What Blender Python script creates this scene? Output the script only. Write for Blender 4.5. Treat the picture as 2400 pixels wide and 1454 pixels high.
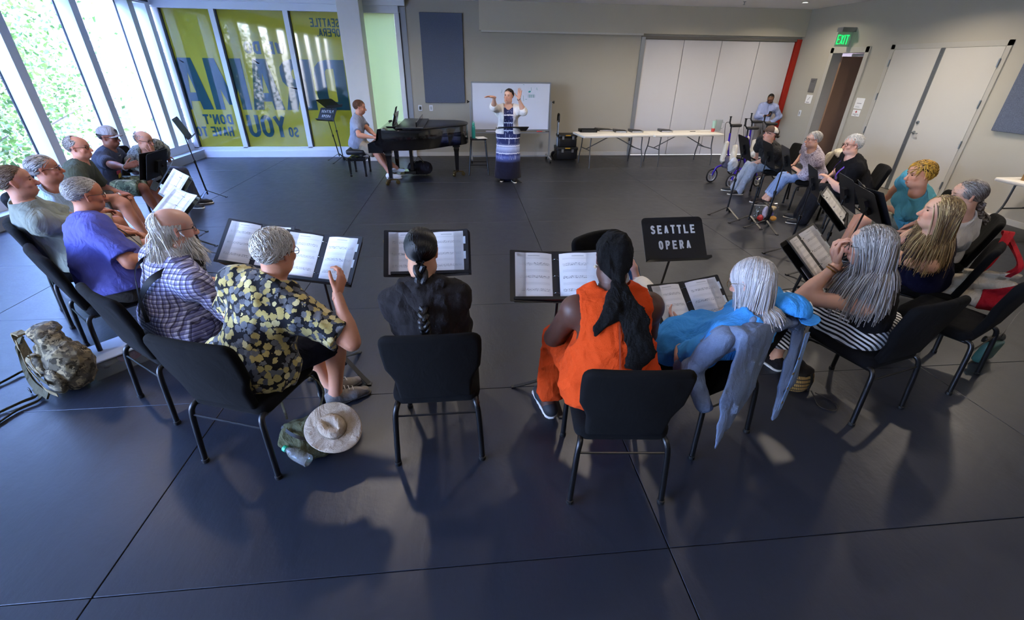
import bpy, math, random
import numpy as np
from mathutils import Vector, Matrix
random.seed(7); RNG = np.random.default_rng(7)
SC = bpy.context.scene; COL = SC.collection
for o in list(bpy.data.objects): bpy.data.objects.remove(o)
PI = math.pi
# ---------------------------------------------------------------- camera (fitted to the photograph, 2400x1454)
F_PX, PITCH, ROLL, YAW, CAM_H = 1052.57, math.radians(28.656), math.radians(0.8596), math.radians(5.986), 2.0
def _axes():
    c, s = math.cos(PITCH), math.sin(PITCH)
    fw = np.array([math.sin(YAW), math.cos(YAW), 0]); r = np.array([math.cos(YAW), -math.sin(YAW), 0]); z = np.array([0, 0, 1.])
    d = c*fw - s*z; u = s*fw + c*z
    return (math.cos(ROLL)*r + math.sin(ROLL)*u, -math.sin(ROLL)*r + math.cos(ROLL)*u, d)
CR, CU, CD = _axes()
def ray(u, v): return CD + (u-1200)/F_PX*CR - (v-727)/F_PX*CU
def atz(u, v, z=0.0):
    q = ray(u, v); return np.array([0, 0, CAM_H]) + (z-CAM_H)/q[2]*q
def aty(u, v, y):
    q = ray(u, v); return np.array([0, 0, CAM_H]) + y/q[1]*q
def atx(u, v, x):
    q = ray(u, v); return np.array([0, 0, CAM_H]) + x/q[0]*q
cam = bpy.data.cameras.new('camera'); camo = bpy.data.objects.new('camera', cam); COL.objects.link(camo)
cam.sensor_width = 36; cam.lens = F_PX/2400*36; cam.clip_start = 0.05; cam.clip_end = 300
camo.matrix_world = Matrix(((CR[0], CU[0], -CD[0], 0), (CR[1], CU[1], -CD[1], 0), (CR[2], CU[2], -CD[2], CAM_H), (0, 0, 0, 1)))
SC.camera = camo
# ---------------------------------------------------------------- world, sun, exposure
SC.view_settings.view_transform = 'Standard'; SC.view_settings.look = 'None'
SC.view_settings.exposure = 0.0; SC.view_settings.gamma = 1.0; SC.view_settings.use_curve_mapping = False
W = bpy.data.worlds.new('world'); SC.world = W; W.use_nodes = True
nt = W.node_tree; bg = nt.nodes['Background']
sky = nt.nodes.new('ShaderNodeTexSky'); sky.sky_type = 'NISHITA'; sky.sun_disc = False
sky.sun_elevation = math.radians(52); sky.sun_rotation = math.radians(100); sky.air_density = 1.2; sky.dust_density = 1.5
tint = nt.nodes.new('ShaderNodeMix'); tint.data_type = 'RGBA'; tint.blend_type = 'MULTIPLY'; tint.inputs[0].default_value = 1; tint.inputs[7].default_value = (.78, .82, 1.28, 1)   # camera white balance is set for the indoor lamps
nt.links.new(sky.outputs[0], tint.inputs[6]); nt.links.new(tint.outputs[2], bg.inputs[0]); bg.inputs[1].default_value = SKY_STRENGTH = 13.0
sl = bpy.data.lights.new('sun', 'SUN'); sl.energy = 5.0; sl.angle = 0.01; sl.color = (1, .95, .86)
so = bpy.data.objects.new('sun', sl); COL.objects.link(so)
so.rotation_euler = (math.radians(40), 0, math.radians(90))      # from the +x side, over the roof onto the trees
LAMP_W, LAMP_COL = 32.0, (1.0, .865, .71)
# ---------------------------------------------------------------- node and material helpers
MATS = {}
def lin(c):
    if isinstance(c, str):
        c = tuple(int(c[i:i+2], 16)/255 for i in (0, 2, 4))
        c = tuple(((x+.055)/1.055)**2.4 if x > .04045 else x/12.92 for x in c)
    return (*c[:3], 1.0)
class NB:
    def __init__(s, name):
        s.m = bpy.data.materials.new(name); s.m.use_nodes = True; s.t = s.m.node_tree
        s.b = s.t.nodes['Principled BSDF']; s.out = s.t.nodes['Material Output']
    def n(s, typ, **kw):
        x = s.t.nodes.new('ShaderNode'+typ)
        for k, v in kw.items():
            if k[0] == 'i' and k[1:].isdigit(): s.set(x, int(k[1:]), v)
            else: setattr(x, k, v)
        return x
    def set(s, x, i, v):
        if hasattr(v, 'is_output') or hasattr(v, 'links'): s.t.links.new(v, x.inputs[i])
        else: x.inputs[i].default_value = v
    def p(s, name, v):
        if hasattr(v, 'links') and not isinstance(v, (tuple, float, int)): s.t.links.new(v, s.b.inputs[name])
        else: s.b.inputs[name].default_value = v
    def coord(s, which='Object', scale=(1, 1, 1), rot=(0, 0, 0), loc=(0, 0, 0)):
        c = s.n('TexCoord'); mp = s.n('Mapping'); s.t.links.new(c.outputs[which], mp.inputs[0])
        mp.inputs[1].default_value = loc; mp.inputs[2].default_value = rot; mp.inputs[3].default_value = scale
        return mp.outputs[0]
    def noise(s, vec, scale=5, detail=2, rough=.5, dist=0):
        x = s.n('TexNoise'); s.t.links.new(vec, x.inputs['Vector']); x.inputs['Scale'].default_value = scale
        x.inputs['Detail'].default_value = detail; x.inputs['Roughness'].default_value = rough; x.inputs['Distortion'].default_value = dist
        return x.outputs[0]
    def voro(s, vec, scale=5, feature='F1', out='Distance'):
        x = s.n('TexVoronoi', feature=feature); s.t.links.new(vec, x.inputs['Vector']); x.inputs['Scale'].default_value = scale
        return x.outputs[out]
    def ramp(s, fac, stops, interp='LINEAR'):
        x = s.n('ValToRGB'); x.color_ramp.interpolation = interp; e = x.color_ramp.elements
        while len(e) < len(stops): e.new(.5)
        for q, (pos, c) in zip(e, stops): q.position = pos; q.color = lin(c)
        s.t.links.new(fac, x.inputs[0]); return x.outputs[0]
    def math(s, op, a, b=0.0, c=0.0):
        x = s.n('Math', operation=op); s.set(x, 0, a); s.set(x, 1, b)
        if op in ('MULTIPLY_ADD', 'SMOOTH_MIN'): s.set(x, 2, c)
        return x.outputs[0]
    def sep(s, vec):
        x = s.n('SeparateXYZ'); s.t.links.new(vec, x.inputs[0]); return x.outputs
    def mix(s, f, a, b, mode='MIX'):
        x = s.n('Mix', data_type='RGBA', blend_type=mode)
        for i, v in ((0, f), (6, a), (7, b)):
            if isinstance(v, str) : v = lin(v)
            s.set(x, i, v)
        return x.outputs[2]
    def bump(s, h, strength=.3, dist=.01):
        x = s.n('Bump'); s.t.links.new(h, x.inputs['Height']); x.inputs['Strength'].default_value = strength; x.inputs['Distance'].default_value = dist
        s.t.links.new(x.outputs[0], s.b.inputs['Normal'])
def mat(name, col, rough=.6, metal=0., spec=.5, bump=None, var=0., coat=0.):
    """plain procedural material: colour with slight noise variation and optional noise bump (scale, strength)"""
    if name in MATS: return MATS[name]
    b = NB(name); c = lin(col); v = b.coord()
    if var > 0:
        f = b.noise(v, 9, 3)
        b.p('Base Color', b.mix(f, tuple(x*(1-var) for x in c[:3])+(1,), tuple(min(1, x*(1+var)) for x in c[:3])+(1,)))
    else: b.p('Base Color', c)
    b.p('Roughness', rough); b.p('Metallic', metal); b.p('Specular IOR Level', spec)
    if coat: b.p('Coat Weight', coat)
    if bump: b.bump(b.noise(v, bump[0], 3), bump[1], bump[2] if len(bump) > 2 else .004)
    MATS[name] = b.m; return b.m
def fabric(name, col, var=.18, weave=420, rough=.9, wrinkle=.5):
    if name in MATS: return MATS[name]
    b = NB(name); c = lin(col); v = b.coord()
    f = b.noise(v, weave, 2); g = b.noise(b.coord(scale=(1, 1, .5)), 9, 3, .55, .6)
    b.p('Base Color', b.mix(f, tuple(x*(1-var) for x in c[:3])+(1,), tuple(min(1, x*(1+var)) for x in c[:3])+(1,)))
    b.p('Roughness', rough); b.p('Specular IOR Level', .2)
    b.bump(b.math('MULTIPLY_ADD', g, 14.0, f), min(1., wrinkle*1.3), .006)
    MATS[name] = b.m; return b.m
def attr_mat(name, rough=.5, sss=0., spec=.4, bumpscale=0, aniso=False):
    if name in MATS: return MATS[name]
    b = NB(name); a = b.n('Attribute', attribute_name='col'); v = b.coord()
    f = b.noise(v, 40, 3)
    b.p('Base Color', b.mix(b.math('MULTIPLY', f, .22), a.outputs[0], lin('000000')) if not sss else b.mix(b.math('MULTIPLY', f, .10), a.outputs[0], lin('6a4032')))
    b.p('Roughness', rough); b.p('Specular IOR Level', spec)
    if sss: b.p('Subsurface Weight', sss); b.p('Subsurface Radius', (.01, .004, .002)); b.p('Subsurface Scale', .6)
    if bumpscale: b.bump(b.noise(v, bumpscale, 3), .25, .002)
    MATS[name] = b.m; return b.m
def emit(name, col, strength):
    if name in MATS: return MATS[name]
    b = NB(name); b.p('Base Color', lin(col)); b.p('Emission Color', lin(col)); b.p('Emission Strength', strength); MATS[name] = b.m; return b.m
# ---------------------------------------------------------------- mesh helpers
class MB:
    """collects vertices and faces of ONE part"""
    def __init__(s): s.v = []; s.f = []; s.uv = {}; s.n = 0
    def add(s, verts, faces, uvs=None):
        b = s.n; verts = [tuple(map(float, p)) for p in verts]; s.v += verts; s.n += len(verts)
        for i, f in enumerate(faces):
            if uvs is not None: s.uv[len(s.f)] = uvs[i]
            s.f.append(tuple(int(k)+b for k in f))
        return s
    def box(s, c, d, rot=None):
        x, y, z = (q/2 for q in d); P = np.array([(-x,-y,-z),(x,-y,-z),(x,y,-z),(-x,y,-z),(-x,-y,z),(x,-y,z),(x,y,z),(-x,y,z)])
        if rot is not None: P = P @ np.array(rot).T
        return s.add(P+np.array(c), [(0,3,2,1),(4,5,6,7),(0,1,5,4),(1,2,6,5),(2,3,7,6),(3,0,4,7)])
    def b2(s, a, b):
        a, b = np.minimum(a, b), np.maximum(a, b); return s.box((a+b)/2, b-a)
    def tube(s, pts, r, n=8, cap=True, flat=None):
        """swept tube; r scalar or list; flat=(axis, factor) squashes the section along a world axis"""
        P = np.asarray(pts, float); m = len(P); R = np.full(m, r) if np.isscalar(r) else np.asarray(r, float)
        T = np.gradient(P, axis=0); T /= np.maximum(np.linalg.norm(T, axis=1, keepdims=True), 1e-9)
        up = np.array([0, 0, 1.]) if abs(T[0][2]) < .9 else np.array([1., 0, 0]); V = []
        nrm = up - T[0]*(up@T[0]); nrm /= np.linalg.norm(nrm)
        for i in range(m):
            nrm = nrm - T[i]*(nrm@T[i]); nrm /= max(np.linalg.norm(nrm), 1e-9); bi = np.cross(T[i], nrm)
            a = np.arange(n)*2*PI/n; off = R[i]*(np.cos(a)[:, None]*nrm+np.sin(a)[:, None]*bi)
            if flat is not None:
                w = np.array(flat[0], float); off += np.outer(off@w, w)*(flat[1]-1)
            V.append(P[i]+off)
        Fc = [(i*n+j, i*n+(j+1) % n, (i+1)*n+(j+1) % n, (i+1)*n+j) for i in range(m-1) for j in range(n)]
        if cap: Fc += [tuple(range(n))[::-1], tuple((m-1)*n+j for j in range(n))]
        return s.add(np.concatenate(V), Fc)
    def strip(s, pts, wdir, w, th=.002):
        """flat ribbon with thickness along pts, width along wdir"""
        P = np.asarray(pts, float); wd = np.asarray(wdir, float); wd = wd/np.linalg.norm(wd, axis=-1, keepdims=True)
        T = np.gradient(P, axis=0); N = np.cross(T, wd); N /= np.maximum(np.linalg.norm(N, axis=1, keepdims=True), 1e-9)
        W2 = np.broadcast_to(wd, P.shape)*w/2; m = len(P)
        V = np.concatenate([P-W2-N*th/2, P+W2-N*th/2, P+W2+N*th/2, P-W2+N*th/2])
        Fc = []
        for i in range(m-1):
            for k in range(4): a = k*m+i; b = ((k+1) % 4)*m+i; Fc.append((a, a+1, b+1, b))
        Fc += [(0, m, 2*m, 3*m), (m-1, 4*m-1, 3*m-1, 2*m-1)]
        return s.add(V, Fc)
    def lathe(s, prof, c=(0, 0, 0), n=20, ax=None):
        V = []; Fc = []; m = len(prof)
        for (r, z) in prof: V += [(r*math.cos(2*PI*j/n), r*math.sin(2*PI*j/n), z) for j in range(n)]
        for i in range(m-1): Fc += [(i*n+j, i*n+(j+1) % n, (i+1)*n+(j+1) % n, (i+1)*n+j) for j in range(n)]
        Fc += [tuple(range(n))[::-1], tuple((m-1)*n+j for j in range(n))]
        V = np.array(V)
        if ax is not None: V = V @ np.array(ax).T
        return s.add(V+np.array(c), Fc)
    def slab(s, outline, h, edge=.01, M=None, steps=3, bow=None):
        """rounded-edge slab: 2D outline (ccw) in local xy, thickness h centred on z; M 4x4 maps to the part; bow(x,y)->dz"""
        O = np.asarray(outline, float); c = O.mean(0); n = len(O)
        d1 = np.roll(O, -1, 0)-O; d0 = O-np.roll(O, 1, 0)
        nn = lambda d: np.stack([d[:, 1], -d[:, 0]], 1)/np.maximum(np.linalg.norm(d, axis=1, keepdims=True), 1e-9)
        N = nn(d0)+nn(d1); N /= np.maximum(np.linalg.norm(N, axis=1, keepdims=True), 1e-9)
        rings = []
        for i in range(steps+1):
            a = PI/2*i/steps; rings.append((O-N*edge*(1-math.sin(a)), -h/2+edge*(1-math.cos(a))))
        rings += [(o, -z) for o, z in rings[::-1]]
        V = np.concatenate([np.c_[o, np.full(n, z)] for o, z in rings])
        V = np.concatenate([V, [[*c, -h/2]], [[*c, h/2]]])
        if bow is not None: V[:, 2] += np.array([bow(x, y) for x, y in V[:, :2]])
        m = len(rings); Fc = [(i*n+j, i*n+(j+1) % n, (i+1)*n+(j+1) % n, (i+1)*n+j) for i in range(m-1) for j in range(n)]
        Fc += [(m*n, (j+1) % n, j) for j in range(n)]+[(m*n+1, (m-1)*n+j, (m-1)*n+(j+1) % n) for j in range(n)]
        if M is not None: V = V @ np.array(M)[:3, :3].T+np.array(M)[:3, 3]
        return s.add(V, Fc)
    def quad(s, a, b, c, d): return s.add([a, b, c, d], [(0, 1, 2, 3)], [[(0, 0), (1, 0), (1, 1), (0, 1)]])
    def mesh(s, name, smooth=False, sharp=40):
        me = bpy.data.meshes.new(name); me.from_pydata(s.v, [], s.f)
        if s.uv:
            uv = me.uv_layers.new(name='UVMap')
            for i, c in s.uv.items():
                for k, l in enumerate(me.polygons[i].loop_indices): uv.data[l].uv = c[k]
        me.update()
        if smooth:
            me.polygons.foreach_set('use_smooth', [True]*len(me.polygons))
            me.set_sharp_from_angle(angle=math.radians(sharp))
        return me
    def obj(s, name, m, parent=None, smooth=False, loc=None, sharp=40):
        return obj(name, s.mesh(name, smooth, sharp), m, parent, loc)
def obj(name, me, m=None, parent=None, loc=None):
    o = bpy.data.objects.new(name, me)
    if m is not None:
        for q in (m if isinstance(m, (list, tuple)) else [m]):
            if q.name not in [x.name for x in me.materials if x]: me.materials.append(q)
    if parent is not None: o.parent = parent
    if loc is not None: o.location = loc
    COL.objects.link(o); return o
def tag(o, label=None, cat=None, group=None, kind=None):
    for k, v in (('label', label), ('category', cat), ('group', group), ('kind', kind)):
        if v: o[k] = v
    return o
def thing(name, label, cat, loc=(0, 0, 0), rotz=0., group=None):
    o = bpy.data.objects.new(name, None); o.empty_display_size = .1; COL.objects.link(o)
    o.location = tuple(map(float, loc)); o.rotation_euler = (0, 0, rotz); return tag(o, label, cat, group)
def struct(name, mb, m, label=None, parent=None, smooth=False):
    o = mb.obj(name, m, parent, smooth); o['kind'] = 'structure'
    if label: o['label'] = label
    return o
def dup(root, loc, rotz, label=None):
    r = root.copy(); COL.objects.link(r); r.location = tuple(map(float, loc)); r.rotation_euler = (0, 0, rotz)
    if label: r['label'] = label
    for ch in list(root.children):
        c = ch.copy(); COL.objects.link(c); c.parent = r
        for g in ch.children:
            d = g.copy(); COL.objects.link(d); d.parent = c
    return r
def rrect(w, h, r=.02, n=4, c=(0, 0)):
    o = []
    for sx, sy, a0 in ((1, -1, -90), (1, 1, 0), (-1, 1, 90), (-1, -1, 180)):
        for i in range(n+1):
            a = math.radians(a0+90*i/n); o.append((c[0]+sx*(w/2-r)+r*math.cos(a), c[1]+sy*(h/2-r)+r*math.sin(a)))
    return o
def frame(o, x, y):
    """4x4 with given origin, x and y axes (z = x cross y)"""
    x = np.array(x, float); x /= np.linalg.norm(x); y = np.array(y, float); y -= x*(x@y); y /= np.linalg.norm(y)
    M = np.eye(4); M[:3, 0] = x; M[:3, 1] = y; M[:3, 2] = np.cross(x, y); M[:3, 3] = o; return M
def smooth_path(pts, n=6):
    P = np.asarray(pts, float); Q = np.vstack([2*P[0]-P[1], P, 2*P[-1]-P[-2]]); out = []
    for i in range(1, len(Q)-2):
        for t in np.linspace(0, 1, n, endpoint=False):
            a, b, c, d = Q[i-1:i+3]; out.append(.5*((2*b)+(c-a)*t+(2*a-5*b+4*c-d)*t*t+(-a+3*b-3*c+d)*t**3))
    return np.array(out+[P[-1]])
# stroke lettering: each glyph = list of polylines in a 0..1 box
def _arc(cx, cy, rx, ry, a0, a1, n=7): return [(cx+rx*math.cos(math.radians(a0+(a1-a0)*i/n)), cy+ry*math.sin(math.radians(a0+(a1-a0)*i/n))) for i in range(n+1)]
GL = {
 'A': [[(0, 0), (.5, 1), (1, 0)], [(.2, .28), (.8, .28)]], 'C': [_arc(.5, .7, .5, .3, 20, 180)+_arc(.5, .3, .5, .3, 180, 340)],
 'D': [[(0, 0), (0, 1), (.45, 1)]+_arc(.5, .72, .5, .28, 80, 0, 4)+_arc(.5, .28, .5, .28, 0, -80, 4)+[(.45, 0), (0, 0)]],
 'E': [[(1, 1), (0, 1), (0, 0), (1, 0)], [(0, .5), (.8, .5)]], 'H': [[(0, 0), (0, 1)], [(1, 0), (1, 1)], [(0, .5), (1, .5)]],
 'I': [[(.5, 0), (.5, 1)]], 'L': [[(0, 1), (0, 0), (1, 0)]], 'M': [[(0, 0), (.06, 1), (.5, .05), (.94, 1), (1, 0)]],
 'N': [[(0, 0), (0, 1), (1, 0), (1, 1)]], 'O': [_arc(.5, .7, .5, .3, 0, 180, 8)+_arc(.5, .3, .5, .3, 180, 360, 8)+[(1, .7)]],
 'P': [[(0, 0), (0, 1), (.5, 1)]+_arc(.55, .75, .45, .25, 90, -90, 6)+[(0, .5)]],
 'R': [[(0, 0), (0, 1), (.5, 1)]+_arc(.55, .75, .45, .25, 90, -90, 6)+[(0, .5)], [(.5, .5), (1, 0)]],
 'S': [_arc(.5, .74, .5, .26, 20, 200, 7)+_arc(.5, .26, .5, .26, 20, -160, 7)], 'T': [[(0, 1), (1, 1)], [(.5, 1), (.5, 0)]],
 'U': [[(0, 1)]+_arc(.5, .3, .5, .3, 180, 360, 8)+[(1, 1)]], 'V': [[(0, 1), (.5, 0), (1, 1)]], 'W': [[(0, 1), (.22, 0), (.5, .9), (.78, 0), (1, 1)]],
 'X': [[(0, 0), (1, 1)], [(0, 1), (1, 0)]], 'Y': [[(0, 1), (.5, .5), (1, 1)], [(.5, .5), (.5, 0)]], '.': [[(.5, 0), (.5, .02)]], "'": [[(.5, .8), (.5, 1)]], ' ': [],
}
def letters(mb, text, M, w, h, t, gap, th=.001):
    """flat stroke letters in the xy plane of M; letter box w x h, stroke t; returns the text width"""
    M = np.array(M); x = 0; lay = 0
    for ch in text:
        cw = w*(.35 if ch in ".'I" else .5 if ch == ' ' else 1.15 if ch in 'MW' else 1)
        for pl in GL[ch]:
            P = [(x+t/2+px*(cw-t), t/2+py*(h-t)) for px, py in pl]
            if ch in ".'I": P = [(x+cw/2, t/2+py*(h-t)) for px, py in pl]
            for k, (a, b) in enumerate(zip(P[:-1], P[1:])):
                a = np.array(a); b = np.array(b); d = b-a; L = np.linalg.norm(d)
                if L < 1e-6: continue
                d /= L; n = np.array([-d[1], d[0]])*t/2; e = d*t*.5*(.98 if abs(d[0]*d[1]) < .02 else .35)
                q = [a-e-n, b+e-n, b+e+n, a-e+n]
                q = [(M @ np.array([min(max(z[0], x-.0), x+cw), min(max(z[1], 0), h), th+.0004*(lay % 12), 1]))[:3] for z in q]; lay += 1
                mb.add(q, [(0, 1, 2, 3)])
        x += cw+gap
    return x-gap
# ================================================================ THE ROOM
XL, XR, YB, YF, ZC = -6.27, 8.03, 11.69, -3.2, 3.2
def wall_mat(name, col, s=1.):
    b = NB(name); v = b.coord(); c = lin(col)
    f = b.noise(v, 2.5, 3); b.p('Base Color', b.mix(f, tuple(x*.96 for x in c[:3])+(1,), c)); b.p('Roughness', .85); b.p('Specular IOR Level', .2)
    b.bump(b.noise(v, 160, 2), .12, .003); MATS[name] = b.m; return b.m
M_WALL = wall_mat('wall paint', 'aba698'); M_SOFF = wall_mat('soffit paint', 'c0b9a5'); M_CEIL = wall_mat('ceiling paint', 'e6e5e6')
M_WHITE = mat('white painted metal', 'd9dde2', .4, bump=(60, .05)); M_ALU = mat('brushed aluminium', 'aab0b6', .35, .7, bump=(90, .05))
M_DARKG = mat('dark gasket', '30343a', .6); M_BASEB = mat('baseboard paint', 'c4c1b6', .5, var=.05); M_DOOR = wall_mat('door paint', 'b8b5ad')
M_STEEL = mat('satin steel', '8b9298', .3, .9, bump=(120, .05)); M_FRAME = mat('door frame paint', 'a8a59b', .5, var=.04)
# floor: thin hardboard panels with open joints over a dark subfloor
def floor_mat():
    b = NB('black painted hardboard'); v = b.coord(); oi = b.n('ObjectInfo')
    base = b.mix(b.noise(v, 1.3, 5, .6), '181c24', '20242d')
    base = b.mix(b.math('MULTIPLY', oi.outputs['Random'], .25), base, '272a32')
    sp = b.math('GREATER_THAN', b.noise(b.coord(scale=(1, .35, 1), rot=(0, 0, .4)), 46, 2, .5), .735)
    fl = b.math('LESS_THAN', b.voro(v, 2.6), .015)
    c = b.mix(b.math('MULTIPLY', sp, .35), base, '141417'); b.p('Base Color', b.mix(fl, c, 'a49a86'))
    b.p('Roughness', b.math('MULTIPLY_ADD', b.noise(v, 7, 4), .12, .33)); b.p('Specular IOR Level', .5)
    h = b.math('MULTIPLY_ADD', b.noise(v, 38, 3), .5, b.math('MULTIPLY', b.noise(b.coord(scale=(1, .3, 1), rot=(0, 0, .5)), 14, 4, .6), 1.2))
    b.bump(h, .22, .006); return b.m
M_FLOOR = floor_mat()
fl = MB().b2((XL-.1, YF-.1, -.25), (XR+1.8, YB+.1, -.012)); FLOOR = struct('floor', fl, mat('subfloor', '101012', .9), 'black hardboard panel floor of the rehearsal room')
PX, PY = 2.53, 1.262; X0, Y0 = -1.635-3*PX, 1.245-4*PY
_pm = {}
for i in range(8):
    for j in range(14):
        x0, x1 = max(X0+i*PX, XL), min(X0+(i+1)*PX, XR); y0, y1 = max(Y0+j*PY, YF), min(Y0+(j+1)*PY, YB)
        if x1-x0 < .05 or y1-y0 < .05: continue
        key = (round(x1-x0, 3), round(y1-y0, 3))
        if key not in _pm:
            m = MB(); m.slab(rrect(key[0]-.005, key[1]-.004, .002, 1), .012, .002, steps=1); _pm[key] = m.mesh('floor_panel')
        o = obj('floor_panel', _pm[key], M_FLOOR, FLOOR, ((x0+x1)/2, (y0+y1)/2, -.006))
conc = mat('worn concrete', '5c574f', .55, var=.18, bump=(30, .15)); MB().b2((6.95, 6.8, 0), (XR, 9.2, .004)).obj('concrete_strip', conc, FLOOR)
M_FLECK = mat('pale paper fleck', 'd8cfb4', .8)
# ceiling
struct('ceiling', MB().b2((XL-.1, YF-.1, ZC), (XR+.1, YB+.1, ZC+.2)), M_CEIL, 'pale grey plaster ceiling')
struct('wall_front', MB().b2((XL-.1, YF-.2, -.1), (XR+.1, YF, ZC)), M_WALL)
# back wall right of the film glazing
XJ = -1.17
bw = MB(); bw.b2((XJ, YB, 0), (4.12, YB+.2, ZC)); bw.b2((4.12, YB+.06, 0), (XR+.2, YB+.2, 2.6)); bw.b2((4.12, YB, 2.6), (XR+.2, YB+.2, ZC)); bw.b2((XL-.2, YB, 2.96), (XJ, YB+.2, ZC))
WB = struct('wall_back', bw, M_WALL, 'beige painted back wall')
MB().b2((.4, YB-.09, 2.66), (XR, YB, ZC)).obj('soffit', M_SOFF, WB)
MB().b2((.44, YB-.11, 2.625), (4.12, YB, 2.66)).obj('screen_trim', M_BASEB, WB)
MB().b2((XJ, YB-.015, 0), (4.12, YB, .09)).obj('skirting', M_BASEB, WB)
# folding partition: four panels, jamb, track, red end post
PT = thing('folding_partition', 'grey four panel folding partition in the back wall', 'partition', (4.12, YB, 0)); PT['kind'] = 'structure'
def part_mat():
    b = NB('partition vinyl'); v = b.coord(); b.p('Base Color', b.mix(b.noise(v, 260, 2), 'c3c1c1', 'd2d0d0')); b.p('Roughness', .7); b.bump(b.noise(v, 320, 2), .2, .002); return b.m
M_PART = part_mat(); pe = [4.2, 5.16, 6.08, 7.01, 7.9]
for a, b_ in zip(pe[:-1], pe[1:]):
    m = MB(); m.slab(rrect(b_-a-.012, 2.54, .006, 1), .05, .006, frame(((a+b_)/2-4.12, .035, 1.285), (1, 0, 0), (0, 0, 1)), steps=1); m.obj('panel', M_PART, PT)
MB().b2((0, -.03, .0), (.09, .06, 2.6)).obj('jamb', M_ALU, PT)
m = MB(); m.b2((.0, -.02, 2.565), (3.8, .05, 2.62)); m.obj('track', mat('track grey', '6e6a62', .6), PT)
MB().b2((3.79, -.05, 0), (3.9, .05, 2.61)).obj('end_post', mat('red post', 'a1200f', .5, var=.08), PT)
MB().b2((-.01, -.05, .35), (.03, -.03, .42)).obj('latch', M_DARKG, PT)
# right wall with a doorway
rw = MB(); D0, D1, DH = 9.54, 10.52, 2.41
rw.b2((XR, YF, 0), (XR+.2, D0, ZC)); rw.b2((XR, D1, 0), (XR+.2, YB+.2, ZC)); rw.b2((XR, D0, DH), (XR+.2, D1, ZC))
WR = struct('wall_right', rw, M_WALL, 'beige painted right wall')
m = MB(); m.b2((XR-.015, YF, 0), (XR, 6.85, .08)); m.b2((XR-.015, 9.03, 0), (XR, D0-.02, .08)); m.b2((XR-.015, D1+.02, 0), (XR, YB, .08)); m.obj('skirting', M_BASEB, WR)
hall = MB(); hall.b2((XR+1.5, D0-1.5, 0), (XR+1.6, D1+2.4, ZC)); hall.b2((XR+.2, D1+2.3, 0), (XR+1.5, D1+2.4, ZC)); hall.b2((XR+.2, D0-1.6, 0), (XR+1.5, D0-1.5, ZC)); hall.b2((XR+.2, D0-1.6, 2.9), (XR+1.6, D1+2.4, 3.0))
HL = struct('wall_hallway', hall, mat('hallway paint', '9a7c66', .8, var=.05), 'brown corridor wall beyond the doorway')
MB().b2((XR+1.47, D0-1.5, 0), (XR+1.5, D1+2.3, .12)).obj('skirting', M_DARKG, HL)
d = thing('door_1', 'open doorway with grey metal frame under the exit sign', 'doorway', (XR, (D0+D1)/2, 0)); d['kind'] = 'structure'
for sy in (-1, 1):
    MB().b2((-.03, sy*.49-.05, 0), (.2, sy*.49+.05, DH)).obj('jamb', M_FRAME, d)
MB().b2((-.03, -.53, DH-.1), (.2, .53, DH)).obj('lintel', M_FRAME, d)
MB().b2((.03, -.43, DH-.17), (.08, -.05, DH-.12)).obj('door_closer', M_STEEL, d)
m = MB(); m.box((.62, .39, 1.13), (.9, .045, 2.24)); dl = m.obj('door_leaf', mat('brown door laminate', '8b6d57', .5, var=.06), d)
m = MB(); m.tube([(.95, .36, 1.0), (.95, .31, 1.0), (.83, .31, 1.0)], .011); m.obj('handle', M_DARKG, dl, True)
# double door
d = thing('door_2', 'pale grey double door with silver centre strip in the right wall', 'door', (XR, 7.93, 0)); d['kind'] = 'structure'
m = MB(); m.b2((-.02, -1.06, 0), (.01, -.99, 2.42)); m.b2((-.02, .99, 0), (.01, 1.07, 2.42)); m.b2((-.02, -1.06, 2.345), (.01, 1.07, 2.42)); m.obj('door_frame', M_FRAME, d)
for sy in (-1, 1):
    m = MB(); m.slab(rrect(.975, 2.33, .004, 1), .03, .004, frame((-.003, sy*.495, 1.175), (0, 1, 0), (0, 0, 1)), steps=1); leaf = m.obj('door_leaf', M_DOOR, d)
    for zz in (.3, .95, 1.55, 2.12): MB().tube([(-.03, sy*.99, zz-.06), (-.03, sy*.99, zz+.06)], .012).obj('hinge', M_STEEL, leaf, True)
    if sy < 0:
        m = MB(); m.lathe([(.001, 0), (.028, .001), (.028, .012), (.012, .014), (.012, .05)], (-.02, -.09, 1.03), 14, [(0, 0, -1), (0, 1, 0), (1, 0, 0)]); m.tube([(-.065, -.09, 1.03), (-.07, -.13, 1.03), (-.068, -.2, 1.025)], .011); m.obj('lever_handle', M_STEEL, leaf, True)
        MB().lathe([(.001, 0), (.024, .001), (.024, .02), (.01, .024)], (-.02, -.09, 1.2), 14, [(0, 0, -1), (0, 1, 0), (1, 0, 0)]).obj('lock', M_STEEL, leaf, True)
m = MB(); m.b2((-.035, -.035, .01), (-.018, .035, 2.34)); st = m.obj('meeting_strip', M_STEEL, d)
for zz in np.linspace(.12, 2.25, 10): MB().lathe([(.001, .004), (.006, .003), (.006, 0)], (-.035, 0, zz), 8, [(0, 0, -1), (0, 1, 0), (1, 0, 0)]).obj('rivet', M_ALU, st)
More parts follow.
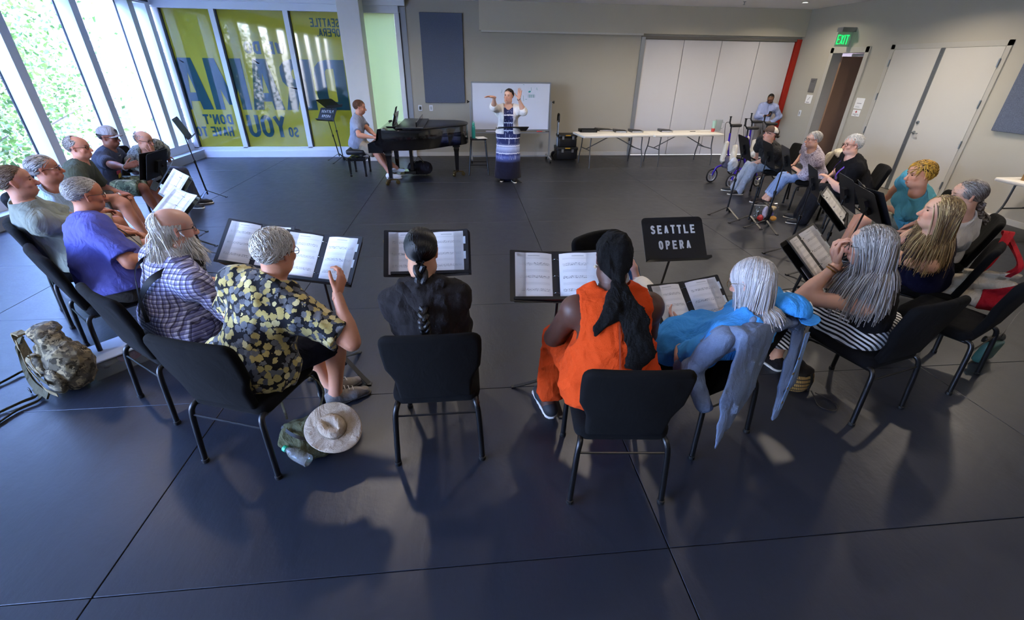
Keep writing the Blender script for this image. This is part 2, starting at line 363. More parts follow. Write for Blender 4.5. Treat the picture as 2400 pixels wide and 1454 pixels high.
# ---- glazed left wall
b = NB('clear window glass'); tr = b.n('BsdfTransparent'); gl = b.n('BsdfGlossy'); gl.inputs['Roughness'].default_value = .01; mx = b.n('MixShader'); lw = b.n('LayerWeight'); lw.inputs[0].default_value = .25
tr.inputs[0].default_value = (.93, .97, .97, 1); b.t.links.new(b.math('MULTIPLY', lw.outputs['Fresnel'], .55), mx.inputs[0]); b.t.links.new(tr.outputs[0], mx.inputs[1]); b.t.links.new(gl.outputs[0], mx.inputs[2]); b.t.links.new(mx.outputs[0], b.out.inputs[0]); M_GLASS = b.m
LW = thing('window_1', 'tall glazed window wall on the left with white mullions', 'window', (XL, 0, 0)); LW['kind'] = 'structure'
m = MB(); m.b2((-.26, YF, -.05), (.22, YB, .17)); m.obj('sill', mat('sill grey', '9aa0a4', .5, var=.05), LW)
m = MB(); m.b2((-.24, YF, .17), (.02, YB, .33)); m.obj('bottom_rail', M_WHITE, LW)
m = MB(); m.b2((-.24, YF, 2.97), (.04, YB, ZC)); m.obj('top_rail', M_WHITE, LW)
m = MB(); m.b2((.04, YF, 2.98), (.2, YB-.45, 3.06)); m.obj('blind_housing', M_DARKG, LW)
ys = [9.42+1.525*k for k in range(-8, 2)]; prev = YF
for y in ys+[YB-.2]:
    last = y > YB-.5
    MB().b2((-.21, y-.08, .33), (.03, y+.08, 2.98)).obj('mullion', M_WHITE, LW)
    MB().b2((-.21, y-.1, .33), (-.19, y-.08, 2.98)).obj('gasket', M_DARKG, LW)
    MB().quad((-.2, prev, .33), (-.2, y-.09, .33), (-.2, y-.09, 2.98), (-.2, prev, 2.98)).obj('pane', M_GLASS, LW)
    prev = y+.08
# ---- film glazing in the back wall
def film(name, colr, trans):
    b = NB(name); b.p('Base Color', lin(colr)); b.p('Roughness', .04); b.p('IOR', 1.6); b.p('Specular IOR Level', .5)
    v = b.coord(); t = b.n('BsdfTranslucent'); t.inputs[0].default_value = lin(colr); mx = b.n('MixShader'); mx.inputs[0].default_value = trans
    ns = b.noise(b.coord(scale=(1, 1, .3)), 1.2, 2); b.bump(ns, .03, .05)
    b.t.links.new(b.b.outputs[0], mx.inputs[1]); b.t.links.new(t.outputs[0], mx.inputs[2]); b.t.links.new(mx.outputs[0], b.out.inputs[0]); return b.m
M_FILM = film('olive yellow window film', '8f8c3a', .28); M_FILM2 = film('pale green window film', 'c4cca6', .27); M_LET = film('dark teal film lettering', '24464a', .12)
FW = thing('window_2', 'back window panes covered in olive yellow film with reversed lettering', 'window', (0, YB, 0)); FW['kind'] = 'structure'
for a, b_, mm in ((-6.24, -5.12, M_FILM), (-5.12, -3.65, M_FILM), (-3.65, -2.2, M_FILM), (-2.2, -1.42, M_FILM2)):
    MB().b2((a, .02, .22), (b_, .03, 2.93)).obj('pane', mm, FW)
for x in (-6.2, -5.115, -3.65, -2.2, -1.36):
    MB().b2((x-.05, -.06, .2), (x+.05, .06, 2.96)).obj('mullion', M_WHITE, FW)
    MB().b2((x+.05, -.03, .2), (x+.075, .03, 2.94)).obj('gasket', M_DARKG, FW)
MB().b2((-1.32, -.02, 0), (XJ, .1, ZC)).obj('jamb', mat('blue grey jamb', '8f959c', .5, var=.04), FW)
MB().b2((XL, -.08, 2.93), (XJ-.15, .1, 3.06)).obj('top_rail', M_WHITE, FW); MB().b2((XL, -.16, 3.06), (XJ, .1, ZC)).obj('header', M_WHITE, FW)
MB().b2((XL, -.06, .14), (XJ, .08, .22)).obj('bottom_rail', M_WHITE, FW); MB().b2((XL, -.1, 0), (XJ, .1, .14)).obj('kickplate', M_WHITE, FW)
def _ring(o, i): return [[o[k], o[k+1], i[k+1], i[k]] for k in range(len(o)-1)]
HEAVY = {'D': _ring([(0, 0), (0, 1), (.55, 1), (.8, .96), (.95, .86), (1, .72), (1, .28), (.95, .14), (.8, .04), (.55, 0), (0, 0)], [(.36, .17), (.36, .83), (.5, .83), (.58, .82), (.63, .78), (.645, .7), (.645, .3), (.63, .22), (.58, .18), (.5, .17), (.36, .17)]),
 'R': [[(0, 0), (.36, 0), (.36, 1), (0, 1)]]+_ring([(.36, 1), (.62, 1), (.85, .95), (.98, .85), (1, .72), (.97, .57), (.85, .47), (.6, .42), (.36, .42)], [(.36, .83), (.5, .83), (.58, .81), (.63, .77), (.645, .71), (.63, .65), (.58, .61), (.5, .59), (.36, .59)])+[[(.44, .44), (.8, .46), (1, 0), (.64, 0)]],
 'A': [[(0, 0), (.33, 0), (.54, .9), (.29, 1)], [(.67, 0), (1, 0), (.71, 1), (.46, .9)], [(.29, 1), (.54, .9), (.46, .9), (.71, 1)][:2]+[(.46, .9), (.71, 1)], [(.27, .17), (.73, .17), (.69, .34), (.31, .34)]],
 'M': [[(0, 0), (.26, 0), (.26, 1), (0, 1)], [(.74, 0), (1, 0), (1, 1), (.74, 1)], [(0, 1), (.3, 1), (.6, .1), (.4, .1)], [(.7, 1), (1, 1), (.6, .1), (.4, .1)]]}
for txt, xr, z0, z1, w, t, g in (('SEATTLE', -2.59, 2.655, 2.815, .076, .024, .013), ('OPERA.', -2.6, 2.48, 2.635, .08, .024, .012), ('WE DO', -3.84, 2.13, 2.37, .15, .055, .03), ('DRAMA', -2.62, 1.02, 2.04, .665, .235, .06),
                              ('SO', -3.88, .43, .65, .1, .036, .02), ('YOU', -4.13, .43, .91, .262, .085, .03), ("DON'T", -5.28, .71, .92, .125, .04, .022), ('HAVE TO.', -5.33, .45, .66, .105, .036, .02)):
    m = MB(); M_ = frame((xr, .012, z0), (-1, 0, 0), (0, 0, 1))
    if txt != 'DRAMA': letters(m, txt, M_, w, z1-z0, t, g, 0.); m.obj('lettering', M_LET, FW); continue
    x = 0
    for ch in txt:
        cw = .78 if ch == 'M' else .68; m = MB()
        for kk, pg in enumerate(HEAVY[ch]): m.add([(M_ @ np.array([x+px*cw, py*(z1-z0), -.0008*kk if ch in 'MA' else -.0008*(kk == 0), 1]))[:3] for px, py in pg], [tuple(range(len(pg)))])
        m.obj('lettering', M_LET, FW); x += cw+.045
# column
cl = MB(); cl.slab(rrect(.44, .44, .01, 2), ZC, .001, frame((-2.24, 11.28, ZC/2), (1, 0, 0), (0, 1, 0)), steps=1)
struct('column', cl, mat('column paint', 'd6d2cb', .6, var=.04), 'square white column in front of the film window')
# ---- wall fittings
FELT = None
def felt():
    b = NB('grey blue acoustic felt'); v = b.coord(); b.p('Base Color', b.ramp(b.noise(v, 130, 4, .7), [(.3, '3f4654'), (.7, '687184')])); b.p('Roughness', .95); b.bump(b.noise(v, 150, 3), .4, .004); return b.m
M_FELT = felt()
m = MB(); m.slab(rrect(.92, 1.77, .01, 2), .05, .008, frame((-.42, YB-.026, 2.08), (1, 0, 0), (0, 0, 1))); tag(m.obj('acoustic_panel', M_FELT), 'tall blue grey acoustic panel left of the whiteboard', 'panel')
m = MB(); m.slab(rrect(.95, 1.77, .01, 2), .05, .008, frame((XR-.026, 6.1, 2.1), (0, 1, 0), (0, 0, 1))); tag(m.obj('acoustic_panel', M_FELT), 'blue grey acoustic panel on the right wall beside the double door', 'panel')
t = thing('thermostat', 'small white thermostat with black screen on the back wall', 'thermostat', (-1.01, YB, 1.08))
m = MB(); m.slab(rrect(.09, .13, .012), .025, .006, frame((0, -.013, 0), (1, 0, 0), (0, 0, 1))); m.obj('plate', M_WHITE, t); MB().b2((-.025, -.03, -.035), (.025, -.025, .035)).obj('screen', M_DARKG, t)
for (x, y, z, ax, lb) in ((-.76, YB, 1.08, 0, 'white light switch plate beside the thermostat'), (XR, 11.0, 1.07, 1, 'white light switch plate between red post and doorway')):
    t = thing('light_switch', lb, 'switch', (x, y, z), -PI/2 if ax else 0)
    m = MB(); m.slab(rrect(.085, .13, .008), .012, .004, frame((0, -.006, 0), (1, 0, 0), (0, 0, 1))); m.obj('plate', M_WHITE, t); MB().box((0, -.014, 0), (.035, .008, .07)).obj('rocker', M_ALU, t)
# exit sign: edge-lit hanging plate
t = thing('exit_sign', 'green lit EXIT sign above the doorway', 'sign', (XR, 10.12, 2.4))
MB().b2((-.3, -.08, .28), (0, .08, .36)).obj('housing', M_STEEL, t)
b = NB('acrylic sign plate'); b.p('Base Color', lin('bcd8c4')); b.p('Transmission Weight', .5); b.p('Roughness', .1)
MB().b2((-.33, -.008, .02), (-.0, .008, .28)).obj('plate', b.m, t)
for s_, ax in ((-1, (1, 0, 0)), (1, (-1, 0, 0))):
    m = MB(); letters(m, 'EXIT', frame((-.31 if s_ < 0 else -.03, s_*.01, .06), ax, (0, 0, 1)), .062, .17, .018, .014); m.obj('lettering', emit('exit green', '10d060', 2.2), t)
# notices on the right wall
def notice(name, lb, y, z, w, h, m_, extra=None):
    t = thing(name, lb, 'sign', (XR, y, z)); m = MB(); m.slab(rrect(w, h, .004, 1), .006, .001, frame((-.004, 0, 0), (0, -1, 0), (0, 0, 1)), steps=1); m.obj('sheet', m_, t)
    for nm, mm, rects in (extra or []):
        q = MB()
        for (a, b0, c, d_) in rects: q.add([(-.009, -a, b0), (-.009, -c, b0), (-.009, -c, d_), (-.009, -a, d_)], [(0, 1, 2, 3)])
        q.obj(nm, mm, t)
M_PAPER = mat('white paper', 'e4e4e2', .7); M_INK = mat('black print', '3a3a3e', .7); M_REDP = mat('red print', 'c8231c', .6); M_GRAYP = mat('grey plaque', '6b6a68', .4, .3)
notice('room_plaque', 'grey room plaque beside the doorway', 10.85, 1.67, .2, .29, M_GRAYP, [('print', M_INK, [(-.07, .1, .06, .11), (-.07, .07, .03, .08)])])
notice('paper_notice', 'white paper notice with a black diagonal mark below the grey plaque', 10.83, 1.385, .2, .18, M_PAPER, [('print', M_INK, [(-.04+.008*k, -.03+.01*k, -.028+.008*k, -.02+.01*k) for k in range(8)]+[(-.07, -.07, .04, -.06)])])
notice('paper_notice', 'white paper notice with grey text right of the doorway', 9.31, 1.4, .22, .2, M_PAPER, [('print', mat('grey print', '9a9a9a', .7), [(-.06, -.005, .06, .008), (-.07, -.06, .03, -.055), (-.07, -.072, .04, -.067)])])
notice('first_aid_notice', 'white notice with a red cross right of the doorway', 9.31, 1.22, .2, .12, M_PAPER, [('cross', M_REDP, [(-.008, .0, .008, .045), (-.024, .015, .024, .03)]), ('print', M_INK, [(-.08, -.02, .08, -.015), (-.08, -.033, .08, -.028), (-.02, -.048, .02, -.042)])])
# ---- ceiling downlights: each fixture carries its own lamp
LENS = emit('downlight lens', 'fff2df', 14)
def downlight(x, y, w=1.0, first=[None]):
    t = thing('ceiling_downlight', 'small round recessed ceiling downlight', 'light', (x, y, ZC), 0, 'recessed ceiling downlights')
    if first[0] is None:
        m = MB(); m.lathe([(.052, -.002), (.075, -.001), (.078, -.006), (.055, -.012), (.05, -.004)], n=20); a = m.mesh('trim_ring', True)
        m = MB(); m.lathe([(.05, -.006), (.001, -.007)], n=20); first[0] = (a, m.mesh('lens'))
    obj('trim_ring', first[0][0], M_WHITE, t); obj('lens', first[0][1], LENS, t)
    l = bpy.data.lights.new('downlight_lamp', 'AREA'); l.shape = 'DISK'; l.size = .16; l.energy = LAMP_W*w; l.color = LAMP_COL; l.spread = math.radians(150)
    o = bpy.data.objects.new('downlight_lamp', l); COL.objects.link(o); o.parent = t; o.location = (0, 0, -.02)
for x, y, w in [(-4.0, 4.6, .6), (-1.2, 4.4, 1), (1.6, 4.4, 1), (4.4, 4.4, 1), (-3.6, 7.6, .7), (-.6, 7.4, 1), (2.2, 7.4, 1), (5.2, 7.4, 1), (-.6, 9.9, .4), (3.2, 9.9, .7), (5.1, 10.2, .7), (7.0, 10.4, .7), (-2.2, .2, .6), (1.4, .2, .6), (4.8, .6, .8), (6.9, 4.6, 1.2), (6.7, 7.4, 1.5)]:
    downlight(x, y, w)
t = thing('sprinkler', 'small sprinkler head on the ceiling above the partition', 'sprinkler', tuple(aty(1745, 6, 10.6)[:2])+(ZC,))
m = MB(); m.lathe([(.03, 0), (.03, -.006), (.008, -.01), (.008, -.05), (.025, -.055), (.025, -.058)], n=12); m.obj('head', M_STEEL, t, True)
# ================================================================ OUTSIDE THE WINDOWS
def leaf_mat(name, c1, c2):
    b = NB(name); oi = b.n('Attribute', attribute_name='col'); c = b.mix(oi.outputs['Fac'], c1, c2); b.p('Base Color', c); b.p('Roughness', .5)
    t = b.n('BsdfTranslucent'); b.t.links.new(c, t.inputs[0]); mx = b.n('MixShader'); mx.inputs[0].default_value = .45
    b.t.links.new(b.b.outputs[0], mx.inputs[1]); b.t.links.new(t.outputs[0], mx.inputs[2]); b.t.links.new(mx.outputs[0], b.out.inputs[0]); return b.m
M_LEAF = leaf_mat('maple leaf green', '263e18', '587530'); M_BARK = mat('grey bark', '6a6258', .9, var=.2, bump=(20, .5))
def tree(loc, h, r, n, lb, seed, leafw=.125):
    rg = np.random.default_rng(seed); t = thing('tree', lb, 'tree', loc); m = MB()
    m.tube(smooth_path([(0, 0, 0), (.1, .05, h*.35), (-.05, .1, h*.65), (.05, 0, h*.92)]), np.linspace(.16, .03, 19), 8)
    tips = []
    for k in range(16):
        a = k*2.4; z0 = h*(.3+.55*k/16); L = r*(1.0-.35*k/16); e = np.array([math.cos(a)*L, math.sin(a)*L, L*.55])
        P = smooth_path([(0, 0, z0), np.array([0, 0, z0])+e*.5+[0, 0, .1], np.array([0, 0, z0])+e], 4); m.tube(P, np.linspace(.05, .012, len(P)), 5); tips += [P[i] for i in range(2, len(P))]
    m.obj('trunk', M_BARK, t, True)
    tips = np.array(tips); c = tips[rg.integers(0, len(tips), n)]+rg.normal(0, r*.2, (n, 3))
    nrm = rg.normal(0, 1, (n, 3))+[0, 0, .8]; nrm /= np.linalg.norm(nrm, axis=1, keepdims=True); u = np.cross(nrm, rg.normal(0, 1, (n, 3))); u /= np.linalg.norm(u, axis=1, keepdims=True); w = np.cross(nrm, u)
    s = leafw*rg.uniform(.5, 1.1, (n, 1)); V = np.stack([c-u*s*.5, c-w*s*.42+u*s*.1, c+u*s*.6-nrm*s*.12, c+w*s*.42+u*s*.1], 1).reshape(-1, 3)
    me = bpy.data.meshes.new('foliage'); me.from_pydata(V.tolist(), [], np.arange(4*n).reshape(-1, 4).tolist())
    ca = me.color_attributes.new('col', 'FLOAT_COLOR', 'POINT'); g = np.repeat(rg.uniform(0, 1, n), 4); ca.data.foreach_set('color', np.stack([g, g, g, np.ones_like(g)], 1).ravel().astype(np.float32))
    tag(obj('foliage', me, M_LEAF, t), kind='stuff')
GZ = -3.2
struct('ground_outside', MB().b2((-45, -20, GZ-.2), (XL-1.2, 40, GZ)), mat('pale pavement', '8a867c', .9, var=.1), 'pale pavement outside the windows')
tree((-11.0, 9.6, GZ), 8.2, 2.7, 15000, 'leafy tree outside the second window from the corner', 1)
tree((-12.6, 13.8, GZ), 8.6, 2.8, 15000, 'leafy tree outside near the room corner, in front of the brick building', 2)
tree((-10.2, 5.6, GZ), 8.0, 2.6, 110000, 'leafy tree outside the leftmost visible window', 3)
tree((-10.5, .8, GZ), 8.4, 2.8, 6000, 'leafy tree outside the windows nearest the camera', 4)
tree((-16.5, 11.5, GZ), 10.5, 3.4, 10000, 'taller tree further away behind the front trees', 5, .14)
BD = thing('brick_building', 'red brick building with grid windows across the street', 'building', (-19, 27, GZ))
def brick():
    b = NB('pale red brick'); v = b.coord(scale=(1, 1, 1)); br = b.n('TexBrick'); b.t.links.new(b.coord('Generated', (60, 60, 60)), br.inputs[0]); br.inputs[1].default_value = lin('5e342a'); br.inputs[2].default_value = lin('6c4034'); br.inputs[3].default_value = lin('7a7068')
    b.p('Base Color', br.outputs[0]); b.p('Roughness', .9); return b.m
MB().b2((-9, 0, 0), (11, 8, 13)).obj('walls', brick(), BD); MB().b2((-9.2, -.2, 13), (11.2, 8.2, 13.5)).obj('cornice', M_WHITE, BD)
for i in range(7):
    for z in (1.2, 4.6, 8.0, 10.9):
        x = -7.5+2.9*i; w = MB(); w.b2((x-.75, -.06, z), (x+.75, .05, z+1.9)); f = w.obj('window', M_WHITE, BD)
        for k in range(3):
            for q in range(4): MB().b2((x-.66+.46*k, -.08, z+.1+.44*q), (x-.26+.46*k, -.05, z+.48+.44*q)).obj('pane', MATS['dark gasket'], f)
# ================================================================ CHAIRS
M_CHF = fabric('black chair upholstery', '040405', .35, 500, .95, .12); M_TUBE = mat('black powder coated tube', '070708', .4, .1, bump=(200, .05)); M_GLIDE = mat('black plastic glide', '080808', .5)
M_CHROME = mat('chrome rod', '9a9ea4', .2, 1.)
def back_outline():
    pts = [(.19, -.20), (.2, -.07), (.215, -.03), (.24, .02), (.247, .12)]
    pts += [(.247-.06+.06*math.cos(a), .245-.055+.055*math.sin(a)) for a in np.linspace(0, PI/2, 5)]
    top = [(x, .245+.012*math.cos(x/.19*PI/2)) for x in np.linspace(.12, -.12, 5)]
    return pts+top+[(-x, y) for x, y in pts[::-1]]
BACK_TILT = math.radians(13)
def make_chair(label):
    t = thing('stacking_chair', label, 'chair', (0, 0, 0), 0, 'black padded stacking chairs')
    m = MB(); m.slab(rrect(.47, .46, .07, 5), .085, .035, frame((0, .0, .425), (1, 0, 0), (0, .999, .03)), 4, bow=lambda x, y: .012*(1-(x/.24)**2)); m.obj('seat', M_CHF, t, True, sharp=60)
    M = frame((0, -.265, .635), (1, 0, 0), (0, -math.sin(BACK_TILT), math.cos(BACK_TILT)))
    m = MB(); m.slab(back_outline(), .05, .024, M, 4, bow=lambda x, y: -.03*(x/.25)**2+.01); bk = m.obj('backrest', M_CHF, t, True, sharp=60)
    for s in (-1, 1):
        m = MB(); m.tube(smooth_path([(s*.205, -.2, .40), (s*.212, -.235, .385), (s*.222, -.25, .33), (s*.232, -.262, .15), (s*.238, -.27, .012)], 5), .0155, 10); lg = m.obj('leg', M_TUBE, t, True)
        MB().lathe([(.019, 0), (.02, .004), (.019, .022), (.016, .024)], (s*.238, -.27, 0), 10).obj('glide', M_GLIDE, lg, True)
        m = MB(); m.tube(smooth_path([(s*.205, .12, .385), (s*.21, .185, .375), (s*.214, .205, .33), (s*.218, .21, .15), (s*.22, .213, .012)], 5), .0145, 10); lg = m.obj('leg', M_TUBE, t, True)
        MB().lathe([(.018, 0), (.019, .004), (.018, .022), (.015, .024)], (s*.22, .213, 0), 10).obj('glide', M_GLIDE, lg, True)
        m = MB(); m.tube([(s*.205, -.21, .388), (s*.205, .14, .385)], .0125, 8); m.obj('side_rail', M_TUBE, t, True)
    MB().tube([(-.222, -.25, .335), (.222, -.25, .335)], .0055, 6).obj('cross_rod', M_TUBE, t, True)
    return t
CHAIR0 = make_chair('')
_first = [True]
def chair(x, y, deg, label):
    """x, y = seat centre, deg = heading the seat faces"""
    rz = math.radians(deg-90)
    if _first[0]: _first[0] = False; CHAIR0.location = (x, y, 0); CHAIR0.rotation_euler = (0, 0, rz); CHAIR0['label'] = label; return CHAIR0
    return dup(CHAIR0, (x, y, 0), rz, label)
def rear(xr, yr, deg): a = math.radians(deg); return xr+.27*math.cos(a), yr+.27*math.sin(a), deg
SEATS = {
 'P1': (-4.72, 7.35, 2), 'P2': (-4.62, 6.45, 12), 'P3': (-4.4, 5.6, 25), 'P4': (-4.0, 4.78, 36), 'P5': rear(-3.50, 3.76, 43), 'P6': rear(-2.86, 3.14, 48), 'P7': rear(-2.04, 2.46, 53),
 'P8': rear(-1.30, 1.905, 71), 'P9': rear(-.2, 1.87, 90), 'P10': rear(.715, 1.515, 85), 'P11': rear(1.47, 1.86, 112), 'P12': rear(2.63, 2.01, 105), 'B': rear(3.55, 2.28, 114),
 'P13': (3.74, 3.04, 128), 'P14': (4.42, 3.62, 136), 'P15': (4.85, 4.42, 146), 'P16': (5.34, 5.84, 152), 'P17': (5.44, 6.78, 157), 'P18': (5.38, 7.62, 165), 'E': (6.3, 7.62, 160), 'F': (1.12, 2.95, -62)}
CH_LABEL = {
 'P1': 'black padded chair under the man in the camouflage jacket', 'P2': 'black padded chair under the man in the grey cap', 'P3': 'black padded chair under the man in the dark olive shirt', 'P4': 'black padded chair under the grey haired man with denim collar',
 'P5': 'black padded chair under the man in the sage green shirt at the left edge', 'P6': 'black padded chair under the man in the violet blue shirt', 'P7': 'black padded chair under the white bearded man in plaid', 'P8': 'black padded chair under the man in the leaf print shirt',
 'P9': 'black padded chair under the person with the long black braid', 'P10': 'black padded chair nearest the camera, under the woman in orange', 'P11': 'black padded chair with a denim jacket over its back', 'P12': 'black padded chair under the woman in striped trousers',
 'B': 'empty black padded chair at the right edge with a green bag below', 'P13': 'black padded chair with a red and canvas tote on its back', 'P14': 'black padded chair under the person with the brown grey braid', 'P15': 'black padded chair under the person with bleached short hair',
 'P16': 'black padded chair under the woman with the purple lanyard', 'P17': 'black padded chair with a cream cardigan over its back', 'P18': 'black padded chair under the woman in the trucker cap', 'E': 'empty black padded chair behind the woman in the trucker cap', 'F': 'empty black padded chair used as a footrest in front of the white haired person'}
for k, (x, y, d) in SEATS.items(): chair(x, y, d, CH_LABEL[k])
# ================================================================ MUSIC STANDS
M_STAND = mat('black stand enamel', '0c0c0e', .38, .1, bump=(300, .06)); M_STWHITE = mat('white stencil paint', 'c9c9c6', .8, bump=(80, .4))
M_STGREY = mat('grey stand enamel', '6c7a80', .45, .1)
def stand(bx, by, deg, z, tilt, label, lettering=False, mat_=None, off=(0, 0), w=.5, h=.31, base=True, leg0=0., lip_grey=False):
    """base at (bx,by); player looks along deg at the desk; desk centre height z; tilt = lean back of the desk from vertical (deg); returns 4x4 of the desk surface"""
    mat_ = mat_ or M_STAND; a = math.radians(deg); fw = np.array([math.cos(a), math.sin(a), 0]); rt = np.array([math.sin(a), -math.cos(a), 0])
    t = thing('music_stand', label, 'music stand', (bx, by, 0), 0, 'black music stands')
    tl = math.radians(tilt); up = fw*math.sin(tl)+np.array([0, 0, math.cos(tl)]); c = np.array([off[0], off[1], z]); M = frame(c, rt, up)   # +z of M faces the player
    m = MB(); r = .03
    o = [(-w/2, -h/2), (w/2, -h/2), (w/2, h/2-r)]+[(w/2-r+r*math.cos(q), h/2-r+r*math.sin(q)) for q in np.linspace(.3, PI/2, 4)]+[(-w/2+r-r*math.sin(q), h/2-r+r*math.cos(q)) for q in np.linspace(0, PI/2-.3, 4)]+[(-w/2, h/2-r)]
    m.slab(o, .004, .001, M, 1); dk = m.obj('desk', mat_, t)
    m = MB(); R3 = M[:3, :3]; T = lambda q: (M @ np.array([*q, 1]))[:3]
    m.box(T((0, -h/2, .028)), (w, .003, .06), R3); m.box(T((0, -h/2+.008, .058)), (w, .016, .003), R3); m.obj('lip', M_STGREY if lip_grey else mat_, t)
    m = MB(); m.strip([T((-w/2+.002, h/2-.03, .003)), T((w/2-.002, h/2-.03, .003))], R3[:, 1], .006, .002); m.obj('crease', M_TUBE, dk)
    m = MB(); m.box(T((0, -.02, -.018)), (.09, .14, .03), R3); m.obj('bracket', M_STAND, t)
    hx = T((0, -.06, -.03)); MB().lathe([(.001, 0), (.017, .001), (.019, .012), (.017, .024), (.001, .025)], T((-.05, -.02, -.03)), 10, [(0, 0, 1), (0, 1, 0), (-1, 0, 0)]).obj('knob', M_TUBE, t, True)
    top = np.array([hx[0], hx[1], hx[2]]); ft = np.array([0, 0, .1]); mid = ft+(top-ft)*.55
    MB().tube([mid-(top-ft)*.03, top], .008, 8).obj('inner_shaft', M_STAND, t, True); MB().tube([ft-[0, 0, .03], mid], .0125, 10).obj('shaft', M_STAND, t, True)
    MB().lathe([(.016, 0), (.019, .003), (.019, .04), (.014, .045)], mid-[0, 0, .04], 10).obj('collar', M_TUBE, t, True)
    for k in range(3):
        q = math.radians(leg0+120*k); dr = np.array([math.cos(q), math.sin(q), 0]); sd = np.array([-dr[1], dr[0], 0])
        m = MB(); m.strip(smooth_path([dr*.01+[0, 0, .13], dr*.06+[0, 0, .105], dr*.16+[0, 0, .05], dr*.25+[0, 0, .006]], 4), sd, .032, .005); lg = m.obj('leg', M_STAND, t, True)
        MB().box(dr*.25+[0, 0, .005], (.03, .03, .01)).obj('foot_pad', M_GLIDE, lg)
    if lettering:
        m = MB(); letters(m, 'SEATTLE', M @ frame((-.185*w/.5, .035, .003), (1, 0, 0), (0, 1, 0)), .036*w/.5, .062, .0125, .018*w/.5)
        m.obj('lettering', M_STWHITE, dk); m = MB(); letters(m, 'OPERA', M @ frame((-.135*w/.5, -.075, .003), (1, 0, 0), (0, 1, 0)), .036*w/.5, .062, .0125, .02*w/.5); m.obj('lettering', M_STWHITE, dk)
    M2 = M.copy(); M2[:3, 3] += [bx, by, 0]; return M2
# ================================================================ BINDERS WITH SHEET MUSIC
def music_mat():
    b = NB('printed sheet music'); u = b.n('UVMap'); s = b.sep(u.outputs[0]); X, Y = s[0], s[1]
    inx = b.math('MULTIPLY', b.math('GREATER_THAN', X, .09), b.math('LESS_THAN', X, .93)); iny = b.math('MULTIPLY', b.math('GREATER_THAN', Y, .07), b.math('LESS_THAN', Y, .90))
    q = b.math('FRACT', b.math('MULTIPLY', Y, 7.2)); band = b.math('MULTIPLY', b.math('GREATER_THAN', q, .22), b.math('LESS_THAN', q, .66))
    ln = b.math('LESS_THAN', b.math('FRACT', b.math('MULTIPLY', q, 12.0)), .22)
    vec = b.n('CombineXYZ'); b.t.links.new(b.math('MULTIPLY', X, 46.0), vec.inputs[0]); b.t.links.new(b.math('MULTIPLY', Y, 70.0), vec.inputs[1])
    oi = b.n('ObjectInfo'); b.t.links.new(b.math('MULTIPLY', oi.outputs['Random'], 50.0), vec.inputs[2])
    nt_ = b.math('GREATER_THAN', b.noise(vec.outputs[0], 1.0, 1), .57); row = b.math('GREATER_THAN', b.math('FRACT', b.math('MULTIPLY', Y, 3.6)), .35)
    ink = b.math('MULTIPLY', band, b.math('MAXIMUM', b.math('MULTIPLY', ln, .42), b.math('MULTIPLY', b.math('MULTIPLY', nt_, row), .62)))
    ttl = b.math('MULTIPLY', b.math('MULTIPLY', b.math('GREATER_THAN', Y, .925), b.math('LESS_THAN', Y, .945)), b.math('MULTIPLY', b.math('GREATER_THAN', X, .34), b.math('LESS_THAN', X, .66)))
    k = b.math('MAXIMUM', b.math('MULTIPLY', ink, b.math('MULTIPLY', inx, iny)), b.math('MULTIPLY', ttl, .35))
    b.p('Base Color', b.mix(k, 'e2e0dc', '1c1c20')); b.p('Roughness', .75); b.p('Specular IOR Level', .2); return b.m
M_MUSIC = music_mat(); M_COVER = mat('black binder vinyl', '111114', .45, bump=(200, .1)); M_WCOVER = mat('white binder vinyl', 'ccd2dc', .4); M_PENCIL = mat('yellow pencil', 'd29a1e', .45); M_TABS = mat('divider tab', 'c4ccd0', .3)
M_POCKET = mat('clear pocket', '8d8d90', .15)
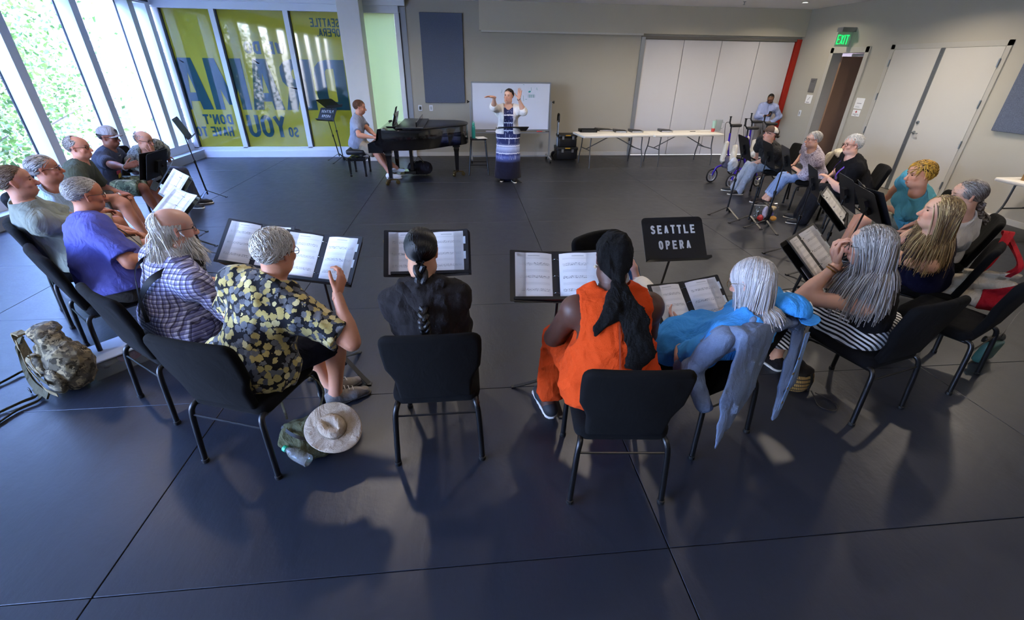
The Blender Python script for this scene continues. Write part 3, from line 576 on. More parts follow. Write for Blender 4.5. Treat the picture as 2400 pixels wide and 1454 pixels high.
def binder(M, label, pw=.215, ph=.28, spread=1., cover=None, tabs=1, pencil=0, pocket=0, xo=0., cw=.25, ang=8, both=True, yo=0.):
    """open ring binder lying on the surface frame M (x right, y up the page, z towards the reader)"""
    O = M[:3, 3]; t = thing('ring_binder', label, 'binder', O, 0, 'open binders of sheet music'); M = M.copy(); M[:3, 3] = 0
    M = M @ frame((xo, yo, .006), (1, 0, 0), (0, 1, 0)); T = lambda x, y, z: (M @ np.array([x, y, z, 1]))[:3]; cover = cover or M_COVER; ca = math.radians(ang)
    def side(s):
        c = MB(); R = M @ frame((s*.018, 0, .004), (math.cos(ca)*1., 0, s*math.sin(ca)), (0, 1, 0))
        Mc = R @ frame((s*cw/2, 0, 0), (1, 0, 0), (0, 1, 0)); c.slab(rrect(cw, ph+.03, .008, 2), .004, .0015, Mc, 1); c.obj('cover', cover, t)
        if s < 0 and not both: return
        n = 7; V = []; F_ = []; UV = []; x0 = .004
        for i in range(n+1):
            x = i/n; zz = .004+.012*math.sin(PI*min(x*1.4, 1))*(1-.5*x)
            for yy in (-ph/2, ph/2): V.append((R @ np.array([s*(x0+pw*x), yy, zz, 1]))[:3])
        for i in range(n):
            a = 2*i; f = (a, a+2, a+3, a+1) if s > 0 else (a+2, a, a+1, a+3); x_a, x_b = (i/n, (i+1)/n) if s > 0 else (1-(i+1)/n, 1-i/n)
            F_.append(f); UV.append([(x_a, 0), (x_b, 0), (x_b, 1), (x_a, 1)])
        pg = MB(); pg.add(V, F_, UV); pg.obj('page', M_MUSIC, t, True)
        st = MB(); st.slab(rrect(pw, ph-.004, .003, 1), .004, .001, R @ frame((s*(x0+pw/2), 0, .002), (1, 0, 0), (0, 1, 0)), 1); st.obj('page_stack', M_PAPER, t)
        if s > 0 and tabs:
            for k in range(2): MB().box((R @ np.array([x0+pw+.006, ph*(.28-.36*k), .003, 1]))[:3], (.016, .05, .001), R[:3, :3]).obj('tab', M_TABS, t)
    side(1); side(-1)
    m = MB(); m.box(T(0, 0, .003), (.04, ph+.03, .005), M[:3, :3]); m.obj('spine', cover, t)
    for k in (-1, 0, 1):
        m = MB(); m.tube([T(.016*math.cos(q), k*ph*.36, .008+.02*math.sin(q)) for q in np.linspace(0, PI, 7)], .0018, 5); m.obj('ring', M_CHROME, t, True)
    if pencil:
        m = MB(); p0, p1 = T(-cw-.005, -.07, .028), T(-cw+.012 if pencil > 0 else -cw-.015, .09, .03); m.tube([p0, p1], .0042, 6); pc = m.obj('pencil', M_PENCIL, t, True)
        MB().tube([p0, np.array(p0)+(np.array(p0)-p1)*.08], [.004, .0005], 6).obj('pencil_tip', mat('pencil wood', 'd9b98a', .7), pc, True)
    if pocket: MB().box(T(-cw+.03, -ph/2+.05, .006-cw*0), (.07, .1, .002), M[:3, :3]).obj('pocket', M_POCKET, t)
    return t
def off(M, x=0, y=0, z=.004): return M @ frame((x, y, z), (1, 0, 0), (0, 1, 0))
def desk_from(u, v, z, deg, tilt, lb, bo=(0, 0), **kw):
    """stand whose desk centre is seen at pixel (u,v) at height z; base offset bo from below the centre"""
    c = atz(u, v, z); a = math.radians(deg); bx, by = c[0]+bo[0]+.03*math.cos(a), c[1]+bo[1]+.03*math.sin(a)
    return stand(bx, by, deg, z, tilt, lb, off=(c[0]-bx, c[1]-by), **kw)
# foreground
S = desk_from(617, 580, .93, 68, 42, 'black music stand with binder before the bearded man and the leaf print shirt', (.0, .06), leg0=30, w=.5)
S8 = desk_from(752, 607, .93, 71, 42, 'black music stand gripped by the man in the leaf print shirt', (-.02, .06), leg0=80)
binder(off(S, -.03, .0), 'open binder with pencil, left of the leaf print shirt man', pencil=1)
binder(off(S8, .01, .0), 'open binder of music touched by the man in the leaf print shirt', pencil=0)
S9 = desk_from(1012, 592, .93, 90, 40, 'black music stand in front of the person with the black braid', (0, .05), leg0=90)
binder(off(S9, -.03, -.015), 'open binder with yellow pencil in front of the black braid', pencil=-1, pocket=1)
S10 = desk_from(1310, 648, .93, 86, 44, 'black music stand in front of the woman in orange', (0, .06), leg0=40, w=.52)
binder(off(S10, -.02, -.01), 'open binder in front of the woman in orange', pocket=1)
desk_from(1580, 560, .97, 92, 38, 'empty music stand stencilled in white behind the woman in orange', (-.02, .12), lettering=True, leg0=10, w=.44)
S12 = desk_from(1890, 597, .92, 128, 48, 'black music stand in front of the woman with long grey hair', (0, .05), leg0=70, w=.5)
binder(off(S12, .02, 0), 'open binder in front of the woman with long grey hair', pocket=1, pencil=0)
S13 = desk_from(1945, 492, .93, 140, 46, 'black music stand in front of the woman with blond hair', (0, .05), leg0=0)
binder(off(S13, .02, 0), 'open binder in front of the woman with blond hair', cover=M_COVER)
S15 = desk_from(2033, 478, .95, 160, 30, 'black music stand in front of the person with bleached hair', (0, .05), leg0=0, w=.45)
binder(off(S15, 0, 0), 'open binder in front of the person with bleached hair', pw=.19)
# right back group, seen from behind the desks
for (u, v, z, dg, lb, w) in ((1745, 346, 1.0, 168, 'black music stand nearest the purple rollator', .44), (1802, 362, .98, 164, 'black music stand before the knees of the woman in the trucker cap', .42), (1843, 373, .96, 160, 'black music stand between the trucker cap and the floral blouse', .4), (1907, 425, .9, 156, 'black music stand before the woman with the purple lanyard', .44), (1985, 452, .93, 158, 'black music stand beside the elbow of the woman in black', .42)):
    Sx = desk_from(u, v, z, dg, 20, lb, (-.0, .0), w=w, leg0=dg, h=.33)
    if u > 1790: m = MB(); t = thing('sheet_music', 'pale sheets on the '+lb[6:], 'paper', Sx[:3, 3]); Q = Sx.copy(); Q[:3, 3] = 0; m.slab(rrect(.2, .29, .003, 1), .004, .001, Q @ frame((.14, .0, .012), (1, 0, 0), (0, 1, 0)), 1); m.obj('sheets', M_WCOVER, t)
# left back group
c = atz(490, 466, 0); stand(c[0], c[1], 200, 1.09, 22, 'black music stand standing alone by the window corner', off=(-.06, -.02), leg0=20, w=.5)
S2 = desk_from(368, 385, .9, 2, 18, 'black music stand in front of the man in the grey cap', (.0, .0), w=.44, leg0=40)
binder(off(S2, 0, 0), 'open binder held up before the man in the grey cap', pw=.19, cover=M_COVER)
S3 = desk_from(386, 412, .86, 25, 40, 'low music stand seen edge on by the camouflage shorts', (.0, .0), w=.44, leg0=10)
S4 = desk_from(418, 440, .84, 42, 42, 'grey lipped music stand with white pages before the dark olive shirt', (0, 0), leg0=50, mat_=M_STGREY, w=.46)
binder(off(S4, 0, 0), 'open binder of white pages before the dark olive shirt', cover=M_WCOVER, pw=.2)
S5 = desk_from(420, 486, .8, 48, 50, 'grey lipped music stand with pages above the bearded man', (0, 0), leg0=70, mat_=M_STGREY, w=.46)
binder(off(S5, 0, 0), 'open binder of white pages above the bearded man', cover=M_WCOVER, pw=.2)
# beside the piano
c = atz(797, 374, 0); stand(c[0], c[1], 62, .97, 35, 'stencilled music stand in front of the film window', lettering=True, off=(-.12, .0), leg0=200, w=.46)
c = (-2.75, 10.9); stand(c[0], c[1], 150, 1.22, 60, 'raised black music stand behind the pianist', off=(-.12, .0), leg0=100, w=.46)
# conductor's stand
c = atz(1196, 424, 0); SCN = stand(c[0], c[1], -88, .95, 72, 'nearly flat black music stand in front of the conductor', off=(.03, .02), leg0=200, w=.58, h=.36)
# ================================================================ PIANO
M_PIANO = mat('black piano lacquer', '060607', .12, 0, .6, coat=.5); M_PLID = mat('dark piano lid', '141517', .3, bump=(90, .05)); M_BRASS = mat('brass caster', '6b5a35', .3, .9)
PN = thing('grand_piano', 'black grand piano with folded lid beside the conductor', 'piano', (-1.69, 8.5, 0))
# local x = away from the player, y = across (0 = near side)
rim = [(0, 0), (.55, 0), (.85, .05), (1.08, .2), (1.28, .42), (1.45, .6)]
rim = list(map(tuple, smooth_path([(.22, 0), (.62, .01), (.95, .1), (1.2, .3), (1.4, .5)], 4)))+[(1.60, .62), (1.72, .76), (1.76, .95), (1.74, 1.14), (1.66, 1.32), (1.5, 1.44), (1.2, 1.47), (.22, 1.47)]
m = MB(); m.slab(rim, .34, .012, frame((0, 0, .80), (1, 0, 0), (0, 1, 0)), 2); m.obj('case', M_PIANO, PN, True)
arm = [(0, .60), (.0, .74), (.05, .765), (.14, .775), (.19, .82), (.2, .9), (.19, .98), (.24, .985), (.24, .60)]
for y in (.03, 1.44):
    m = MB(); m.slab(arm, .07, .008, frame((0, y, 0), (1, 0, 0), (0, 0, 1)), 2); m.obj('cheek', M_PIANO, PN, True)
MB().b2((.0, .05, .6), (.26, 1.42, .68)).obj('key_bed', M_PIANO, PN); MB().b2((.0, .06, .68), (.025, 1.41, .735)).obj('key_slip', M_PIANO, PN)
MB().b2((.03, .1, .70), (.19, 1.37, .725)).obj('white_keys', mat('ivory keys', 'e6e2d8', .3), PN); 
m = MB()
for k in range(36): m.b2((.08, .125+.0343*k, .725), (.19, .138+.0343*k, .74))
m.obj('black_keys', M_PIANO, PN); MB().b2((.19, .05, .7), (.23, 1.42, .97)).obj('fallboard', M_PIANO, PN)
lid = [(x+.01*(x > 1), y-.02 if y < .7 else y+.02) for x, y in rim if x > .55]; lid = [(.62, -.02)]+lid[0:]+[(.62, 1.49)]
m = MB(); m.slab(lid, .022, .008, frame((0, 0, .985), (1, 0, 0), (0, 1, 0)), 2); m.obj('lid', M_PLID, PN, True)
m = MB(); m.slab([(.5, -.02), (.98, -.02), (.98, 1.49), (.5, 1.49)], .02, .006, frame((.0, 0, 1.008), (1, 0, 0), (0, 1, 0)), 2); m.obj('folded_lid', M_PLID, PN, True)
m = MB(); m.slab([(0, .02), (1.42, .02), (1.42, .1), (0, .1)], .018, .004, frame((.86, .02, 1.0), (0, 1, 0), (0, 0, 1)), 1); m.obj('lid_rail', M_PIANO, PN)
m = MB(); m.slab(rrect(.66, .22, .03), .016, .005, frame((.42, .74, 1.1), (0, 1, 0), (.25, 0, .97)), 2); md = m.obj('music_desk', M_PIANO, PN, True); m = MB(); m.box((.39, .74, .985), (.22, .7, .016)); m.obj('desk_shelf', M_PIANO, md)
for (x, y) in ((.3, .22), (.3, 1.22), (1.52, .92)):
    m = MB(); m.b2((x-.07, y-.07, .56), (x+.07, y+.07, .64)); A = [(.055, .57), (.062, .52), (.05, .47), (.05, .44), (.036, .12), (.04, .1)]
    m.lathe([(a*1.25, z) for a, z in A], (x, y, 0), 4, [(math.cos(PI/4), -math.sin(PI/4), 0), (math.sin(PI/4), math.cos(PI/4), 0), (0, 0, 1)]); lg = m.obj('leg', M_PIANO, PN)
    c = MB()
    for q in (0, 2.1, 4.2):
        c.box((x+.06*math.cos(q), y+.06*math.sin(q), .085), (.13, .03, .025), [(math.cos(q), -math.sin(q), 0), (math.sin(q), math.cos(q), 0), (0, 0, 1)]); c.lathe([(.001, -.015), (.038, -.015), (.038, .015), (.001, .015)], (x+.12*math.cos(q), y+.12*math.sin(q), .038), 12, [(math.cos(q), 0, -math.sin(q)), (math.sin(q), 0, math.cos(q)), (0, 1, 0)])
    c.obj('caster', M_BRASS, lg)
m = MB(); m.b2((.62, .66, .12), (.68, .82, .64)); m.b2((.5, .62, .1), (.72, .86, .15)); m.tube([(.7, .66, .6), (.95, .6, .62)], .006); lg = m.obj('pedal_lyre', M_PIANO, PN)
for k in (-1, 0, 1): MB().box((.46, .74+.07*k, .09), (.1, .025, .01)).obj('pedal', M_BRASS, lg)
t = thing('tablet', 'tablet leaning on the piano music desk', 'tablet', (-1.69+.4, 8.5+.62, 1.0))
m = MB(); m.slab(rrect(.2, .28, .012), .009, .003, frame((.03, 0, .17), (0, 1, 0), (.3, 0, .95)), 1); m.obj('body', M_DARKG, t); m = MB(); m.slab(rrect(.175, .25, .004, 1), .002, .0005, frame((.024, 0, .172), (0, 1, 0), (.3, 0, .95)), 1); m.obj('screen', mat('tablet glass', '2b2f34', .1), t)
# bench
BN = thing('piano_bench', 'black adjustable padded piano bench', 'bench', (-2.12, 9.62, 0))
m = MB(); m.slab(rrect(.36, .58, .04), .09, .03, frame((0, 0, .47), (1, 0, 0), (0, 1, 0)), 3, bow=lambda x, y: .008*math.cos(x*26)*math.cos(y*22)); m.obj('cushion', mat('black bench leather', '121214', .35, bump=(60, .2)), BN, True)
m = MB(); m.b2((-.16, -.25, .30), (.16, .25, .36)); m.obj('apron', M_PIANO, BN); m = MB()
for s in (-1, 1): m.tube([(-.12*s, -.15, .36), (.1*s, -.15, .43)], .012, 6); m.tube([(-.12*s, .15, .36), (.1*s, .15, .43)], .012, 6)
m.tube([(0, -.15, .395), (0, .15, .395)], .008, 6); m.obj('scissor_frame', M_TUBE, BN)
for sx in (-1, 1):
    for sy in (-1, 1): MB().lathe([(.036, .36), (.034, .3), (.022, .04), (.026, .035), (.026, 0)], (sx*.145, sy*.235, 0), 4, [(math.cos(PI/4), -math.sin(PI/4), 0), (math.sin(PI/4), math.cos(PI/4), 0), (0, 0, 1)]).obj('leg', M_PIANO, BN)
    MB().lathe([(.001, 0), (.028, .001), (.028, .02), (.001, .021)], (0, sx*.25, .33), 12, [(1, 0, 0), (0, 0, sx), (0, -sx, 0)]).obj('knob', M_PIANO, BN, True)
# ================================================================ STOOL, BOTTLE, PAPER
zs = aty(1122, 324, 9.55)[2]; SX, SY = .27, 9.62
ST = thing('bar_stool', 'black metal bar stool left of the conductor', 'stool', (SX, SY, 0))
m = MB(); m.slab(rrect(.33, .33, .04), .03, .01, frame((0, 0, zs-.015), (1, 0, 0), (0, 1, 0)), 2); m.obj('seat', M_TUBE, ST, True)
for sx in (-1, 1):
    for sy in (-1, 1): MB().tube([(sx*.14, sy*.14, zs-.03), (sx*.2, sy*.19, .0)], .014, 8).obj('leg', M_TUBE, ST, True)
for s in (-1, 1):
    MB().tube([(-.18, s*.175, .2), (.18, s*.175, .2)], .008, 6).obj('rung', M_TUBE, ST); MB().tube([(s*.18, -.175, .24), (s*.18, .175, .24)], .008, 6).obj('rung', M_TUBE, ST)
BT = thing('water_bottle', 'teal metal water bottle with loop cap on the bar stool', 'bottle', (SX-.09, SY-.06, zs))
MB().lathe([(.034, 0), (.036, .004), (.036, .2), (.03, .225), (.022, .235)], n=18).obj('body', mat('teal enamel', '35a79c', .35, .1), BT, True); MB().lathe([(.026, .235), (.028, .24), (.028, .275), (.024, .28)], n=16).obj('cap', mat('teal cap', '4dbcae', .5), BT, True)
m = MB(); m.tube([(.02*math.cos(q), 0, .285+.024*math.sin(q)) for q in np.linspace(-.3, PI+.3, 10)], .005, 6); m.obj('loop', MATS['teal cap'], BT, True)
m = MB(); m.slab(rrect(.21, .28, .002, 1), .003, .001, frame((0, 0, .002), (.96, .28, 0), (-.28, .96, 0)), 1); tag(m.obj('paper_sheets', M_PAPER, None, loc=(SX+.05, SY-.02, zs)), 'white sheets of paper lying on the bar stool', 'paper')
# ================================================================ WHITEBOARD
YW = 10.95; a = aty(1104, 192, YW); b_ = aty(1291, 195, YW); zb = aty(1200, 305, YW)[2]; WX = (a[0]+b_[0])/2; WW = b_[0]-a[0]; WT = (a[2]+b_[2])/2
WBD = thing('whiteboard', 'white dry erase board on a rolling frame behind the conductor', 'whiteboard', (WX, YW, 0))
m = MB(); m.slab(rrect(WW-.03, WT-zb-.03, .004, 1), .02, .002, frame((0, 0, (WT+zb)/2), (1, 0, 0), (0, 0, 1)), 1); m.obj('panel', mat('dry erase enamel', 'd4d9e6', .18), WBD)
m = MB(); zc = (WT+zb)/2
for s in (-1, 1): m.b2((s*(WW/2-.008)-.012, -.016, zb), (s*(WW/2-.008)+.012, .016, WT)); m.b2((-WW/2, -.016, zc+s*(WT-zb)/2-.012), (WW/2, .016, zc+s*(WT-zb)/2+.012))
m.obj('edge_frame', M_ALU, WBD)
MB().b2((-WW/2+.03, -.09, zb-.06), (WW/2-.03, -.01, zb-.035)).obj('tray', M_ALU, WBD)
for s in (-1, 1):
    m = MB(); m.b2((s*(WW/2+.03)-.018, -.015, .1), (s*(WW/2+.03)+.018, .015, zc+.12)); up_ = m.obj('upright', M_ALU, WBD)
    MB().lathe([(.001, 0), (.03, .001), (.03, .02), (.012, .03), (.012, .06)], (s*(WW/2+.1), 0, zc+.1), 10, [(0, 0, -s), (0, 1, 0), (s, 0, 0)]).obj('knob', M_TUBE, up_, True)
    m = MB(); m.b2((s*(WW/2+.03)-.02, -.3, .07), (s*(WW/2+.03)+.02, .3, .1)); ft = m.obj('foot', M_ALU, WBD)
    for q in (-1, 1): MB().lathe([(.001, -.014), (.034, -.014), (.034, .014), (.001, .014)], (s*(WW/2+.03), q*.28, .035), 14, [(0, 0, 1), (1, 0, 0), (0, 1, 0)]).obj('caster', M_TUBE, ft, True)
MB().b2((-WW/2, -.012, .1), (WW/2, .012, .13)).obj('crossbar', M_ALU, WBD)
mk = MB(); tm = mat('teal marker ink', '2f9d97', .7)
def wpt(u, v): p = aty(u, v, YW); return (p[0]-WX, -.0125, p[2])
def wline(pts, r=.004): MB().tube([wpt(*p) for p in pts], r, 4).obj('marker_stroke', tm, WBD)
wline([(1245, 205), (1245, 213)], .003); q0 = wpt(1241, 215); mk.lathe([(.001, -.002), (.03, -.001), (.03, .001), (.001, .002)], q0, 14, [(.95, 0, 0), (0, 0, 1), (.15, .6, 0)])
for k in range(4): wline([(1238+4*k, 229), (1238+4*k, 222), (1241+4*k, 222), (1241+4*k, 229)], .003)
wline([(1257, 206), (1259, 207), (1257, 209), (1260, 211)], .003); wline([(1226, 224), (1227, 237)], .003); wline([(1231, 233), (1235, 233)], .003); wline([(1226, 198), (1229, 199)], .003); wline([(1174, 218), (1177, 213), (1176, 210)], .003)
mk.obj('marker_note', tm, WBD)
for (u, w_, cc, lb) in ((1152, .26, 'c8c9e4', 'pale lilac eraser and markers on the whiteboard tray'), (1263, .1, 'b0282c', 'red whiteboard marker on the tray'), (1281, .06, '343438', 'black whiteboard marker on the tray')):
    p = aty(u, 309, YW-.05); t = thing('marker', lb, 'marker', (p[0], YW-.05, zb-.035)); c = 'ink'+cc
    MB().tube([(-w_/2, 0, .012), (w_/2, 0, .012)], .011, 8).obj('barrel', mat(c, cc, .4), t, True); MB().tube([(w_/2, 0, .012), (w_/2+.03, 0, .012)], .0095, 8).obj('cap', mat(c+'c', cc, .3), t, True)
# ================================================================ TOOL CASES
M_CASE = mat('black tool case plastic', '14171b', .5, bump=(100, .1)); M_YEL = mat('yellow latch', 'd0a022', .5)
cx_, cy_ = 2.42, 11.2
for k, (z0, h_, w_, d_, lb) in enumerate(((0.0, .3, .5, .42, 'lower black tool case on wheels beside the whiteboard'), (.3, .28, .44, .36, 'upper black tool case stacked beside the whiteboard'))):
    t = thing('tool_case', lb, 'case', (cx_, cy_, z0)); m = MB(); m.slab(rrect(w_, d_, .04), h_*.72, .015, frame((0, 0, h_*.36+(.03 if k == 0 else 0)), (1, 0, 0), (0, 1, 0)), 2); m.obj('tub', M_CASE, t, True)
    m = MB(); m.slab(rrect(w_+.02, d_+.02, .045), h_*.24, .015, frame((0, 0, h_*.87), (1, 0, 0), (0, 1, 0)), 2); m.obj('lid', M_CASE, t, True)
    for s in (-1, 1): MB().box((s*.12, -d_/2-.014, h_*.74), (.05, .02, .07)).obj('latch', M_ALU, t)
    MB().box((0, -d_/2-.012, h_*.93), (.12, .012, .02)).obj('handle_grip', M_YEL, t)
    if k == 0:
        for s in (-1, 1): MB().lathe([(.001, -.03), (.08, -.03), (.08, .03), (.001, .03)], (-w_/2-.0, s*.15, .08), 16, [(1, 0, 0), (0, 0, 1), (0, -1, 0)]).obj('wheel', M_TUBE, t, True)
        m = MB(); m.tube([(-.22, -.06, .3), (-.22, -.06, .86)], .012); m.tube([(-.22, .06, .3), (-.22, .06, .86)], .012); hp = m.obj('pull_rod', M_ALU, t)
        m = MB(); m.tube(smooth_path([(-.22, -.075, .84), (-.22, -.09, .92), (-.22, -.06, 1.0), (-.22, .06, 1.0), (-.22, .09, .92), (-.22, .075, .84)], 3), .018, 8); m.obj('pull_handle', M_TUBE, hp, True)
# ================================================================ FOLDING TABLES
M_TOP = mat('white plastic table top', 'd9d5cc', .5, bump=(200, .08)); M_TLEG = mat('grey steel table leg', '5a5d60', .4, .5)
def table(A, Bp, dep, lb, z, rz):
    """A, Bp = front corners (left, right)"""
    A = np.array(A); Bp = np.array(Bp); L = np.linalg.norm((Bp-A)[:2]); rz = math.atan2(Bp[1]-A[1], Bp[0]-A[0]); ctr = (A+Bp)/2+dep/2*np.array([-math.sin(rz), math.cos(rz), 0])
    t = thing('folding_table', lb, 'table', (ctr[0], ctr[1], 0), rz, 'white folding tables'); m = MB(); m.slab(rrect(L, dep, .04), .045, .012, frame((0, 0, z-.0225), (1, 0, 0), (0, 1, 0)), 2); m.obj('table_top', M_TOP, t, True)
    for s in (-1, 1):
        for q in (-1, 1):
            x = s*(L/2-.22); m = MB(); m.tube(smooth_path([(x, q*(dep/2-.1), z-.05), (x+s*.01, q*(dep/2-.1), .4), (x+s*.02, q*(dep/2-.04), .22), (x+s*.02, q*(dep/2-.02), .0)], 4), .013, 8); m.obj('leg', M_TLEG, t, True)
        m = MB(); m.tube([(x, -dep/2+.1, .36), (x, dep/2-.1, .36)], .01, 6); m.obj('leg_bar', M_TLEG, t); m = MB(); m.tube([(x, -dep/2+.1, z-.06), (x, dep/2-.1, z-.06)], .01, 6); m.obj('leg_bar', M_TLEG, t)
        m = MB(); m.tube([(x, 0, .36), (s*(L/2-.78), 0, z-.06)], .01, 6); m.obj('brace', M_TLEG, t)
    return t
ZT = .685
table(atz(1368, 319, ZT), atz(1533, 316, ZT), .72, 'white folding table nearer the whiteboard', ZT, 0)
table(atz(1535, 317, ZT), atz(1699, 314, ZT), .72, 'white folding table nearer the rollators', ZT, 0)
table((7.9-.72, 3.7, 0), (7.9-.72, 5.55, 0), -.72, 'white folding table at the right wall edge', .73, 0) if False else None
t = table((7.2, 5.6, 0), (7.2, 3.75, 0), .75, 'white folding table against the right wall', .735, 0)
# things on the tables
p = atz(1377, 309, ZT); t = thing('black_tray', 'shallow black tray on the table near the whiteboard', 'tray', (p[0], p[1], ZT)); m = MB(); m.b2((-.19, -.13, 0), (.19, .13, .01))
for s in (-1, 1): m.b2((s*.18-.01, -.13, 0), (s*.18+.01, .13, .06)); m.b2((-.19, s*.12-.01, 0), (.19, s*.12+.01, .06))
m.obj('tub', M_CASE, t)
for k, (x, rot) in enumerate(((-.08, .3), (.0, .9), (.09, -.2))): m = MB(); m.tube([(x-.05*math.cos(rot), -.05*math.sin(rot), .02), (x+.05*math.cos(rot), .05*math.sin(rot), .02)], .006, 6); m.obj('pencil', M_PENCIL, t)
def closed_binder(u, v, rz, lb, w=.28, d=.3):
    p = atz(u, v, ZT); t = thing('closed_binder', lb, 'binder', (p[0], p[1], ZT), rz, 'closed binders on the tables'); m = MB(); m.slab(rrect(w, d, .006, 1), .004, .001, frame((0, 0, .003), (1, 0, 0), (0, 1, 0)), 1); m.slab(rrect(w, d, .006, 1), .004, .001, frame((0, 0, .036), (.995, 0, -.08), (0, 1, 0)), 1); m.obj('cover', M_COVER, t)
    MB().b2((-w/2+.02, -d/2+.01, .006), (w/2-.03, d/2-.01, .024)).obj('pages', M_PAPER, t); MB().b2((-w/2-.004, -d/2, 0), (-w/2+.006, d/2, .05)).obj('spine', mat('grey binder spine', '4a4c50', .4), t)
closed_binder(1416, 306, .1, 'black binder lying open edged beside the black tray', .36); closed_binder(1453, 309, -.1, 'black binder in the middle of the left table'); closed_binder(1490, 309, -.05, 'black binder at the right end of the left table'); closed_binder(1559, 308, -.1, 'black binder at the left end of the right table')
p = atz(1624, 309, ZT); t = thing('pen', 'black pen lying on the right table', 'pen', (p[0], p[1], ZT)); MB().tube([(-.07, 0, .006), (.06, .01, .006)], .006, 6).obj('barrel', M_TUBE, t); MB().tube([(.06, .01, .006), (.075, .011, .006)], [.005, .001], 6).obj('tip', M_CHROME, t)
b = NB('clear plastic'); b.p('Base Color', lin('e8eef0')); b.p('Transmission Weight', .85); b.p('Roughness', .06); b.p('IOR', 1.2); M_CLEAR = b.m
p = atz(1676, 309, ZT); t = thing('pitcher', 'clear plastic pitcher at the end of the right table', 'pitcher', (p[0]+.1, p[1]+.1, ZT)); MB().lathe([(.06, 0), (.065, .01), (.075, .22), (.08, .25), (.075, .25), (.06, .02)], n=20).obj('jug', M_CLEAR, t, True)
m = MB(); m.tube(smooth_path([(.07, 0, .2), (.13, 0, .19), (.13, 0, .08), (.065, 0, .06)], 4), .008, 6); m.obj('handle', M_CLEAR, t, True)
t = thing('paper_cups', 'stack of green and red cups beside the clear pitcher', 'cups', (p[0]-.06, p[1], ZT)); MB().lathe([(.036, 0), (.042, .075)], n=16).obj('cup', mat('red cup', 'b8322e', .5), t, True); MB().lathe([(.04, .07), (.045, .24)], n=16).obj('cup_stack', mat('green cup', '9dbcae', .5), t, True)
m = MB(); p = atz(1635, 307, ZT); m.slab(rrect(.3, .22, .002, 1), .002, .0005, None, 1); tag(m.obj('paper_sheets', M_PAPER, None, loc=(p[0]+.25, p[1]+.05, ZT+.002)), 'printed paper sheets lying on the right table', 'paper')
t = thing('cardboard_box', 'brown cardboard box on the table at the right wall', 'box', (7.55, 5.2, .735)); m = MB(); m.box((0, 0, .13), (.38, .4, .26)); m.obj('carton', mat('cardboard', '8a6a43', .85, var=.12), t); MB().b2((-.19, -.03, .26), (.19, .03, .262)).obj('tape', mat('packing tape', 'a58a5c', .3), t)
# ================================================================ SMOOTH SOLIDS (signed distance -> surface nets), used for bodies and clothes
def A3(*p): return np.array(p, float)
def nz(v): v = np.asarray(v, float); return v/max(np.linalg.norm(v), 1e-9)
def cone(a, b, ra, rb=None, k=.02, fl=None, cut=None):
    a = A3(*a); b = A3(*b); rb = ra if rb is None else rb
    return dict(t=0, a=a, b=b, ra=ra, rb=rb, k=k, fl=fl, cut=cut, c=(a+b)/2, R=np.linalg.norm(b-a)/2+max(ra, rb)*(1 if fl is None else max(1, 1/fl[1])))
def ell(c, r, rot=None, k=.02, cut=None):
    return dict(t=1, c=A3(*c), r=A3(*r), rot=np.eye(3) if rot is None else np.asarray(rot), k=k, cut=cut, R=max(r))
def pd(P, p):
    if p['t'] == 0:
        ab = p['b']-p['a']; q = P-p['a']; t = np.clip(q@ab/max(ab@ab, 1e-9), 0, 1); d = q-t[:, None]*ab
        if p['fl'] is not None: w = p['fl'][0]; d = d+np.outer(d@w, w)*(p['fl'][1]-1)
        D = np.linalg.norm(d, axis=1)-(p['ra']+t*(p['rb']-p['ra']))
    else:
        q = (P-p['c'])@p['rot']; k0 = np.linalg.norm(q/p['r'], axis=1); k1 = np.linalg.norm(q/p['r']**2, axis=1); D = k0*(k0-1)/np.maximum(k1, 1e-6)
        D = np.where(k0 < 1e-3, -p['r'].min(), D)
    if p['cut'] is not None:
        for (o, n) in p['cut']: D = np.maximum(D, (P-o)@n)
    return D
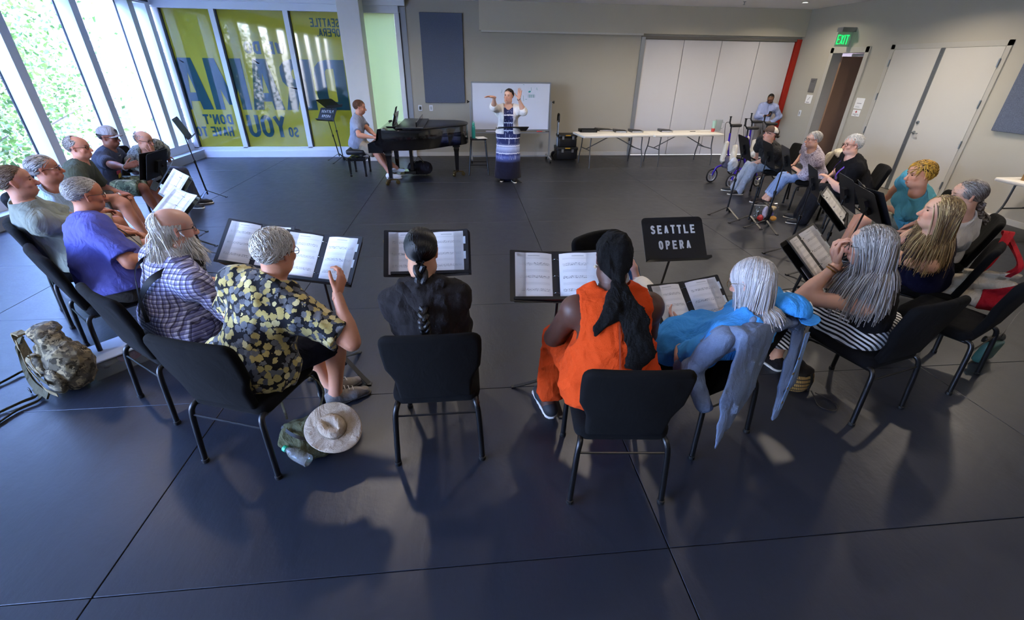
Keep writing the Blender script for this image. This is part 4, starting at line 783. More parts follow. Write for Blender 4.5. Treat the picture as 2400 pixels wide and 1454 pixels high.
def sdf_mesh(prims, vox, sub=(), cut=(), wr=0., seed=0, boxcut=()):
    lo = np.min([p['c']-p['R'] for p in prims], 0)-3*vox; hi = np.max([p['c']+p['R'] for p in prims], 0)+3*vox
    B = 8; nb = np.ceil((hi-lo)/(vox*B)).astype(int); g = [np.arange(n) for n in nb]
    I = np.stack(np.meshgrid(*g, indexing='ij'), -1).reshape(-1, 3); C = lo+(I*B+(B-1)/2)*vox; hd = vox*B*.90
    dp = np.stack([pd(C, p) for p in prims], 0); dm = dp.min(0); act = np.abs(dm) < hd*1.3+.03; ins = (dm <= -(hd*1.3+.03))
    F = np.ones(nb*B, np.float32)
    Fb = F.reshape(nb[0], B, nb[1], B, nb[2], B).transpose(0, 2, 4, 1, 3, 5)      # view
    if ins.any(): ii = I[ins]; Fb[ii[:, 0], ii[:, 1], ii[:, 2]] = -1
    ia = np.where(act)[0]; o = np.stack(np.meshgrid(*[np.arange(B)]*3, indexing='ij'), -1).reshape(-1, 3)
    P = (lo+(I[ia][:, None, :]*B+o[None])*vox); D = np.full((len(ia), B**3), 9., np.float64)
    for j, p in enumerate(prims):
        s = np.where(dp[j, ia] < hd*1.4+.05)[0]
        if len(s) == 0: continue
        d = pd(P[s].reshape(-1, 3), p).reshape(len(s), -1); k = p['k']; a = D[s]
        h = np.maximum(k-np.abs(a-d), 0)/k; D[s] = np.minimum(a, d)-h*h*k*.25
    Pf = P.reshape(-1, 3); D = D.reshape(-1)
    if wr:
        rg = np.random.default_rng(seed); w = np.zeros(len(Pf)); q = Pf+.04*np.sin(Pf[:, [1, 2, 0]]*11+rg.uniform(0, 6, 3))
        for i in range(5):
            dr = nz(rg.normal(0, 1, 3)*[1, 1, .7]); f = rg.uniform(18, 55); w += (1-np.abs(np.sin(q@dr*f+rg.uniform(0, 6))))**2*(22/f)
        D = D-wr*(w-.9)
    for p in sub: d = pd(Pf, p); k = p['k']; a = D; d = -d; h = np.maximum(k-np.abs(a-d), 0)/k; D = np.maximum(a, d)+h*h*k*.25
    for (o_, n_) in cut: D = np.maximum(D, (Pf-o_)@n_)
    for f in boxcut: D = np.maximum(D, f(Pf))
    ii = I[ia]; Fb[ii[:, 0], ii[:, 1], ii[:, 2]] = D.reshape(len(ia), B, B, B).astype(np.float32)
    S = F < 0; cnt = np.zeros(np.array(F.shape)-1, np.int8); sl = lambda i, n: slice(i, n-1+i)
    for a in (0, 1):
        for b in (0, 1):
            for c in (0, 1): cnt += S[sl(a, F.shape[0]), sl(b, F.shape[1]), sl(c, F.shape[2])]
    cell = (cnt > 0) & (cnt < 8); ci = np.argwhere(cell); idx = np.full(cell.shape, -1, np.int64); idx[cell] = np.arange(len(ci))
    cr = A3(0, 0, 0); acc = np.zeros((len(ci), 3)); n_ = np.zeros(len(ci)); OF = [(a, b, c) for a in (0, 1) for b in (0, 1) for c in (0, 1)]
    val = {q: F[ci[:, 0]+q[0], ci[:, 1]+q[1], ci[:, 2]+q[2]] for q in OF}
    for q in OF:
        for ax in range(3):
            if q[ax]: continue
            q2 = tuple(1 if i == ax else q[i] for i in range(3)); v0, v1 = val[q], val[q2]; m = (v0 < 0) != (v1 < 0)
            t = np.where(m, v0/np.where(v0 == v1, 1, v0-v1), 0); pt = np.tile(np.array(q, float), (len(ci), 1)); pt[:, ax] += t; acc += pt*m[:, None]; n_ += m
    V = lo+(ci+acc/np.maximum(n_, 1)[:, None])*vox; Q = []
    for ax in range(3):
        b, c = (ax+1) % 3, (ax+2) % 3; s0 = [slice(1, -1)]*3; s1 = [slice(1, -1)]*3; s0[ax] = slice(0, -1); s1[ax] = slice(1, None)
        a0 = S[tuple(s0)]; a1 = S[tuple(s1)]; 
        for flip, mm in ((False, a0 & ~a1), (True, ~a0 & a1)):
            e = np.argwhere(mm); 
            if len(e) == 0: continue
            e = e+np.array([0 if i == ax else 1 for i in range(3)])
            def at(db, dc): r = e.copy(); r[:, b] -= db; r[:, c] -= dc; return idx[r[:, 0], r[:, 1], r[:, 2]]
            q = np.stack([at(1, 1), at(0, 1), at(0, 0), at(1, 0)], 1); Q.append(q[:, ::-1] if flip else q)
    Q = np.concatenate(Q); Q = Q[(Q >= 0).all(1)]
    return V, Q
def np_mesh(name, V, Q, col=None, smooth=True):
    me = bpy.data.meshes.new(name); n = len(V); me.vertices.add(n); me.vertices.foreach_set('co', np.asarray(V, np.float32).ravel())
    me.loops.add(Q.size); me.loops.foreach_set('vertex_index', Q.ravel().astype(np.int32)); me.polygons.add(len(Q)); me.polygons.foreach_set('loop_start', np.arange(0, Q.size, Q.shape[1], dtype=np.int32))
    if smooth: me.polygons.foreach_set('use_smooth', np.ones(len(Q), bool))
    me.update(calc_edges=True); me.validate()
    if col is not None:
        ca = me.color_attributes.new('col', 'FLOAT_COLOR', 'POINT'); c = np.ones((n, 4), np.float32); c[:, :3] = col; ca.data.foreach_set('color', c.ravel())
    return me
def tubes(P, R, n=3):
    """N polylines (N,m,3) with radii (m,) or (N,m) -> quads of thin tubes"""
    N, m, _ = P.shape; T = np.gradient(P, axis=1); T /= np.maximum(np.linalg.norm(T, axis=2, keepdims=True), 1e-9)
    up = np.where(np.abs(T[:, :1, 2:3]) < .8, A3(0, 0, 1), A3(1, 0, 0)); a = np.cross(T, up); a /= np.maximum(np.linalg.norm(a, axis=2, keepdims=True), 1e-9); b = np.cross(T, a)
    R = np.broadcast_to(R, (N, m))[:, :, None]; V = np.stack([P+R*(math.cos(2*PI*k/n)*a+math.sin(2*PI*k/n)*b) for k in range(n)], 2).reshape(-1, 3)
    i = np.arange(N)[:, None, None]*m*n; s = np.arange(m-1)[None, :, None]*n; k = np.arange(n)[None, None, :]; k2 = (k+1) % n
    Q = np.stack([i+s+k, i+s+k2, i+s+n+k2, i+s+n+k], -1).reshape(-1, 4); return V, Q
# ================================================================ PEOPLE
M_SKIN = attr_mat('skin', .48, .12, .35, 260); M_HAIR = attr_mat('hair', .42, 0, .4)
b = NB('eye'); b.p('Base Color', lin('20140f')); b.p('Roughness', .1); M_EYE = b.m
M_SOLE = mat('rubber sole', 'c8c4ba', .7); M_RIM = mat('dark spectacle rim', '1a1410', .3)
def ik(a, c, l1, l2, pole):
    a = A3(*a); c = A3(*c); d = c-a; L = np.linalg.norm(d); u = d/max(L, 1e-6); L2 = min(L, (l1+l2)*.995)
    if L > L2: c = a+u*L2; L = L2
    x = (l1*l1-l2*l2+L*L)/(2*L); h = math.sqrt(max(l1*l1-x*x, 0)); p = np.asarray(pole, float); p = p-u*(u@p); return a+u*x+nz(p)*h, c
def hand_prims(w, d, n, right, curl=.35, spread=.0, thumb=.6, s=1.):
    d = nz(d); n = np.asarray(n, float); n = nz(n-d*(n@d)); t = np.cross(d, n)*(1 if right else -1); pr = []
    offs = (.028, .0095, -.0095, -.027); ln = ((.043, .026, .02), (.047, .029, .021), (.043, .027, .02), (.033, .021, .018)); up = (.092, .096, .092, .084)
    pr.append(cone(w-d*.02*s, w+d*.03*s, .024*s, .026*s, .02, (n, 1.35)))
    for o, l, u in zip(offs, ln, up):
        kn = w+(d*u+t*o)*s; pr.append(cone(w+(d*.02+t*o*.55)*s, kn, .0145*s, .0118*s, .014)); dd = nz(d+t*o*spread*12); p = kn; ang = 0
        for j, (L, c) in enumerate(zip(l, (.7, 1.0, .7))):
            ang += c*curl; v = dd*math.cos(ang)+n*math.sin(ang); q = p+v*L*s; pr.append(cone(p, q, (.0095-.0011*j)*s, (.0088-.0011*j)*s, .004)); p = q
    p = w+(d*.025+t*.024+n*.006)*s; v = nz(d*.65+t*thumb+n*.25); q = p+v*.042*s; pr.append(cone(p, q, .0135*s, .0115*s, .012)); v2 = nz(v+d*.5+n*.3*curl); r = q+v2*.03*s; pr.append(cone(q, r, .0108*s, .0095*s, .004)); pr.append(cone(r, r+nz(v2+d*.3)*.022*s, .0095*s, .0075*s, .004))
    return pr
def head_prims(H, s=1., jaw=1., nose=1., mouth=0., brow=1., full=1.):
    """H: 4x4 head frame (x right, y forward, z up)"""
    R = H[:3, :3]; T = lambda x, y, z: H[:3, 3]+R@A3(x, y, z)*s; e = lambda c, r, k=.02: ell(T(*c), A3(*r)*s, R, k)
    pr = [e((0, -.015, .035), (.077, .098, .088)), e((0, .022, -.035), (.064*jaw*full, .068, .08), .03), e((0, .05, -.088), (.034*jaw, .03, .026), .03), e((0, .03, .045), (.066, .062, .055), .03)]
    for x in (-1, 1): pr += [e((x*.038, .062, -.022), (.026*full, .02, .02), .02), e((x*.05*jaw, .005, -.075), (.022*full, .04, .026), .03)]
    pr += [cone(T(-.038, .082, .026), T(.038, .082, .026), .0085*brow*s, k=.018)]
    pr += [cone(T(0, .088, .012), T(0, .112*(.9+.1*nose), -.03), .007*s, .0125*nose*s, .012), e((0, .105, -.034), (.0165*nose, .014, .0105), .01)]
    pr += [e((0, .087, -.0585), (.024, .0125, .0065), .006), e((0, .085, -.0715-mouth*.012), (.021, .0125, .0075), .006), e((0, .078, -.065), (.03, .014, .022), .015)]
    sub = [e((x*.033, .101, .008), (.0165, .014, .0105), .014) for x in (-1, 1)]
    if mouth: sub.append(e((0, .093, -.066), (.017, .02, .004+.006*mouth), .004))
    ears = []
    for x in (-1, 1):
        ears += [cone(T(x*.079, -.012, .018), T(x*.077, -.006, -.022), .0135*s, .0095*s, .012, (R@nz(A3(1, .25, 0)), 2.0))]; sub.append(e((x*.088, -.004, .004), (.006, .009, .014), .005))
    return pr+ears, sub
def face_col(V, H, s, skin, hairc, bald=None, stubble=0., lips=1., brow='3a2c22'):
    q = (V-H[:3, 3])@H[:3, :3]/s; c = np.tile(np.array(lin(skin)[:3]), (len(V), 1)); x, y, z = q.T
    def blend(m, col, a=1.): m = np.clip(m, 0, 1)[:, None]*a; c[:] = c*(1-m)+np.array(lin(col)[:3])*m
    g = lambda dx, dy, dz: np.exp(-(dx**2+dy**2+dz**2))
    base = np.array(lin(skin)[:3]); red = tuple(np.clip(base*A3(1.08, .72, .68), 0, 1)); lip = tuple(np.clip(base*A3(.95, .52, .52), 0, 1))
    blend(g((np.abs(x)-.045)/.03, 0, (z+.025)/.03)*(y > .03), red, .45); blend(g(x/.02, 0, (z+.03)/.02)*(y > .085), red, .5); blend((np.abs(x) > .07)*(y > -.05)*(np.abs(z) < .05)*1., red, .4)
    blend(np.clip(2.2*g(x/.024, 0, (z+.065)/.012)-.7, 0, 1)*(y > .07), lip, .8*lips)
    blend(np.clip(2.5*g((np.abs(x)-.034)/.022, 0, (z-.029-.1*(np.abs(x)-.034)*0)/.006)-.8, 0, 1)*(y > .06), brow, .85)
    if stubble: blend((z < -.035)*(y > -.01)*(1-np.clip(2.2*g(x/.024, 0, (z+.065)/.01)-.5, 0, 1)), brow, stubble)
    return c
HL_Y = [-1, -.35, -.05, .2, .5, .8, 1]; HL_Z = [-.85, -.72, -.34, -.04, .24, .42, .6]
def scalp_dirs(rg, n, bald=0, low=0.):
    d = rg.normal(0, 1, (n*4, 3)); d /= np.linalg.norm(d, axis=1, keepdims=True); th = np.interp(d[:, 1], HL_Y, HL_Z)+low
    k = (d[:, 2] > th) & ~((np.abs(d[:, 0]) > .9) & (d[:, 2] < -.12) & (d[:, 1] > -.25))
    if bald == 1: k &= ~((d[:, 2] > .5) & (d[:, 1] > -.55))          # bald crown
    if bald == 2: k &= ~((d[:, 2] > .35) & (d[:, 1] > .05) & (np.abs(d[:, 0]) < .75))   # receding front
    if bald == 3: k &= ~((d[:, 2] > .12) & (d[:, 1] > -.62)) & ~(d[:, 1] > .3)
    return d[k][:n]
def hair_mesh(H, s, n, length, style, cols, seed, bald=0, grav=0., seg=6, r=.0035, coll=(), low=0., lift=.3, rough=.35, part=0., flow=None, cling=1.22, proj=.8, rel=-2.):
    """strands combed over the skull in the head frame; cols = list of hex colours"""
    rg = np.random.default_rng(seed); d = scalp_dirs(rg, n, bald, low); n = len(d); rad = A3(.0798, .1065, .0915); cen = A3(0, -.015, .035)
    p = cen+d*rad; nrm = nz(d/rad*0+d); nr = d/rad; nr /= np.linalg.norm(nr, axis=1, keepdims=True)
    if flow is not None: f = flow(d)
    elif style == 'back': f = np.tile(A3(0, -1, -.25), (n, 1)); f[:, 0] += d[:, 0]*.3
    elif style == 'down': f = np.stack([np.sign(d[:, 0]-part)*.9*(d[:, 2] > .2)+d[:, 0]*.2, -.25-0*d[:, 0], -.9+0*d[:, 0]], 1)
    elif style == 'tuck': f = np.stack([d[:, 0]*.45+np.sign(d[:, 0]-part)*.75*(d[:, 2] > .35), -.25-.75*np.clip(d[:, 1]+.1, 0, 1), -.9+0*d[:, 0]], 1)
    elif style == 'fwd': f = np.stack([.35+0*d[:, 0], .8*(d[:, 2] > .1)-.2, -.5-0*d[:, 0]], 1)
    elif style == 'side': f = np.stack([.9*(d[:, 2] > .2)+d[:, 0]*.4, -.35+0*d[:, 0], -.55+0*d[:, 0]], 1)
    else: f = np.stack([d[:, 0]*.2, -.5+0*d[:, 0], -.25+0*d[:, 0]], 1)+rg.normal(0, .5, (n, 3))
    f = f+rg.normal(0, rough, (n, 3)); f = f-nr*(f*nr).sum(1)[:, None]; f /= np.maximum(np.linalg.norm(f, axis=1, keepdims=True), 1e-6); f = f+nr*lift; f /= np.linalg.norm(f, axis=1, keepdims=True)
    L = length(d, rg) if callable(length) else length*rg.uniform(.7, 1.15, n); st = (L/(seg-1))[:, None]; out = [p]; g = H[:3, :3].T@A3(0, 0, -1)
    wv = rg.normal(0, 1, (n, 3))
    cl = [(cen, rad*1.012, np.eye(3))]+[(H[:3, :3].T@(A3(*c)-H[:3, 3])/s, A3(*q)/s, H[:3, :3].T@ro) for c, q, ro in coll]
    for i in range(seg-1):
        pp = out[-1]; uu = (pp-cen)/rad; ll = np.linalg.norm(uu, axis=1); nn = uu/rad; nn /= np.maximum(np.linalg.norm(nn, axis=1, keepdims=True), 1e-6); on = ((ll < cling) & (uu[:, 2] > rel))[:, None]
        if flow is not None: f = np.where(on | (i < 3), flow(uu/np.maximum(ll, 1e-3)[:, None]), f); f = f/np.maximum(np.linalg.norm(f, axis=1, keepdims=True), 1e-6)
        f = f+g*grav+wv*rough*.12*math.sin(i*1.3); f = np.where(on, f-nn*(f*nn).sum(1)[:, None]*proj+nn*lift*.35/(i+1), f); f /= np.linalg.norm(f, axis=1, keepdims=True); q = pp+f*st-np.where(on, nn*(st**2)/.19*proj, 0)
        for c_, r_, ro in cl:
            u = ((q-c_)@ro)/r_; l = np.linalg.norm(u, axis=1); m = l < 1
            if m.any(): q[m] = c_+((u[m]/np.maximum(l[m], 1e-3)[:, None])*r_*(1.0+.02*rg.random((m.sum(), 1))))@ro.T
        f = q-out[-1]; f /= np.maximum(np.linalg.norm(f, axis=1, keepdims=True), 1e-6); out.append(q)
    P = np.stack(out, 1)*s@H[:3, :3].T+H[:3, 3]; hz_ = np.linalg.norm((P-H[:3, 3])[:, :, :2], axis=2).max(1); kp = hz_ < .215*s; P = P[kp]; n = len(P); V, Q = tubes(P, r*np.linspace(1, .25, seg)**.6)
    C = np.array([lin(c)[:3] for c in cols]); ci = C[rg.integers(0, len(C), n)]*rg.uniform(.8, 1.15, (n, 1)); return V, Q, np.repeat(ci, seg*3, 0).clip(0, 1), P
def braid(path, r, cols, turns, seed=0, w=1.):
    rg = np.random.default_rng(seed); P = smooth_path(path, 14); m = len(P); t = np.linspace(0, 1, m); T = np.gradient(P, axis=0); T /= np.linalg.norm(T, axis=1, keepdims=True)
    s = np.cross(T, A3(0, 1, 0)); s /= np.linalg.norm(s, axis=1, keepdims=True); n = np.cross(s, T); VV, QQ, CC = [], [], []; o = 0
    for k in range(3):
        ph = 2*PI*t*turns+2*PI*k/3; tp = (1-.5*t); c = P+s*(np.sin(ph)*r*1.0*tp*w)[:, None]+n*(np.sin(2*ph)*r*.55*tp)[:, None]
        for q in range(7):
            a = 2*PI*q/7; cc = c+(s*math.cos(a)+n*math.sin(a))*(r*.42*tp)[:, None]; V, Q = tubes(cc[None], (r*.42*tp)[None], 5); VV.append(V); QQ.append(Q+o); o += len(V); CC.append(np.tile(np.array(lin(cols[rg.integers(0, len(cols))])[:3])*rg.uniform(.8, 1.2), (len(V), 1)))
    return np.concatenate(VV), np.concatenate(QQ), np.concatenate(CC).clip(0, 1)
def join(*ms):
    V, Q, C, o = [], [], [], 0
    for m in ms: V.append(m[0]); Q.append(m[1]+o); C.append(m[2]); o += len(m[0])
    return np.concatenate(V), np.concatenate(Q), np.concatenate(C)
DETAIL = 1.13
class Person:
    def __init__(s, label, hip, deg, head, look=None, pitch=0., roll=0., sc=1., g=1., belly=0., bust=0., sw=.185, skin='c99a7e', far=False, hipz=.535, hs=1., jaw=1., mouth=0., nose=1., slouch=.02, stubble=0., brow='4a3a2c', lips=1., full=1., sdeg=None, stand=False):
        s.v = (1.3 if far else 1.)*DETAIL; s.far = far; s.sc = sc; s.g = g; s.skin = skin; a = math.radians(deg); s.root = thing('person', label, 'person', (hip[0], hip[1], 0)); s.O = A3(hip[0], hip[1], 0)
        s.F0 = A3(math.cos(a), math.sin(a), 0); s.R0 = A3(math.sin(a), -math.cos(a), 0); s.Hc = A3(hip[0], hip[1], hipz)
        s.hs = hs*sc; lk = math.radians(deg if look is None else look); p = math.radians(pitch); f = A3(math.cos(lk)*math.cos(p), math.sin(lk)*math.cos(p), math.sin(p)); r = A3(math.sin(lk), -math.cos(lk), 0)
        u = np.cross(r, f); ro = math.radians(roll); r, u = r*math.cos(ro)+u*math.sin(ro), -r*math.sin(ro)+u*math.cos(ro)
        s.H = np.eye(4); s.H[:3, 0] = r; s.H[:3, 1] = f; s.H[:3, 2] = u; s.H[:3, 3] = head
        hd = A3(*head); s.N = hd-u*.135*s.hs-f*.025*s.hs-A3(0, 0, .03*s.hs); s.ax = nz(s.N-s.Hc); L = np.linalg.norm(s.N-s.Hc)
        sd = a if sdeg is None else math.radians(sdeg); R = A3(math.sin(sd), -math.cos(sd), 0); s.R = nz(R-s.ax*(R@s.ax)); s.F = np.cross(s.ax, s.R)
        s.rot = np.stack([s.R, s.F, s.ax], 1); s.waist = s.Hc+s.ax*L*.34-s.F*slouch; s.chest = s.Hc+s.ax*L*.70-s.F*slouch; s.belly = belly; s.bust = bust
        s.sh = {}; S0 = s.N-s.ax*.075*sc
        for q in (-1, 1): s.sh[q] = S0+s.R*q*sw*sc-s.F*.01
        s.el = {}; s.wr = {}; s.kn = {}; s.an = {}; s.hip = {q: s.Hc+s.R0*q*.095*sc for q in (-1, 1)}; s.hands = {}; s.feet = {}
        s.fk = dict(jaw=jaw, mouth=mouth, nose=nose, full=full); s.st = stubble; s.br = brow; s.lips = lips; s.torso_extra = []; s.stand = stand
        s.L1, s.L2, s.L3, s.L4 = .30*sc, .265*sc, .44*sc, .43*sc
        for q in (-1, 1): s.arm(q, s.loc(q*.1, .3, .64)); s.leg(q, s.loc(q*.12, .52, .09) if not stand else s.loc(q*.1, 0, .09))
    def loc(s, x, y, z): return A3(*(s.O+s.R0*x*s.sc+s.F0*y*s.sc))+A3(0, 0, z)
    def arm(s, q, w, pole=None, d=None, n=None, curl=.4, spread=0., thumb=.6):
        pole = (s.R*q*.7-s.F*.45-A3(0, 0, .6)) if pole is None else pole
        s.el[q], s.wr[q] = ik(s.sh[q], w, s.L1, s.L2, pole); fd = nz(s.wr[q]-s.el[q]); s.hands[q] = (fd if d is None else nz(d), A3(0, 0, -1) if n is None else A3(*n), curl, spread, thumb)
    def leg(s, q, a, pole=None, toe=None):
        if s.stand: l = np.linalg.norm(A3(*a)-s.hip[q])*.502; s.L3 = s.L4 = l
        pole = (s.F0*1.+A3(0, 0, .8)+s.R0*q*.15) if pole is None else pole; s.kn[q], s.an[q] = ik(s.hip[q], a, s.L3, s.L4, pole); s.feet[q] = nz(s.F0+s.R0*q*.2) if toe is None else nz(toe)
    # -------- primitives
    def torso(s, e=0.):
        g, c = s.g, s.sc; rot = s.rot; b = s.belly
        pr = [cone(s.hip[-1]+s.ax*.0, s.hip[1]+s.ax*.0, (.118*g)*c+e, k=.05), ell(s.waist, A3(.15*g, .108*g+b*.3, .17)*c+e, rot, .06), ell(s.chest, A3(.165*(.6+.4*g), .112*(.5+.5*g), .175)*c+e, rot, .06)]
        if b > 0: pr.append(ell(s.waist+s.F*(.035+b*.45)*c-s.ax*.02, A3(.135*g, .085+b*.75, .14)*c+e, rot, .07))
        for q in (-1, 1):
            pr += [cone(s.N-s.ax*.005, s.sh[q]+s.ax*.012, .05*c+e, .05*c+e, .05), ell(s.sh[q]-s.R*q*.01-s.ax*.012, A3(.062, .062, .066)*c*(.7+.3*g)+e, rot, .05), cone(s.chest+s.R*q*.07+s.ax*.05, s.sh[q]-s.ax*.03, .07*c+e, .055*c+e, .06)]
            if s.bust: pr.append(ell(s.chest+s.F*(.085+.03*s.bust)*c+s.R*q*.075*c-s.ax*.035, A3(.07, .06, .07)*c*(.8+.35*s.bust)+e, rot, .05))
        return pr+[dict(p) for p in s.torso_extra]
    def upper(s, q, e=0., f=1., cut=True, flare=0.):
        a = s.sh[q]; b = s.el[q]; d = nz(b-a); gg = (.55+.45*s.g)*s.sc; out = []
        end = a+(b-a)*min(f, 1); c = [(end, d)] if (cut and f < 1) else None; far_ = a+(b-a)*min(f+.12, 1)
        out.append(cone(a, far_, .053*gg+e, (.053-.009*min(f+.12, 1))*gg+e+flare, .035, None, c))
        if f > 1:
            a2 = s.el[q]; b2 = s.wr[q]; d2 = nz(b2-a2); e2 = a2+(b2-a2)*(f-1); out.append(cone(a2, a2+(b2-a2)*min(f-1+.1, 1), .044*gg+e, (.044-.014*min(f-1+.1, 1))*gg+e, .03, None, [(e2, d2)] if f < 1.95 else None))
        return out
    def fore(s, q, e=0.):
        a, b = s.el[q], s.wr[q]; gg = (.6+.4*s.g)*s.sc; return [cone(a, b, .041*gg+e, .027*gg+e, .02), ell(a+(b-a)*.27, A3(.044, .044, .085)*gg+e, rot_to(nz(b-a)), .03)]
    def legp(s, q, e=0., f=2., flare=0., cutz=None):
        h, k_, a = s.hip[q], s.kn[q], s.an[q]; gg = (.5+.5*s.g)*s.sc; d = nz(k_-h); out = []
        if f <= 1: end = h+(k_-h)*f; out.append(cone(h, h+(k_-h)*min(f+.1, 1), .095*gg+e, (.095-.03*f)*gg+e+flare, .05, None, [(end, d)]))
        else:
            out += [cone(h, k_, .092*gg+e, .06*gg+e, .05)]; d2 = nz(a-k_); end = k_+(a-k_)*(f-1); c = [(end, d2)] if f < 1.98 else None
            out += [cone(k_, k_+(a-k_)*min(f-.9, 1.06), .06*gg+e, (.06-.022*min(f-1, 1))*gg+e+flare, .03, None, c)]
            if f > 1.5: out.append(ell(k_+(a-k_)*.3-s.calf(q)*.012, A3(.054, .054, .13)*gg+e, rot_to(d2), .03, c))
        return out
    def calf(s, q): v = s.kn[q]*2-s.hip[q]-s.an[q]; return nz(v)
    def footp(s, q, e=0.):
        a = s.an[q]; t = s.feet[q]; c = s.sc; h = a-A3(0, 0, .045*c)-t*.035*c if abs(t[2]) < .5 else a
        return [cone(a, h, .036*c+e, .034*c+e, .03), cone(h, h+t*.15*c-A3(0, 0, .012*c), .034*c+e, .033*c+e, .03, (A3(0, 0, 1), 1.15)), cone(h+t*.15*c-A3(0, 0, .012*c), h+t*.21*c-A3(0, 0, .015*c), .034*c+e, .026*c+e, .02, (A3(0, 0, 1), 1.35))]
    # -------- meshes
    def add(s, name, V, Q, m, col=None, parent=None, smooth=True):
        return obj(name, np_mesh(name, V-s.O, Q, col, smooth), m, parent or s.root)
    def body(s, hands=(-1, 1), fingers=True, mouthless=False):
        sk = np.array(lin(s.skin)[:3]); pr = s.torso(-.012)+[cone(s.N-s.ax*.03, s.H[:3, 3]-s.H[:3, 2]*.05*s.hs-s.H[:3, 1]*.02*s.hs, .062*s.sc*(.6+.4*s.g), .052*s.hs, .04)]
        for q in (-1, 1): pr += s.upper(q, 0, 1, False)+s.fore(q)+s.legp(q, 0, 2)+s.footp(q, -.004)
        V, Q = sdf_mesh(pr, .0145*s.v); parts = [(V, Q, np.tile(sk, (len(V), 1)))]
        hp, sub = head_prims(s.H, s.hs, **s.fk); hp.append(cone(s.N, s.H[:3, 3]-s.H[:3, 2]*.05*s.hs-s.H[:3, 1]*.02*s.hs, .060*s.sc*(.6+.4*s.g), .053*s.hs, .035))
        V, Q = sdf_mesh(hp, .0047*s.v, sub); parts.append((V, Q, face_col(V, s.H, s.hs, s.skin, None, None, s.st, s.lips, s.br)))
        for q in hands:
            d, n, cu, sp, th = s.hands[q]; V, Q = sdf_mesh(hand_prims(s.wr[q], d, n, q > 0, cu, sp, th, s.sc*.98), .0046*(1.2 if s.far else 1)*DETAIL); parts.append((V, Q, np.tile(sk*A3(.97, .9, .88), (len(V), 1))))
        V, Q, C = join(*parts); o = s.add('body', V, Q, M_SKIN, C)
        for x in (-1, 1):
            e = MB(); c = s.H[:3, 3]+s.H[:3, :3]@A3(x*.033, .0815, .008)*s.hs; e.lathe([(.001, -.0055), (.0065, -.0040), (.0092, 0), (.0065, .0040), (.001, .0055)], c-s.O, 10, s.H[:3, :3]*s.hs); e.obj('eye', M_EYE, o, True)
        return o
    def top(s, m, sleeve=.65, e=.012, wr=.0035, hem=.05, neck=.075, vdepth=0., seed=1, name='shirt', flare=.012, extra=(), boxcut=(), vox=.0095, sub=(), strap=None):
        pr = s.torso(e)
        for q in (-1, 1):
            if sleeve > 0: pr += s.upper(q, e+.004, sleeve, True, flare)
        if hem > .04: pr.append(cone(s.hip[-1], s.hip[1], (.126*s.g)*s.sc+e+.014, k=.05))
        pr += list(extra); sb = [ell(s.N+s.ax*.045+s.F*.012, A3(neck, neck*1.05, .07)*s.sc, s.rot, .01)]
        if vdepth: sb.append(cone(s.N+s.ax*.04+s.F*.1, s.N-s.ax*vdepth+s.F*.16, .06, .025, .01))
        V, Q = sdf_mesh(pr, vox*s.v, sb+list(sub), [(s.Hc-s.ax*hem, -s.ax)], wr*1.8, seed, boxcut); return s.add(name, V, Q, m)
    def bottom(s, m, f=2., e=.012, wr=.003, seed=2, flare=.01, name='trousers', vox=.0105, extra=()):
        pr = [cone(s.hip[-1], s.hip[1], .124*s.g*s.sc+e, k=.05), ell(s.Hc+s.ax*.04, A3(.13*s.g, .1*s.g, .08)*s.sc, s.rot, .05)]
        for q in (-1, 1): pr += s.legp(q, e, f, flare)
        V, Q = sdf_mesh(pr+list(extra), vox*s.v, (), [(s.Hc+A3(0, 0, .09), A3(0, 0, 1))], wr, seed); return s.add(name, V, Q, m)
    def shoes(s, m, sole=None, q_=(-1, 1), sandal=False):
        for q in q_:
            a = s.an[q]; t = s.feet[q]; c = s.sc; flat = abs(t[2]) < .4; dn = A3(0, 0, -1) if flat else nz(nz(s.an[q]-s.kn[q])-t*(nz(s.an[q]-s.kn[q])@t)); h = a+dn*.045*c-t*.04*c
            pr = [cone(a+dn*.01, h, .042*c, .04*c, .03), cone(h, h+t*.16*c+dn*.008, .042*c, .042*c, .03, (dn, 1.05)), cone(h+t*.16*c+dn*.008, h+t*.225*c+dn*.012, .042*c, .032*c, .02, (dn, 1.3))]
            lo_ = a+dn*(.09*c if not flat else a[2]-.012); V, Q = sdf_mesh(pr, .0095*s.v, (), [(lo_, dn), (a-dn*.02, -dn)], 0.); sh = s.add('shoe', V, Q, m)
            V, Q = sdf_mesh([cone(lo_-t*.035*c, lo_+t*.19*c, .043*c, .036*c, .01)], .0095*s.v, (), [(lo_+dn*.012, dn), (lo_-dn*.008, -dn)], 0.); s.add('sole', V, Q, sole or M_SOLE, None, sh)
            if sole is not None and not s.far:
                e = MB()
                for k in range(4): p = a+t*(.035+.025*k)*c+dn*(.0-.0+.012*k)*c; w = np.cross(t, dn)*.022; e.tube([p-w-dn*.03, p-dn*.045, p+w-dn*.03], .0028, 5)
                e2 = MB(); e2.v = [tuple(np.array(v)-s.O) for v in e.v]; e2.f = e.f; e2.n = e.n; e2.obj('laces', M_PAPER, sh)
